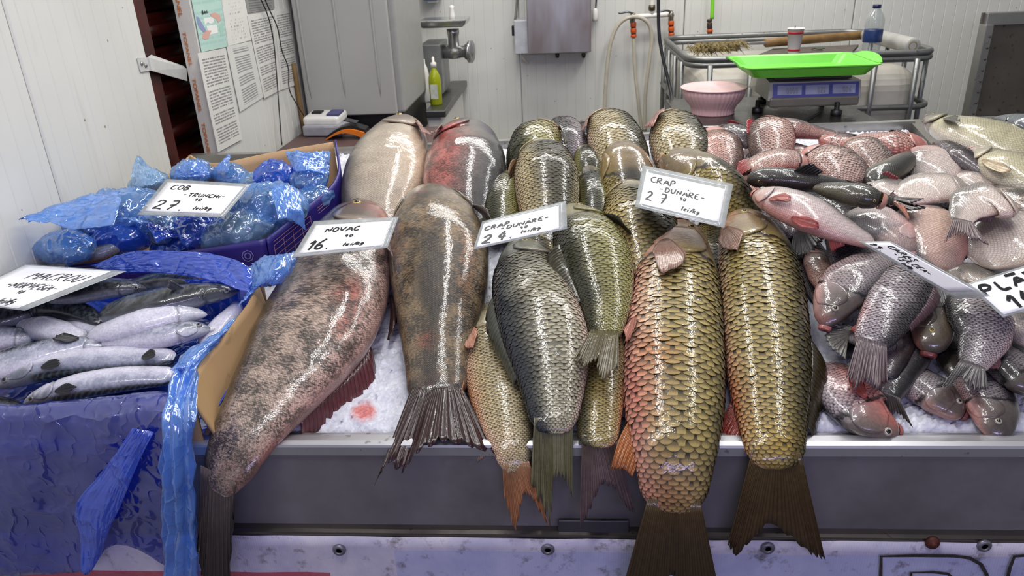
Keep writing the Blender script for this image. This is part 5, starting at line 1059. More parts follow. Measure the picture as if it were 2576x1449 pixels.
R('R26', 'tench', 'dark fish behind the open-mouthed one with its long tail pointing right', [(2110, 500, 12), (2170, 496, 22), (2215, 500, 17), (2245, 510, 11)], .11, 90, .8, 'dark', eye=False, gill=False, tail=dict(tips=[(2325, 500), (2290, 512), (2330, 522), (2290, 528)], mode='h', h=.14, colr='#2a1e20', rag=.1))
R('R10', 'tench', 'long dark fish lying back-up across the pink fish, snout left', [(1878, 456, 13), (1910, 447, 24), (1970, 450, 27), (2040, 457, 24), (2090, 463, 18), (2140, 468, 11)], (.13, .12), 92, .9, 'dark', both=True, tail=dict(tips=[(2160, 462), (2195, 466), (2185, 474), (2200, 482)], mode='h', h=.15), fins=[dor(.4, .62, .03, 0, back=.8)])
R('R27', 'roach', 'pink-cheeked fish with its head down to the right, above the slanted card', [(2290, 640, 15), (2268, 610, 35), (2236, 576, 46), (2192, 550, 43), (2152, 534, 28)], (.09, .1), 35, .55, 'roach', head=.34, mouth=(.4, .8, '#b58a8c'), eye=False, fins=[pec(.4, 100, .045, .012, colr='#b0705c')], patches=[(.35, 130, .2, 50, '#cf837c', .7)])
R('R21', BR, 'big pinkish bream lying flat in the middle of the right-hand heap', [(2318, 517, 32), (2330, 545, 72), (2345, 590, 85), (2361, 640, 66), (2378, 682, 30)], (.09, .06), 160, .3, 'breamp', head=.16, eye=False, gill=False, fins=[ana(.6, .95, .03, 178, colr='#7a3a42')], patches=[(.75, -150, .2, 40, '#cf7a70', .6)])
R('R20', BR, 'bream on top of the heap with a forked purple-grey tail turned to the viewer', [(2540, 512, 20), (2502, 502, 43), (2457, 508, 49), (2427, 535, 38), (2418, 560, 24)], (.14, .15), 150, .3, 'bream', head=.2, eye=False, tail=dict(tips=[(2374, 612), (2398, 592), (2415, 590), (2440, 600), (2486, 618)], mode='h', h=.15, colr='#5a4248', rag=.18), fins=[ana(.5, .9, .02, 178, colr='#5f3d45')], patches=[(.5, -150, .3, 50, '#cfae9c', .5)])
R('R22', BR, 'large white bream at the right edge under the forked purple-grey tail', [(2650, 555, 40), (2595, 578, 82), (2535, 604, 86), (2475, 634, 62), (2440, 652, 36)], (.09, .07), 150, .3, 'bream', head=.14, eye=False, gill=False, patches=[(.85, 30, .2, 70, '#6f6353', .6)])
R('R23', BR, 'bream flank just above the bream price card', [(2370, 690, 14), (2430, 688, 27), (2490, 700, 32), (2540, 712, 22)], .05, 80, .4, 'bream', eye=False, gill=False)
R('R19', BR, 'white bream lying sideways with a purple tail base on the left', [(2432, 474, 22), (2390, 470, 33), (2332, 472, 39), (2282, 488, 32), (2252, 500, 18)], (.11, .1), 160, .35, 'bream', head=.2, eye=False, gill=False, tail=dict(tips=[(2240, 520), (2228, 510), (2238, 490), (2250, 480)], mode='h', h=.12, colr='#5a3a44'))
R('R12', BR, 'pink-shouldered bream near the back of the right-hand heap', [(2330, 374, 32), (2345, 395, 60), (2346, 425, 68), (2336, 456, 50)], (.1, .08), 150, .35, 'bream', head=.12, eye=False, gill=False, patches=[(.1, 0, .2, 90, '#c98a88', .6)])
R('R50', BR, 'pale bream with a red fin under the dark fish with the long tail', [(2176, 468, 14), (2215, 470, 25), (2262, 478, 27), (2295, 492, 18)], .09, 60, .4, 'bream', eye=False, gill=False, fins=[dor(.2, .6, .02, 0, colr='#8e3a40')])
R('R17', BR, 'whitish bream below the second pale predator fish', [(2415, 438, 18), (2450, 450, 29), (2492, 462, 25), (2520, 470, 15)], .08, 60, .4, 'bream', eye=False, gill=False)
R('R18', 'silver_carp', 'dark grey streaked fish at the right edge above the white bream', [(2500, 476, 18), (2545, 503, 42), (2600, 530, 52), (2650, 550, 40)], .08, 70, .6, 'bigmot', eye=False, gill=False)
R('R13', CR, 'dark purple scaled fish squeezed under the two pale predator fish', [(2352, 360, 8), (2376, 370, 21), (2420, 396, 26), (2470, 425, 20), (2492, 440, 13)], .1, 70, .7, 'grey', eye=False, gill=False, patches=[(.5, 30, .5, 90, '#3a2830', .6)])
R('R11', 'tench', 'olive-dark fish wedged left of the pink-shouldered bream', [(2302, 384, 14), (2270, 410, 27), (2230, 435, 31), (2190, 451, 26), (2168, 459, 15)], .09, 70, .75, 'olived', eye=False, gill=False)
R('R6', CR, 'rosy silver crucian carp pointing up-left in the back of the right heap', [(2052, 378, 22), (2066, 388, 36), (2096, 404, 46), (2132, 432, 46), (2160, 462, 30)], (.1, .09), 40, .5, 'pink', na=30, head=.25, eye=False, patches=[(.6, 60, .4, 60, '#b5a098', .6)])
R('R7', CR, 'rosy silver crucian carp just behind the up-left pointing one', [(2140, 356, 18), (2170, 370, 36), (2200, 394, 39), (2222, 428, 28)], (.09, .08), 40, .5, 'pink', na=30, head=.2, eye=False, gill=False, patches=[(.6, 60, .4, 60, '#a59a94', .6)])
R('R5', CR, 'pink fish at the back with its red head toward the empty ice', [(2308, 358, 16), (2282, 364, 33), (2242, 366, 36), (2190, 356, 24), (2150, 350, 14)], .07, 150, .6, 'red', head=.35, eye=False, patches=[(.15, 0, .2, 120, '#c4655a', .5)])
R('R51', CR, 'pink-headed fish with a small pale eye at the back of the right heap', [(2075, 350, 12), (2092, 356, 22), (2125, 362, 26), (2160, 368, 20)], .07, 60, .6, 'red', head=.4, iris=IRIS_S, eyekw=dict(u=.2, rel=60, rad=.16))
R('R4', CR, 'dark-backed fish whose thin tail trails right along the back ice', [(1950, 322, 26), (2000, 324, 24), (2060, 335, 15), (2105, 342, 11)], .07, 60, .7, 'red', eye=False, gill=False, tail=dict(tips=[(2158, 340), (2140, 346), (2165, 354)], mode='h', h=.08, colr='#2e1c20'), patches=[(.5, 0, .6, 60, '#2e2024', .7)])
R('R3', CR, 'plump pink-silver crucian carp standing up at the back of the right heap', [(1935, 302, 22), (1940, 325, 54), (1940, 352, 58), (1936, 386, 50), (1932, 412, 35)], (.09, .06), 150, .6, 'pink', na=34, eye=False, gill=False, fins=[dor(.2, .6, .02, 10, colr='#a03238')], patches=[(.2, -60, .2, 60, '#b58a80', .5)])
R('R2', CR, 'dark purple crucian carp behind the plump pink-silver one', [(1815, 322, 10), (1840, 332, 25), (1870, 345, 27), (1898, 360, 20)], .06, 60, .7, 'grey', eye=False, gill=False, fins=[dor(.1, .5, .015, 10, colr='#7d1c28')], patches=[(.5, 30, .5, 90, '#3a2430', .6)])
R('R1', CR, 'rosy crucian carp next to the rightmost back carp', [(1793, 328, 22), (1814, 360, 47), (1822, 400, 47), (1820, 438, 30)], (.07, .05), 30, .55, 'pink', na=34, eye=False, gill=False, patches=[(.5, 120, .4, 50, '#d08a7c', .6)])
R('R8', CR, 'pink-grey crucian carp lying level with red tail fins on the left', [(2042, 412, 11), (2010, 405, 23), (1966, 403, 29), (1916, 411, 26), (1882, 420, 18)], (.1, .09), 150, .55, 'pink', na=32, eye=False, gill=False, tail=dict(tips=[(1862, 440), (1850, 428), (1856, 408)], mode='h', h=.1, colr='#8e2a2a'), patches=[(.4, -70, .4, 60, '#b59a92', .6), (.6, -170, .3, 40, '#c8554c', .7)])
R('R9', CR, 'reddish fish glimpsed right of the plump pink-silver crucian carp', [(1980, 362, 10), (2010, 382, 21), (2045, 398, 20)], .05, 60, .6, 'red', eye=False, gill=False)
R('R47', CR, 'reddish fish under the snout of the long dark fish', [(1845, 438, 14), (1872, 452, 24), (1908, 472, 22), (1935, 484, 14)], .06, 60, .6, 'red', eye=False, gill=False)
R('R48', CR, 'small rosy fish under the snout of the long silvery-pink fish', [(1868, 478, 15), (1892, 495, 24), (1925, 517, 22)], .05, 60, .6, 'red', eye=False, gill=False)
R('R14', 'pike_perch', 'pale olive predator fish with gaping jaw at the top right of the stall', [(2338, 294, 13), (2372, 316, 32), (2432, 336, 48), (2500, 360, 58), (2572, 386, 60), (2650, 412, 48)], (.07, .05), 28, .6, 'zander', head=.24, mouth=(.6, .8, '#8a7a66'), fins=[pec(.3, 90, .06, .014, .1, colr='#57564e')], n1=80, tail=dict(tips=[(2712, 392), (2690, 420), (2705, 452)], mode='h', h=.09), patches=[(.02, 30, .05, 60, '#9a8650', .5)])
R('R15', 'pike_perch', 'pale predator fish with pink jaw lying below the olive one at the right edge', [(2450, 378, 15), (2480, 395, 32), (2530, 420, 46), (2592, 442, 55), (2660, 462, 48)], (.1, .08), 40, .6, 'zander', head=.32, mouth=(.5, .9, '#b08a86'), eye=False, patches=[(.05, 90, .12, 90, '#b5908c', .7), (.4, 120, .2, 50, '#d8ccb0', .6)], tail=dict(tips=[(2722, 445), (2700, 468), (2715, 498)], mode='h', h=.11), fins=[pec(.42, 110, .06, .014, colr='#c0ac8a')])
R('R16', 'silver_carp', 'dark blue-grey fish nose at the far top right of the stall', [(2503, 300, 8), (2540, 306, 21), (2592, 318, 36), (2660, 334, 40)], (.1, .1), 80, .7, 'mackd', eye=False, head=.4, patches=[(.5, 40, .5, 90, '#3f474e', .7)])

for key, lab, pts, b, ph, kd in (  # filler fish added low in the heap to keep its shaded gaps dark
 ('Q1', 'filler fish added to darken the gap under the tail of the silver-lilac crucian', [(2330, 930, 18), (2290, 905, 34), (2240, 880, 38), (2180, 870, 34), (2120, 880, 20)], .0, 90, 'grey'),
 ('Q2', 'filler fish added to darken the gap between the ringed-eye fish and the tattered tail', [(2420, 960, 16), (2400, 920, 34), (2385, 870, 40), (2378, 810, 36), (2370, 770, 20)], .0, 90, 'grey'),
 ('Q3', 'filler fish added to darken the gap deep under the slanted card', [(2240, 600, 18), (2270, 650, 44), (2310, 700, 56), (2350, 750, 50), (2380, 800, 30)], .01, 90, 'grey'),
 ('Q4', 'filler fish added to darken the gap under the long silvery-pink fish', [(1985, 560, 18), (2010, 610, 40), (2040, 660, 48), (2070, 720, 44), (2090, 780, 26)], .0, 90, 'grey'),
 ('Q5', 'filler fish added to darken the gap under the big pinkish bream', [(2200, 520, 20), (2250, 560, 50), (2310, 620, 60), (2370, 680, 50), (2410, 730, 26)], .0, 90, 'grey'),
 ('Q6', 'filler fish added to darken the gap low between the bream card and the tattered-tail crucian', [(2590, 800, 20), (2560, 840, 40), (2530, 890, 46), (2500, 930, 36), (2480, 960, 18)], .0, 90, 'grey'),
 ('Q7', 'filler fish added to darken the gap under the level pink-grey crucian', [(1880, 380, 16), (1930, 400, 36), (1990, 425, 42), (2060, 450, 38), (2120, 480, 22)], .0, 90, 'red'),
 ('Q8', 'filler fish added to darken the gap under the white bream in the back of the right heap', [(2180, 400, 18), (2240, 425, 40), (2310, 455, 46), (2380, 480, 40), (2440, 500, 22)], .0, 90, 'grey'),
 ('Q9', 'filler fish added to darken the gap under the dark fish with the open mouth', [(1930, 455, 18), (1990, 480, 40), (2060, 505, 44), (2130, 530, 40), (2190, 560, 22)], .02, 90, 'grey')):
    R(key, CR, lab, pts, b, ph, .6, kd, eye=False, gill=False)
# ------------------------------------------------------------------ cartons, films, mackerel, cod bags
def m_film(name, tint, body, fac, rough=.12, bs=.5):
    """thin plastic film: tinted see-through, a little body colour, glossy crumples"""
    t = NT(name); p = t.geo(); tp = t.add('ShaderNodeBsdfTransparent'); tp.inputs[0].default_value = (*lin(tint), 1)
    d = t.add('ShaderNodeBsdfDiffuse'); d.inputs[0].default_value = (*lin(body), 1); tl = t.add('ShaderNodeBsdfTranslucent'); tl.inputs[0].default_value = (*lin(body), 1)
    g = t.add('ShaderNodeBsdfGlossy'); g.inputs['Roughness'].default_value = rough; g.inputs[0].default_value = (.9, .93, 1, 1)
    def ridge(sc_, dt): return t.math('POWER', t.math('SUBTRACT', 1., t.math('ABSOLUTE', t.math('MULTIPLY_ADD', t.noise(p, sc_, dt, .5), 2., -1.))), 9.)
    h = t.math('ADD', t.math('MULTIPLY_ADD', ridge(11, 2), 1.0, t.math('MULTIPLY', ridge(30, 1), .28)), t.math('MULTIPLY', t.noise(p, 20, 2), .7))
    bp = t.add('ShaderNodeBump'); bp.inputs['Strength'].default_value = bs; bp.inputs['Distance'].default_value = .006; t.ln(h, bp.inputs['Height'])
    for s_ in (d, tl, g): t.ln(bp.outputs[0], s_.inputs['Normal'])
    a = t.add('ShaderNodeMixShader'); a.inputs[0].default_value = .5; t.ln(d.outputs[0], a.inputs[1]); t.ln(tl.outputs[0], a.inputs[2])
    fr = t.add('ShaderNodeLayerWeight'); fr.inputs[0].default_value = .5; t.ln(bp.outputs[0], fr.inputs['Normal'])
    gl = t.math('MULTIPLY_ADD', t.math('POWER', fr.outputs['Facing'], 2.5), .5, .12, clamp=True)
    n3 = t.noise(p, 14, 3); f = t.math('MULTIPLY_ADD', n3, .35, fac-.17, clamp=True)
    b = t.add('ShaderNodeMixShader'); t.ln(f, b.inputs[0]); t.ln(tp.outputs[0], b.inputs[1]); t.ln(a.outputs[0], b.inputs[2])
    c = t.add('ShaderNodeMixShader'); t.ln(gl, c.inputs[0]); t.ln(b.outputs[0], c.inputs[1]); t.ln(g.outputs[0], c.inputs[2])
    t.ln(c.outputs[0], t.out.inputs[0]); return t.m
FILM = m_film('blue_film', '#cbe2ff', '#7cbaff', .44); FILM_D = m_film('deep_blue_film', '#8aaeff', '#4680f6', .48); FILM_L = m_film('pale_blue_film', '#d9edfd', '#a6d3f8', .36)
FILM_V = m_film('violet_blue_film', '#8f9be8', '#3f50c4', .30, .12, .55)
def sheet(name, rows, mat, parent=None, n=46, amp=.006, seed=1, th=.0006, freq=45, fold=0.0, smooth=True, rnd=.18):
    """crumpled film through a net of control points (rows of world points)"""
    rows = [smooth_path(r_, n, 2) for r_ in rows]; G = A(rows); m = max(24, n//2)
    cols = A([smooth_path(G[:, j], m, 2) for j in range(n)]); V = cols   # n x m x 3
    du = np.gradient(V, axis=0); dv = np.gradient(V, axis=1); N_ = np.cross(du, dv); N_ /= np.linalg.norm(N_, axis=-1, keepdims=True)+1e-9
    r = np.random.default_rng(seed)
    d = amp*fno(V, freq, seed)+amp*.5*np.abs(fno(V, freq*2.2, seed+3))+amp*rnd*r.normal(size=V.shape[:2])
    if fold: d = d+fold*np.sin(np.linspace(0, 1, n)[:, None]*r.uniform(16, 22)+2*fno(V, 8, seed+4))
    V = V+N_*d[..., None]
    return solid(name, V, V-N_*th, mat, parent, np.ones((*V.shape[:2], 4)))
def m_card(name, c, st=.5):
    t = NT(name); p = t.geo(); n = t.noise(t.scale(p, (3, 1, 1)), 20, 4); n2 = t.noise(p, 7, 2)
    b = t.mix(t.ramp(n2, [(.3, 0.), (.7, 1.)]), tuple(x*.9 for x in lin(c)), lin(c)); k = t.math('MULTIPLY', t.ramp(n, [(.60, 0.), (.68, 1.)]), st)
    t.ln(t.mix(k, b, tuple(x*.5 for x in lin(c))), t.b.inputs['Base Color']); t.set(Roughness=.75); return t.m
CARD = m_card('brown_cardboard', '#a5855c'); CARD_IN = m_card('cardboard_inside', '#b3926a', .15)
PURP = plain('printed_purple_card', '#2a2070', .4, var=.06, nscale=10); PRINT = plain('pinkish_print', '#c08a8c', .5)
# mackerel carton: walls follow the wavy rim
def wallsheet(name, top, bot, mat, parent, th=.005, n=30):
    T_, B_ = smooth_path(top, n, 2), smooth_path(bot, n, 2); m = 8; t = np.linspace(0, 1, m)[None, :, None]; V = T_[:, None]*(1-t)+B_[:, None]*t
    N_ = np.cross(np.gradient(V, axis=0), np.gradient(V, axis=1)); N_ /= np.linalg.norm(N_, axis=-1, keepdims=True); return solid(name, V, V-N_*th, mat, parent, np.ones((n, m, 4)))
def drop(p, h=0., dx=0., dy=0.): return A([p[0]+dx, p[1]+dy, trayz(p[1]+dy)+h])
hm = .105
rim = [tr(646, 702, hm+.02), tr(640, 745, hm+.015), tr(606, 792, hm), tr(560, 848, hm-.005), tr(500, 915, hm-.01), tr(488, 965, hm-.01), tr(486, 1010, hm-.01)]
FRX = tr(486, 1010, hm-.01)
mb = thing('carton', 'open brown carton lined with blue film, full of mackerel', 'box', drop(tr(200, 850, 0)))
wallsheet('side_wall', rim, [drop(p, .012, .02+.015*i/6) for i, p in enumerate(rim)], CARD, mb)
LX = XL+.035
fl0 = A([LX, FRX[1]+.004, FRX[2]-.02])
wallsheet('front_wall', [FRX, (FRX*.6+fl0*.4), fl0], [drop(FRX, .012), drop(FRX*.6+fl0*.4, .012), drop(fl0, .012)], CARD, mb)
BRX = rim[0]+A([0, .02, .004]); bl0 = A([LX, 1.405, trayz(1.405)+.055])
wallsheet('back_wall', [BRX, (BRX+bl0)/2, bl0], [drop(BRX, .012), drop((BRX+bl0)/2, .012), drop(bl0, .012)], CARD_IN, mb)
wallsheet('side_wall', [fl0, (fl0+bl0)/2, bl0], [drop(fl0, .012), drop((fl0+bl0)/2, .012), drop(bl0, .012)], CARD_IN, mb)
slab('bottom', [drop(FRX, .016), drop(fl0, .016), drop(bl0, .016), drop(BRX, .016)], .004, CARD_IN, mb, (0, 0, 1))
slab('liner_floor', [drop(FRX, .03), drop(fl0, .03), drop(bl0, .03), drop(BRX, .03)], .001, FILM_D, mb, (0, 0, 1))  # liner film, put in deep blue to stand for shadow between the mackerel
# mackerel
GM = 'frozen mackerel in the lined carton'
def M(key, label, pts, base, phi, kind, **kw):
    kw.setdefault('n1', 170); kw.setdefault('n2', 44); pts = [(x, y, w*1.08) for x, y, w in pts]
    return fish(key, 'mackerel', label, 'fish', GM, pts, base if isinstance(base, tuple) else (base, base), phi, .85, kind, head=.24, iris=IRIS_D, dors=(.20, .34), belly=(.42, .70), **kw)
ek = dict(u=.10, rel=72, rad=.22)
M('M1', 'front mackerel with its snout left, lying along the film edge of the carton', [(57, 1018, 6), (86, 1003, 17), (132, 988, 25), (200, 972, 31), (280, 958, 31), (360, 949, 27), (440, 946, 20)], .045, 205, 'mack', eyekw=ek, fins=[pec(.27, 70, .04, .010, colr='#2a2b30', lift=.006)])
M('M2', 'frosted mackerel second from the front, snout at the left edge of the photo', [(-14, 974, 7), (20, 958, 20), (80, 936, 28), (160, 916, 31), (250, 906, 31), (340, 900, 27), (440, 898, 18)], .055, 200, 'mack', eyekw=ek, fins=[pec(.30, 70, .04, .011, colr='#25262b', lift=.006), pel(.84, 75, .03, .012, colr='#26272c')])
M('M3', 'mackerel with its snout right and a clear round eye, third from the front', [(298, 878, 6), (262, 873, 16), (210, 872, 25), (140, 886, 33), (60, 906, 37), (-20, 926, 35)], .06, 150, 'mack', eyekw=ek, fins=[pec(.30, 55, .04, .012, colr='#1d1e22', lift=.006)])
M('M4', 'mackerel with an open jaw pointing at the torn blue film on the right', [(534, 830, 7), (500, 828, 19), (450, 838, 27), (380, 850, 29), (300, 855, 23), (225, 857, 14)], .065, 150, 'mack', eyekw=ek, mouth=(.5, .8, '#b9bac2'))
M('M5', 'white-bellied mackerel lying belly up above the open-jawed one', [(522, 792, 7), (490, 790, 16), (440, 796, 29), (370, 811, 35), (290, 830, 28), (225, 842, 16)], .075, 230, 'mack', eye=False)
M('M6', 'long dark mackerel with a tiger-striped back across the middle of the carton', [(602, 733, 6), (560, 734, 19), (490, 743, 29), (410, 759, 34), (320, 776, 30), (255, 790, 19)], .085, 120, 'mackd', eyekw=ek, fins=[('dorsal', dict(u0=.36, u1=.44, rel=-35, hgt=.03, back=.6, colr='#5d6068'))])
M('M7', 'dark frosted mackerel at the back right of the carton', [(552, 713, 8), (500, 706, 21), (430, 702, 25), (365, 710, 18), (320, 716, 10)], .07, 110, 'mackd', eye=False)
M('M8', 'dark mackerel with frosted brow half under the mackerel card', [(371, 729, 6), (330, 723, 19), (270, 724, 25), (200, 736, 25), (130, 748, 18)], .085, 120, 'mackd', eyekw=ek)
M('M9', 'dark mackerel tail running under the belly-up one', [(60, 780, 18), (110, 774, 26), (160, 774, 27), (212, 788, 23), (258, 812, 12)], .06, 90, 'mackd', eye=False, gill=False)
M('M10', 'dark mackerel at the left edge below the mackerel card', [(112, 778, 8), (70, 787, 22), (10, 800, 29), (-50, 812, 28)], .06, 120, 'mackd', eyekw=ek)
M('M11', 'frosted white mackerel belly between dark tail and front fish', [(52, 822, 18), (105, 826, 31), (160, 842, 31), (215, 853, 17)], .05, 240, 'mack', eye=False, gill=False)
M('M12', 'pale mackerel flank at the left edge above the round-eyed one', [(88, 852, 12), (50, 851, 25), (0, 852, 29), (-50, 855, 28)], .05, 160, 'mack', eye=False, gill=False)
M('M13', 'white mackerel against the right cardboard wall', [(604, 752, 8), (590, 785, 20), (562, 815, 25), (535, 842, 22), (500, 862, 14)], .045, 230, 'mack', eye=False, gill=False)
M('M14', 'small strip of white mackerel under the dark tail', [(140, 806, 8), (190, 822, 15), (240, 834, 13), (280, 842, 8)], .05, 240, 'mack', eye=False, gill=False)
M('M15', 'dark mackerel squeezed at the front left under the film', [(70, 1028, 6), (30, 1022, 17), (-30, 1018, 24), (-80, 1018, 24)], .02, 120, 'mackd', eye=False, gill=False)
M('M16', 'mackerel at the bottom of the carton seen between front fish and film', [(440, 915, 10), (400, 912, 24), (330, 915, 28), (240, 925, 24), (160, 935, 14)], .02, 120, 'mackd', eye=False, gill=False)
# blue liner of the mackerel carton
yfr = FRX[1]-.012
yA = min(FRX[1], .985)-.02
def fr_(px, py, k=0.): return at(px, py, yA-k)
lin_f = thing('plastic_liner', 'violet-blue film hanging over the front of the mackerel carton and the apron', 'film', fr_(200, 1440))
sheet('front_drape', [[tr(-70, 1022, hm+.0), tr(60, 1016, hm+.0), tr(150, 1006, hm+.0), tr(250, 996, hm), tr(340, 988, hm), tr(420, 980, hm)],
                      [tr(-70, 1032, hm+.006), tr(60, 1027, hm+.006), tr(150, 1017, hm+.006), tr(250, 1006, hm+.006), tr(340, 998, hm+.006), tr(422, 988, hm+.006)],
                      [fr_(-70, 1070, .01), fr_(60, 1075, .01), fr_(150, 1075, .012), fr_(250, 1070, .01), fr_(340, 1065, .01), fr_(425, 1060, .01)],
                      [fr_(-70, 1200), fr_(60, 1200, .005), fr_(150, 1200), fr_(250, 1190, .008), fr_(340, 1190), fr_(425, 1190, .01)],
                      [fr_(-70, 1340), fr_(60, 1340, .01), fr_(150, 1340), fr_(215, 1330, .02), fr_(330, 1320), fr_(425, 1330)],
                      [fr_(-70, 1450), fr_(60, 1450, .01), fr_(150, 1448), fr_(215, 1440, .03), fr_(300, 1352), fr_(425, 1440)]], FILM_V, lin_f, n=70, amp=.006, seed=11, freq=16, rnd=.03)
sheet('folded_flap', [[fr_(330, 1080, .016), fr_(370, 1085, .016), fr_(385, 1090, .016)], [fr_(255, 1190, .024), fr_(310, 1190, .03), fr_(340, 1180, .024)], [fr_(180, 1270, .03), fr_(245, 1300, .035), fr_(310, 1260, .03)], [fr_(200, 1360, .03), fr_(240, 1380, .035), fr_(275, 1330, .03)], [fr_(205, 1440, .03), fr_(225, 1448, .03), fr_(252, 1400, .03)]], FILM_D, lin_f, n=40, amp=.004, seed=12, freq=30)
lin_s = thing('plastic_liner', 'gathered bright blue film strip falling from the carton corner beside the mottled bighead', 'film', fr_(450, 1440))
sheet('hanging_strip', [[tr(436, 925, hm), tr(462, 912, hm), tr(492, 915, hm), tr(500, 940, hm)],
                        [tr(420, 985, hm), tr(440, 975, hm+.005), tr(470, 975, hm+.005), tr(494, 985, hm)],
                        [fr_(400, 1060, .02), fr_(430, 1055, .035), fr_(470, 1055, .035), fr_(496, 1060, .02)],
                        [fr_(412, 1190, .01), fr_(440, 1190, .03), fr_(468, 1190, .03), fr_(482, 1190, .01)],
                        [fr_(408, 1260, .01), fr_(435, 1262, .03), fr_(470, 1260, .03), fr_(500, 1265, .01)],
                        [fr_(412, 1380, .01), fr_(440, 1380, .03), fr_(475, 1380, .03), fr_(506, 1380, .01)],
                        [fr_(402, 1480, .01), fr_(440, 1480, .03), fr_(475, 1480, .03), fr_(508, 1480, .01)]], FILM, lin_s, n=44, amp=.005, seed=13, fold=.006)
sheet('side_fold', [[tr(585, 800, hm), tr(598, 805, hm), tr(600, 815, hm-.02)], [tr(535, 838, hm), tr(560, 842, hm+.01), tr(565, 850, hm-.01)], [tr(470, 880, hm), tr(500, 880, hm+.012), tr(512, 900, hm)], [tr(425, 930, hm), tr(450, 925, hm+.015), tr(492, 930, hm)]], FILM, lin_s, n=30, amp=.004, seed=14)
lin_b = thing('plastic_liner', 'deep blue film bunched over the back rim of the mackerel carton', 'film', tr(500, 690, .1))
sheet('back_band', [[tr(228, 668, hm), tr(330, 628, hm+.045), tr(450, 632, hm+.045), tr(560, 640, hm+.045), tr(625, 668, hm+.04), tr(640, 690, hm+.03)],
                    [tr(250, 676, hm), tr(340, 652, hm+.03), tr(450, 655, hm+.03), tr(560, 664, hm+.035), tr(628, 690, hm+.035), tr(640, 705, hm+.03)],
                    [tr(280, 686, hm), tr(360, 684, hm+.01), tr(450, 690, hm+.01), tr(540, 705, hm+.015), tr(600, 728, hm+.02), tr(625, 735, hm+.015)]], FILM_D, lin_b, n=56, amp=.006, seed=15)
sheet('corner_bunch', [[tr(628, 672, hm+.03), tr(665, 648, hm+.05), tr(710, 640, hm+.06), tr(742, 640, hm+.05)],
                       [tr(630, 690, hm+.035), tr(665, 685, hm+.065), tr(710, 675, hm+.07), tr(744, 668, hm+.05)],
                       [tr(625, 712, hm+.025), tr(660, 712, hm+.05), tr(690, 722, hm+.045), tr(718, 712, hm+.03)],
                       [tr(600, 770, hm+.01), tr(622, 745, hm+.02), tr(650, 728, hm+.02), tr(690, 722, hm+.02)]], FILM, lin_b, n=36, amp=.007, seed=16)
wallsheet('liner_back', [BRX+A([0, -.012, -.004]), (BRX+bl0)/2+A([0, -.012, 0]), bl0+A([.01, -.012, 0])], [drop(BRX, .03, 0, -.012), drop((BRX+bl0)/2, .03, 0, -.012), drop(bl0, .03, .01, -.012)], FILM_D, lin_b, th=.0008)
# printed carton of cod
hc = .11
cf, cl_, cr_, cbk = tr(668, 600, hc), tr(165, 668, hc-.03), tr(858, 448, hc), tr(440, 432, hc)
XLc = XL+.03
if cl_[0] < XLc: cl_ = cl_+A([XLc-cl_[0], 0, 0])
cbx = thing('carton', 'purple printed carton open at the top, filled with bagged cod', 'box', drop((cf+cbk)/2))
pk = tr(840, 352, hc+.075); pk = A([cr_[0]-.005, cr_[1]+.03, pk[2]]) if False else tr(841, 352, hc+.03)
cbl = A([max(cbk[0], XLc), pk[1]+.0, cbk[2]+.02])
fb, lb_, rb_, bb = drop(cf, .01), drop(cl_, .01), drop(cr_, .01), drop(cbl, .01)
wallsheet('front_wall', [cl_, cl_*.5+cf*.5+A([0, 0, -.004]), cf], [lb_, (lb_+fb)/2, fb], PURP, cbx)
wallsheet('side_wall', [cf, cf*.5+cr_*.5, cr_, pk], [fb, (fb+rb_)/2, rb_, drop(pk, .01)], PURP, cbx)
wallsheet('back_wall', [pk+A([-.004, 0, -.006]), tr(700, 380, hc+.03), tr(520, 420, hc+.03), cbl], [drop(pk, .01), drop(tr(700, 380, hc+.03), .01), drop(tr(520, 420, hc+.03), .01), bb], CARD_IN, cbx)
slab('bottom', [fb, lb_, bb, drop(pk, .012)], .004, CARD_IN, cbx, (0, 0, 1))
wallsheet('side_wall', [cl_+A([.002, 0, 0]), cbl+A([.002, 0, 0])], [lb_, bb], CARD_IN, cbx)
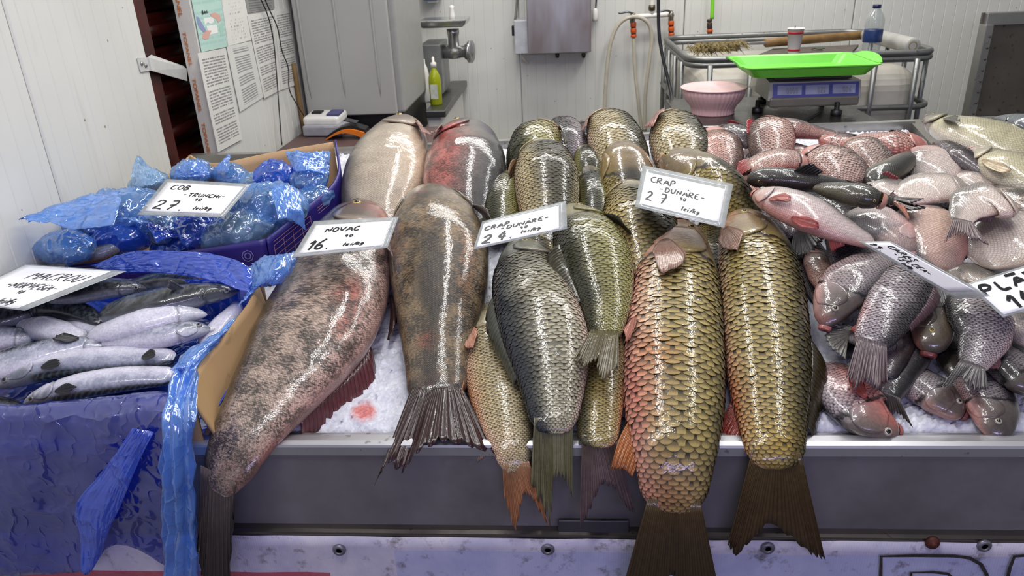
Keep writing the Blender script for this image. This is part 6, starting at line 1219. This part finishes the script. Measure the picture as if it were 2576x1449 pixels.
# cod bags: a wrapped trunk of cod in a crumpled bag
GK = 'bagged cod pieces in the printed carton'
K['cod'] = dict(d='#6a6668', f='#aaa6a6', b='#c9c2be', h='#6a6464', hb='#a39a94', fin='#444', mot=.5, scales=0, sz=.2)
def bag(key, label, pts, base, film, flare=None, phi=100, r=.8, seed=0, piece=True, end=None):
    SEED[0] += 1; f = Fish(pts, (base, base), phi, r, 'cod', head=.02, seed=SEED[0]+seed, droop=False, thin=.1)
    c = f.P[60]; root = thing('cod_bag', label, 'bag', (c[0], c[1], c[2]-f.b.max()), GK)
    if piece:
        g = Fish(pts, (base, base), phi, r, 'cod', head=.02, seed=SEED[0], droop=False, thin=.1); g.a = g.a*.86; g.b = g.b*.86; g.P = g.P-TN*.002
        g.P = g.P[0]+(g.P-g.P[0])*1.0; g.body(root, 30, 24, name='cod_piece')
    if end:
        i_ = 9; lathe('cut_end', [(f.a[i_]*.82, .004), (f.a[i_]*.8, -.002), (f.a[i_]*.3, -.006), (f.a[i_]*.12, .004), (.0001, .006)], f.P[i_], plain('cut_'+end.strip('#'), end, .4, var=.35, nscale=60), root, n=24, axis=f.T[i_])
    nu, nv = 64, 64; U, PH = np.meshgrid(np.linspace(0, 1, nu), np.arange(nv)/nv*2*math.pi, indexing='ij')
    V = f.S(U, PH, .003); dirv = V-f.ip(f.P, U.ravel()).reshape(V.shape); am = f.a.max(); rr_ = np.random.default_rng(SEED[0])
    rid = 1-np.abs(fno(V, 34, SEED[0]+2)); V = V+dirv*(.10*fno(V, 30, SEED[0])+.20*rid**5+.10*(1-np.abs(fno(V, 75, SEED[0]+1)))**6-.05)[..., None]
    V = V.reshape(-1, 3); o = mk('film', V, np.concatenate([grid_faces(nu, nv, True)[:, ::-1]]), film, root)
    if not flare:                                     # the loose, twisted end of the bag
        i_ = 110 if rr_.random() < .5 else 10; q0 = f.P[i_]; dr_ = (f.T[i_] if i_ > 60 else -f.T[i_]); L_ = am*rr_.uniform(.9, 1.4); up_ = f.N[i_]
        rows = [[q0+f.L[i_]*am*k_*.35+up_*am*.3 for k_ in (-1, 0, 1)], [q0+dr_*L_*.45+f.L[i_]*am*k_*.55+up_*am*(.8+.3*rr_.random()) for k_ in (-1, 0, 1)], [q0+dr_*L_*(.7+.3*rr_.random())+f.L[i_]*am*k_*.9+up_*am*(1.0+.6*rr_.random()) for k_ in (-1, 0, 1)]]
        sheet('film_end', rows, film, root, n=26, amp=.006, seed=SEED[0]+5)
    else:
        rows = [[tr(x, y, h) for x, y, h in rw] for rw in flare]; sheet('film_end', rows, film, root, n=30, amp=.006, seed=SEED[0]+5)
    return root
hb_ = .10
bag('K1', 'rolled blue bag with a round open end facing the viewer, below the cod card', [(378, 588, 44), (390, 580, 46), (410, 556, 46), (430, 530, 42)], .075, FILM, end='#6f6a72')
bag('K2', 'deep blue bag with a striped cut end, right of the round-ended roll', [(455, 606, 34), (468, 598, 40), (500, 575, 42), (535, 555, 38)], .07, FILM_D, end='#a08c8e')
bag('K3', 'pale blue bag sagging over the front rim of the printed carton', [(505, 602, 18), (545, 592, 34), (600, 578, 44), (655, 560, 40), (700, 552, 24)], .07, FILM_L)
bag('K4', 'large crumpled light blue bag draped over the right rim of the printed carton', [(590, 522, 24), (635, 512, 44), (695, 512, 50), (745, 528, 36), (768, 545, 18)], .09, FILM, flare=[[(680, 470, .19), (720, 465, .19), (750, 480, .18)], [(690, 510, .19), (730, 510, .19), (765, 530, .17)], [(700, 550, .17), (740, 550, .16), (768, 580, .12)]])
bag('K5', 'dark blue knotted ball of film near the back wall of the printed carton', [(662, 442, 22), (680, 440, 32), (705, 440, 35), (735, 446, 24)], .09, FILM_D)
bag('K6', 'blue bag with a tall flap standing in the back right corner of the printed carton', [(742, 458, 20), (770, 450, 32), (800, 450, 30), (825, 458, 18)], .09, FILM, flare=[[(716, 378, .16), (745, 376, .17), (790, 384, .17), (832, 380, .15)], [(725, 400, .16), (760, 405, .17), (800, 405, .16), (830, 405, .14)], [(740, 432, .15), (770, 430, .16), (800, 432, .15), (825, 440, .13)]])
bag('K7', 'blue bag with two pointed ends and a dark fish piece showing', [(545, 432, 16), (570, 440, 26), (598, 446, 25), (622, 456, 14)], .09, FILM, flare=[[(575, 388, .16), (580, 390, .16)], [(548, 408, .16), (572, 415, .16)], [(535, 430, .14), (570, 432, .15)]])
bag('K8', 'light blue crumpled bag directly behind the cod card', [(438, 448, 14), (465, 438, 28), (505, 432, 30), (535, 432, 18)], .09, FILM, flare=[[(470, 405, .16), (500, 402, .16), (520, 412, .16)], [(450, 425, .15), (490, 420, .16), (525, 425, .15)], [(438, 448, .13), (480, 445, .14), (530, 445, .13)]])
bag('K10', 'long blue bag trailing a thin tail of film toward the left wall', [(170, 572, 18), (215, 553, 42), (290, 534, 52), (350, 525, 48), (400, 510, 30)], .09, FILM, flare=[[(50, 557, .215), (62, 551, .215), (72, 558, .215)], [(110, 528, .205), (120, 542, .21), (132, 560, .205)], [(200, 500, .20), (205, 530, .215), (185, 578, .20)], [(300, 478, .195), (310, 500, .21), (290, 570, .20)]])
bag('K11', 'blue bag lying lowest at the left front corner of the printed carton', [(92, 632, 12), (135, 622, 36), (185, 622, 38), (238, 630, 22)], .10, FILM)
bag('K9', 'almost clear film end standing up against the left wall', [(330, 470, 12), (360, 460, 24), (395, 455, 24), (425, 455, 14)], .09, FILM_L, flare=[[(345, 397, .16), (352, 395, .16), (360, 400, .16)], [(330, 430, .16), (360, 425, .17), (395, 428, .16)], [(328, 468, .15), (370, 465, .16), (420, 450, .15)]])
bag('K13', 'turquoise-blue bag right of the cod card', [(606, 468, 14), (628, 462, 25), (652, 462, 25), (672, 468, 14)], .08, FILM_L)
bag('K14', 'blue bag against the right wall of the printed carton', [(735, 515, 16), (765, 505, 28), (800, 495, 28), (825, 488, 16)], .07, FILM)
bag('K17', 'deep blue bag along the front rim under the round-ended roll', [(385, 632, 14), (430, 624, 28), (490, 615, 30), (540, 606, 16)], .035, FILM_D)
bag('K15', 'bag with silvery fish skin showing just right of the cod card', [(580, 545, 16), (600, 520, 28), (625, 500, 28), (645, 485, 16)], .06, FILM_L)
bag('K16', 'blue bag beneath the long trailing one', [(225, 610, 20), (275, 600, 36), (325, 596, 38), (365, 592, 22)], .06, FILM_D)
SEED[0] += 1
f = Fish([(228, 642, 13), (245, 637, 18), (275, 626, 19), (305, 615, 16)], (.07, .07), 80, .8, 'cod', head=.02, seed=SEED[0], droop=False, thin=.1); c = f.P[60]
o = thing('cod_piece', 'bare cod piece with a pale cut end at the front of the printed carton', 'fish piece', (c[0], c[1], c[2]-f.b.max()), None); f.body(o, 40, 28, name='skin')
n_ = 20; al = np.arange(n_)/n_*2*math.pi; i0 = 5; V = np.vstack([f.P[i0]-f.T[i0]*.012+f.L[i0]*(f.a[i0]*1.02*np.cos(al))[:, None]+f.N[i0]*(f.b[i0]*1.02*np.sin(al))[:, None], f.P[i0+8]+f.L[i0]*(f.a[i0]*.9*np.cos(al))[:, None]+f.N[i0]*(f.b[i0]*.9*np.sin(al))[:, None]])
mk('cut_face', V, grid_faces(2, n_, True).tolist()+[list(range(n_))], plain('pale_flesh', '#b89a88', .5, var=.2, nscale=120), o, smooth=False)
# ------------------------------------------------------------------ lettering (pen strokes) and price cards
ST = {'A': [[(0, 0), (.42, 1), (.78, 0)], [(.14, .36), (.66, .40)]], 'B': [[(.05, 0), (.05, 1), (.5, .95), (.55, .7), (.08, .53), (.6, .42), (.62, .1), (.05, 0)]], 'C': [[(.72, .86), (.45, 1), (.12, .75), (.05, .35), (.25, .02), (.55, .02), (.75, .2)]],
 'D': [[(.08, 0), (.08, 1)], [(.08, 1), (.5, .9), (.72, .5), (.5, .1), (.08, 0)]], 'E': [[(.62, 1), (.08, .97), (.05, 0), (.62, .03)], [(.06, .5), (.5, .53)]], 'G': [[(.72, .85), (.4, 1), (.08, .6), (.15, .1), (.5, 0), (.75, .2), (.72, .45), (.45, .42)]],
 'H': [[(.06, 0), (.08, 1)], [(.66, 0), (.68, 1)], [(.07, .5), (.67, .54)]], 'I': [[(.15, 0), (.17, .85)]], 'i': [[(.12, 0), (.15, .6)], [(.16, .82), (.17, .92)]], 'K': [[(.06, 0), (.08, 1)], [(.6, 1), (.1, .45), (.62, 0)]], 'L': [[(.1, 1), (.06, .02), (.6, .05)]],
 'M': [[(0, 0), (.12, 1), (.42, .3), (.75, 1), (.86, 0)]], 'N': [[(.04, 0), (.08, 1), (.62, .02), (.68, 1)]], 'O': [[(.38, 1), (.08, .75), (.06, .25), (.36, 0), (.68, .25), (.68, .75), (.38, 1)]], 'P': [[(.08, 0), (.1, 1), (.5, .98), (.64, .75), (.45, .5), (.1, .45)]],
 'R': [[(.06, 0), (.08, 1), (.5, .97), (.6, .74), (.42, .52), (.1, .47), (.66, 0)]], 'S': [[(.6, .85), (.35, 1), (.1, .8), (.3, .55), (.6, .3), (.4, .02), (.05, .12)]], 'T': [[(0, .97), (.75, 1)], [(.38, .98), (.36, 0)]], 'U': [[(.06, 1), (.06, .3), (.3, 0), (.6, .2), (.68, 1)]],
 'V': [[(0, 1), (.32, 0), (.7, 1)]], 'l': [[(.1, 1), (.08, 0), (.22, .04)]], 'e': [[(.05, .3), (.4, .38), (.3, .6), (.08, .45), (.1, .1), (.42, .08)]], 'k': [[(.05, 1), (.03, 0)], [(.4, .6), (.06, .28), (.42, 0)]], 'g': [[(.42, .5), (.15, .6), (.04, .3), (.3, .08), (.42, .5), (.36, -.2), (.06, -.25)]],
 'm': [[(.0, .0), (.06, .42), (.16, .1), (.26, .42), (.38, .08), (.5, .3)]],
 '0': [[(.3, 1), (.06, .7), (.08, .2), (.32, 0), (.56, .3), (.54, .8), (.3, 1)]], '1': [[(0, .62), (.3, 1), (.22, 0)]], '2': [[(.04, .75), (.22, 1), (.52, .85), (.4, .5), (.02, .05), (.3, .12), (.62, .02)]], '4': [[(.42, 1), (.04, .35), (.66, .4)], [(.5, .75), (.42, 0)]],
 '6': [[(.5, 1), (.12, .5), (.08, .12), (.35, 0), (.56, .2), (.4, .45), (.1, .3)]], '7': [[(.02, .92), (.6, 1), (.22, 0)], [(.1, .5), (.5, .54)]], '8': [[(.3, .5), (.08, .75), (.3, 1), (.5, .75), (.06, .2), (.3, 0), (.55, .22), (.3, .5)]], '9': [[(.5, .8), (.25, 1), (.06, .72), (.3, .5), (.5, .8), (.4, 0)]], '3': [[(.05, .9), (.35, 1), (.5, .78), (.22, .53), (.55, .3), (.35, 0), (.03, .1)]],
 '-': [[(.08, .45), (.55, .48)]], '.': [[(.08, .0), (.14, .03)]], '/': [[(.02, -.1), (.4, 1.05)]], "'": [[(.1, .9), (.14, 1.0)]], '~': [[(.0, 1.2), (.5, 1.22)]]}
ADV = {'M': 1.0, 'I': .36, 'i': .4, 'l': .36, '.': .3, '/': .48, '1': .5, 'm': .56, 'e': .62, 'k': .56, 'g': .6, "'": .25}
INK = plain('black_marker', '#0f0f12', .45, var=.05)
def strokes(items, surf, wid, seed=0, lift=.0009, step=.06):
    """items: (text, u, v, cap height, spacing, slant); surf(u,v)->world point and normal; returns mesh data of ribbon strokes"""
    r = np.random.default_rng(seed); V = []; Fs = []
    for text, u, v, hgt, asp, slant, dv in items:
        x = u
        for ch in text:
            if ch == ' ': x += hgt*asp*.5; continue
            w0 = hgt*asp
            for pl_ in ST[ch]:
                q = A(pl_, float); q = q+r.normal(0, .018, q.shape)
                if len(q) > 2: q3 = smooth_path(np.c_[q, np.zeros(len(q))], max(8, 4*len(q)), 1)[:, :2]
                else: q3 = np.linspace(q[0], q[1], 5)
                uu = x+(q3[:, 0]+slant*q3[:, 1])*w0; vv = v+q3[:, 1]*hgt+(uu-u)*dv
                P = A([surf(a, b)[0] for a, b in zip(uu, vv)]); n = surf(uu[0], vv[0])[1]
                T = np.gradient(P, axis=0); T /= np.linalg.norm(T, axis=1)[:, None]+1e-9; S_ = np.cross(n, T)
                ww = wid*(1+.25*np.sin(np.linspace(0, 3, len(P))))
                i0 = len(V); Lf = P+S_*(ww/2)[:, None]+n*lift; Rt = P-S_*(ww/2)[:, None]+n*lift
                for a, b in zip(Lf, Rt): V += [a, b]
                Fs += [[i0+2*k, i0+2*k+1, i0+2*k+3, i0+2*k+2] for k in range(len(P)-1)]
            x += w0*(ADV.get(ch, .9))
    return A(V), Fs
def quad_surf(q):
    q = A(q, float)   # TL TR BR BL
    def f(u, v):
        p = (q[3]*(1-u)+q[2]*u)*(1-v)+(q[0]*(1-u)+q[1]*u)*v; du = (q[2]-q[3])*(1-v)+(q[1]-q[0])*v; dv = (q[0]-q[3])*(1-u)+(q[1]-q[2])*u
        n = np.cross(du, dv); return p, n/np.linalg.norm(n)
    return f
def card(label, outer, hts, inner, items, wid, seed):
    """laminated price card: outer pixel corners TL TR BR BL with heights, inner = margins (l, r, t, b) of the paper"""
    q = A([tr(x, y, h) for (x, y), h in zip(outer, hts)]); f = quad_surf(q); n = 12
    root = thing('price_card', label, 'sign', q[3]*.5+q[2]*.5, 'laminated price cards')
    def plate(name, l, r_, t, b, z0, th, mat, rad=.0):
        U, V_ = np.meshgrid(np.linspace(l, 1-r_, n), np.linspace(b, 1-t, n), indexing='ij'); P = np.zeros((n, n, 3)); N_ = np.zeros((n, n, 3))
        for i in range(n):
            for j in range(n): P[i, j], N_[i, j] = f(U[i, j], V_[i, j])
        return solid(name, P+N_*z0, P+N_*(z0-th), mat, root, np.ones((n, n, 4)))
    plate('laminate', 0, 0, 0, 0, 0, .0007, LAMI); pp_ = plate('paper', *inner, .0005, .0004, CARDW)
    l, r_, t, b = inner
    def g(u, v): return f(l+u*(1-l-r_), b+v*(1-t-b))
    for k_, it in enumerate(items):
        V, Fs = strokes([it], g, wid*(.55+1.6*it[3]), seed*20+k_); mk('lettering', V, Fs, INK, pp_, smooth=False)
    return root
LAMI = plain('laminate_edge', '#a9adae', .15, var=.1, nscale=40); CARDW = plain('card_white', '#e9e9ec', .35, var=.02)
t_ = NT('laminate_film'); tp_ = t_.add('ShaderNodeBsdfTransparent'); mx_ = t_.add('ShaderNodeMixShader'); t_.set(Roughness=.12); t_.ln(t_.mix(t_.noise(t_.geo(), 60), '#8f9494', '#c3c8ca'), t_.b.inputs['Base Color'])
t_.ln(t_.math('MULTIPLY_ADD', t_.noise(t_.geo(), 35), .5, .35), mx_.inputs[0]); t_.ln(tp_.outputs[0], mx_.inputs[1]); t_.ln(t_.b.outputs[0], mx_.inputs[2]); t_.ln(mx_.outputs[0], t_.out.inputs[0]); LAMI = t_.m
# item: text, u, v(baseline), cap height, width/height aspect in card units, slant, baseline drift
card('white price card reading COB TRUNCHI 27.90 lying on the blue bags', [(418, 450), (632, 463), (562, 547), (345, 540)], (.20, .20, .185, .185), (.05, .06, .10, .10),
     [('COB', .10, .76, .16, .62, .1, 0), ('-TRUNCHi-', .33, .54, .12, .62, .1, 0), ('27.', .06, .06, .33, .60, .15, 0), ('90', .53, .40, .09, .62, .1, 0), ('lei/kg', .60, .10, .11, .72, .2, 0)], .0032, 1)
card('white price card reading MACROU NORVEGIA at the left edge over the mackerel', [(62, 664), (318, 682), (62, 781), (-135, 757)], (.145, .14, .15, .155), (.03, .12, .03, .02),
     [('MACROU', .30, .66, .19, .62, .15, 0), ('-NORVEGiA-', .26, .42, .14, .56, .15, 0), ('90', .56, .30, .08, .6, .1, 0), ('lei/kg', .58, .06, .12, .66, .2, 0), ('23.', .06, .1, .28, .5, .1, 0)], .0024, 2)
card('white price card reading NOVAC 16.90 on the mottled bighead', [(790, 556), (1003, 545), (975, 623), (733, 648)], (.19, .19, .175, .175), (.06, .07, .14, .09),
     [('NOVAC', .17, .70, .17, .60, .1, 0), ('16.', .06, .08, .38, .44, .15, 0), ('90', .47, .46, .09, .7, .1, 0), ('lei/kg', .50, .12, .11, .80, .2, 0)], .0034, 3)
card('smaller white price card reading CRAP DUNARE 24.90 tilted on the carp', [(1213, 557), (1424, 505), (1427, 575), (1190, 628)], (.215, .215, .20, .20), (.03, .09, .12, .06),
     [('CRAP', .03, .66, .17, .55, .1, 0), ('-DUNARE-', .24, .50, .15, .60, .1, .04), ('~', .60, .54, .15, .25, .1, 0), ('24.', .04, .06, .36, .52, .15, 0), ('90', .50, .36, .09, .7, .1, 0), ('lei/kg', .52, .16, .12, .70, .2, 0)], .003, 4)
card('bigger white price card reading CRAP DUNARE 27.90 turned clockwise on the carp', [(1617, 415), (1845, 463), (1822, 573), (1596, 520)], (.205, .205, .19, .19), (.06, .07, .16, .09),
     [('CRAP', .07, .72, .18, .52, .05, 0), ('-DUNARE-', .20, .50, .15, .56, .05, 0), ('~', .55, .53, .15, .24, .1, 0), ('2 7.', .05, .14, .30, .44, .1, 0), ('90', .48, .36, .09, .55, .1, 0), ('lei/kg', .52, .08, .12, .66, .2, 0)], .0032, 5)
card('price card reading CARAS TULCEA seen almost edge-on, slanting over the crucian carp', [(2240, 606), (2492, 746), (2402, 750), (2158, 607)], (.175, .17, .14, .15), (.03, .10, .10, .12),
     [('CARAS', .08, .62, .26, .30, .0, 0), ('-TULCEA-', .24, .34, .24, .26, .0, 0), ('19.', .02, .10, .30, .34, .1, 0), ('90', .34, .18, .12, .3, .1, 0), ('lei/kg', .44, .06, .16, .26, .2, 0)], .0013, 6)
card('large white price card reading PLATICA 14 cut off by the right edge of the photo', [(2430, 714), (2740, 618), (2830, 712), (2524, 798)], (.16, .16, .14, .14), (.02, .04, .05, .05),
     [('PLATiCA', .02, .60, .28, .50, .0, 0), ('~', .27, .60, .28, .6, .0, 0), ('14', .12, .06, .40, .44, .0, 0), ('lei/kg', .6, .1, .15, .4, .2, 0)], .0052, 7)
# scale digits, panel print
for k_, it in enumerate([('0000', .20, .36, .34, .105, 0, 0), ('028', .53, .36, .34, .105, 0, 0), ('006', .80, .36, .34, .105, 0, 0)]):
    V, Fs = strokes([it], lambda u, v: (fp(u, v, .0022), A([0, -1., 0])), .0022, 8+k_, lift=.0003); mk('digits', V, Fs, SEG, dp, smooth=False)
V, Fs = strokes([('BANi', .25, .60, .055, 1.3, 0, 0)], quad_surf([atx(x, y, XP+.0052) for x, y in ((478, -24), (552, -34), (573, 117), (508, 131))]), .0022, 9, lift=.0004)
mk('printed_word', V, Fs, INK, POST, smooth=False)
def text_mesh(body, name, size, M4, mat, parent, ext=.0003):
    cu_ = bpy.data.curves.new('tmp', 'FONT'); cu_.body = body; cu_.size = size; cu_.extrude = ext; cu_.align_x = 'LEFT'; cu_.offset = size*.012
    ob = bpy.data.objects.new('tmp', cu_); COL.objects.link(ob); bpy.context.view_layer.update()
    me = bpy.data.meshes.new_from_object(ob.evaluated_get(bpy.context.evaluated_depsgraph_get())); bpy.data.objects.remove(ob); bpy.data.curves.remove(cu_)
    V = A([(M4 @ v.co)[:] for v in me.vertices]); Fs = [list(p.vertices) for p in me.polygons]; bpy.data.meshes.remove(me)
    return mk(name, V, Fs, mat, parent, smooth=False)
ORT = plain('orange_print', '#cf7a2e', .5, var=.1)
for y0, y1, x0_ in ((-62, 42, 450), (79, 166, 470), (196, 282, 488), (308, 392, 512)):
    a = at(x0_, y0, YP-.006); b = at(x0_+18, y1, YP-.006); L_ = a[2]-b[2]
    M4 = Matrix.Translation((XP-.041+.004, YP-.0062, a[2])) @ Matrix.Rotation(math.radians(90), 4, 'X') @ Matrix.Rotation(math.radians(-90), 4, 'Z')
    text_mesh('TOPANEL', 'edge_print', L_/4.35, M4 @ Matrix.Diagonal((1, .62, 1, 1)), ORT, wn)
# purple carton print
sf = quad_surf([cf+A([.004, -.004, -.004]), cr_+A([.004, -.004, -.004]), rb_+A([.004, -.004, 0]), fb+A([.004, -.004, 0])])
def rib_lines(lines, surf, wid, name, mat, par, lift=.001):
    V = []; Fs = []
    for (u0, v0), (u1, v1) in lines:
        p0, n = surf(u0, v0); p1, _ = surf(u1, v1); t = p1-p0; t = t/np.linalg.norm(t); s_ = np.cross(n, t)*wid/2; i0 = len(V)
        if n @ (CAM-p0) < 0: n = -n
        V += [p0+s_+n*lift, p0-s_+n*lift, p1-s_+n*lift, p1+s_+n*lift]; Fs.append([i0, i0+1, i0+2, i0+3])
    return mk(name, V, Fs, mat, par, smooth=False)
ln_ = [((.06, .80-.12*k), (.52, .80-.12*k)) for k in range(6)]+[((.06+.115*k, .80), (.06+.115*k, .2)) for k in range(5)]+[((.06, .88), (.34, .88)), ((.62, .84), (.8, .84)), ((.62, .78), (.74, .78)), ((.62, .70), (.78, .70))]
rib_lines(ln_, sf, .0012, 'printed_table', PRINT, cbx)
sf2 = quad_surf([cl_+A([0, -.007, -.004]), cf+A([0, -.007, -.004]), fb+A([0, -.007, 0]), lb_+A([0, -.007, 0])])
rec = [(.905+.028*math.cos(a), .72+.13*math.sin(a)) for a in np.linspace(0, 2*math.pi, 9)]; rec2 = [(.905+.016*math.cos(a), .72+.075*math.sin(a)) for a in np.linspace(.4, 2*math.pi+.4, 7)]
rib_lines([(rec[i], rec[i+1]) for i in range(8)]+[(rec2[i], rec2[i+1]) for i in range(6)]+[((.93, .3), (.96, .3)), ((.93, .3), (.93, .1))], sf2, .0016, 'printed_mark', plain('pale_print', '#8a86c0', .5), cbx)
# ------------------------------------------------------------------ banner below the stall
def m_banner():
    t = NT('banner_fabric'); p = t.geo(); s_ = t.sep(p); wv = t.math('SINE', t.math('MULTIPLY', s_[0], 1500.)); n = t.noise(p, 9, 5, .65); n2 = t.noise(p, 34, 4, .7)
    c = t.mix(t.ramp(n, [(.35, 0.), (.7, 1.)]), '#a9a6bd', '#cbc6cf'); hz = t.ramp(s_[2], [(.0, 1.), (1., 0.)])
    blue = t.math('MULTIPLY', t.math('LESS_THAN', s_[2], ZBN-.028), t.math('GREATER_THAN', s_[0], -.30)); c = t.mix(t.math('MULTIPLY', blue, .35), c, '#7f93cf')
    c = t.mix(t.math('MULTIPLY', t.ramp(n2, [(.56, 0.), (.74, 1.)]), .8), c, '#4b3f3a')
    rd = t.math('MULTIPLY', t.math('MULTIPLY', t.math('LESS_THAN', s_[2], at(400, 1436, .982)[2]), t.math('GREATER_THAN', s_[2], .56)), t.math('LESS_THAN', s_[0], -.42)); c = t.mix(t.math('MULTIPLY', rd, .85), c, '#a52a3a')
    t.ln(c, t.b.inputs['Base Color']); t.set(Roughness=.6); t.bump(t.math('MULTIPLY_ADD', wv, .3, n2), .25, .001); return t.m
YBN = .982
nx = 90; X_ = np.linspace(X0, X2, nx); Zs = np.linspace(ZBN, .25, 20); V = np.zeros((nx, 20, 3)); V[..., 0] = X_[:, None]; V[..., 2] = Zs[None]; V[..., 1] = YBN+.004*np.sin(X_*9)[:, None]*np.linspace(0, 1, 20)[None]+.002*fno(V[..., [0, 2]], 14, 3)
bn = thing('banner', 'worn printed fabric banner with eyelets along the bottom of the stall', 'banner', (.4, YBN, .25))
solid('fabric', V, V+A([0, .0015, 0]), m_banner(), bn, np.ones((nx, 20, 4)))
EY = plain('grey_eyelet', '#7d7c86', .35, .6)
for px, py in ((853, 1385), (1378, 1383), (1932, 1380), (2477, 1374)):
    c = at(px, py, YBN-.003); e_ = lathe('eyelet', [(.0045, .003), (.0045, -.001), (.006, -.003), (.0095, -.0025), (.0115, .0), (.0115, .003)], c, EY, bn, n=24, axis=(0, 1, 0))
    lathe('hole', [(.0046, .0012), (.0001, .0012)], c, BLACK, e_, n=16, axis=(0, -1, 0))
c = at(2347, 1367, YBN-.004); lathe('rusty_bolt', [(.0115, .004), (.0115, 0), (.009, -.003), (.005, -.004), (.005, -.006), (.0001, -.0062)], c, plain('rusty_bolt', '#5c2a1e', .6, .3, var=.3, nscale=90), bn, n=18, axis=(0, 1, 0))
def bpt(px, py): return at(px, py, YBN-.0042)
def outline(pts, wid, name):
    P = A([bpt(x, y) for x, y in pts]); T = np.gradient(P, axis=0); T /= np.linalg.norm(T, axis=1)[:, None]; S_ = np.cross([0, -1., 0], T)*wid/2; V = []
    for p, s_ in zip(P, S_): V += [p+s_, p-s_]
    return mk(name, V, [[2*k, 2*k+1, 2*k+3, 2*k+2] for k in range(len(P)-1)], plain('faded_black_print', '#3a3236', .6, var=.4, nscale=120), bn, smooth=False)
outline([(2214, 1560), (2215, 1470), (2217, 1400), (2300, 1398), (2400, 1399), (2440, 1404), (2468, 1420), (2482, 1445), (2490, 1480), (2480, 1540)], .006, 'printed_letter')
outline([(2290, 1560), (2290, 1500), (2292, 1441), (2350, 1440), (2385, 1444), (2402, 1460), (2405, 1500)], .005, 'printed_letter')
outline([(2530, 1540), (2532, 1470), (2540, 1430), (2552, 1400), (2600, 1396), (2650, 1396)], .006, 'printed_letter')
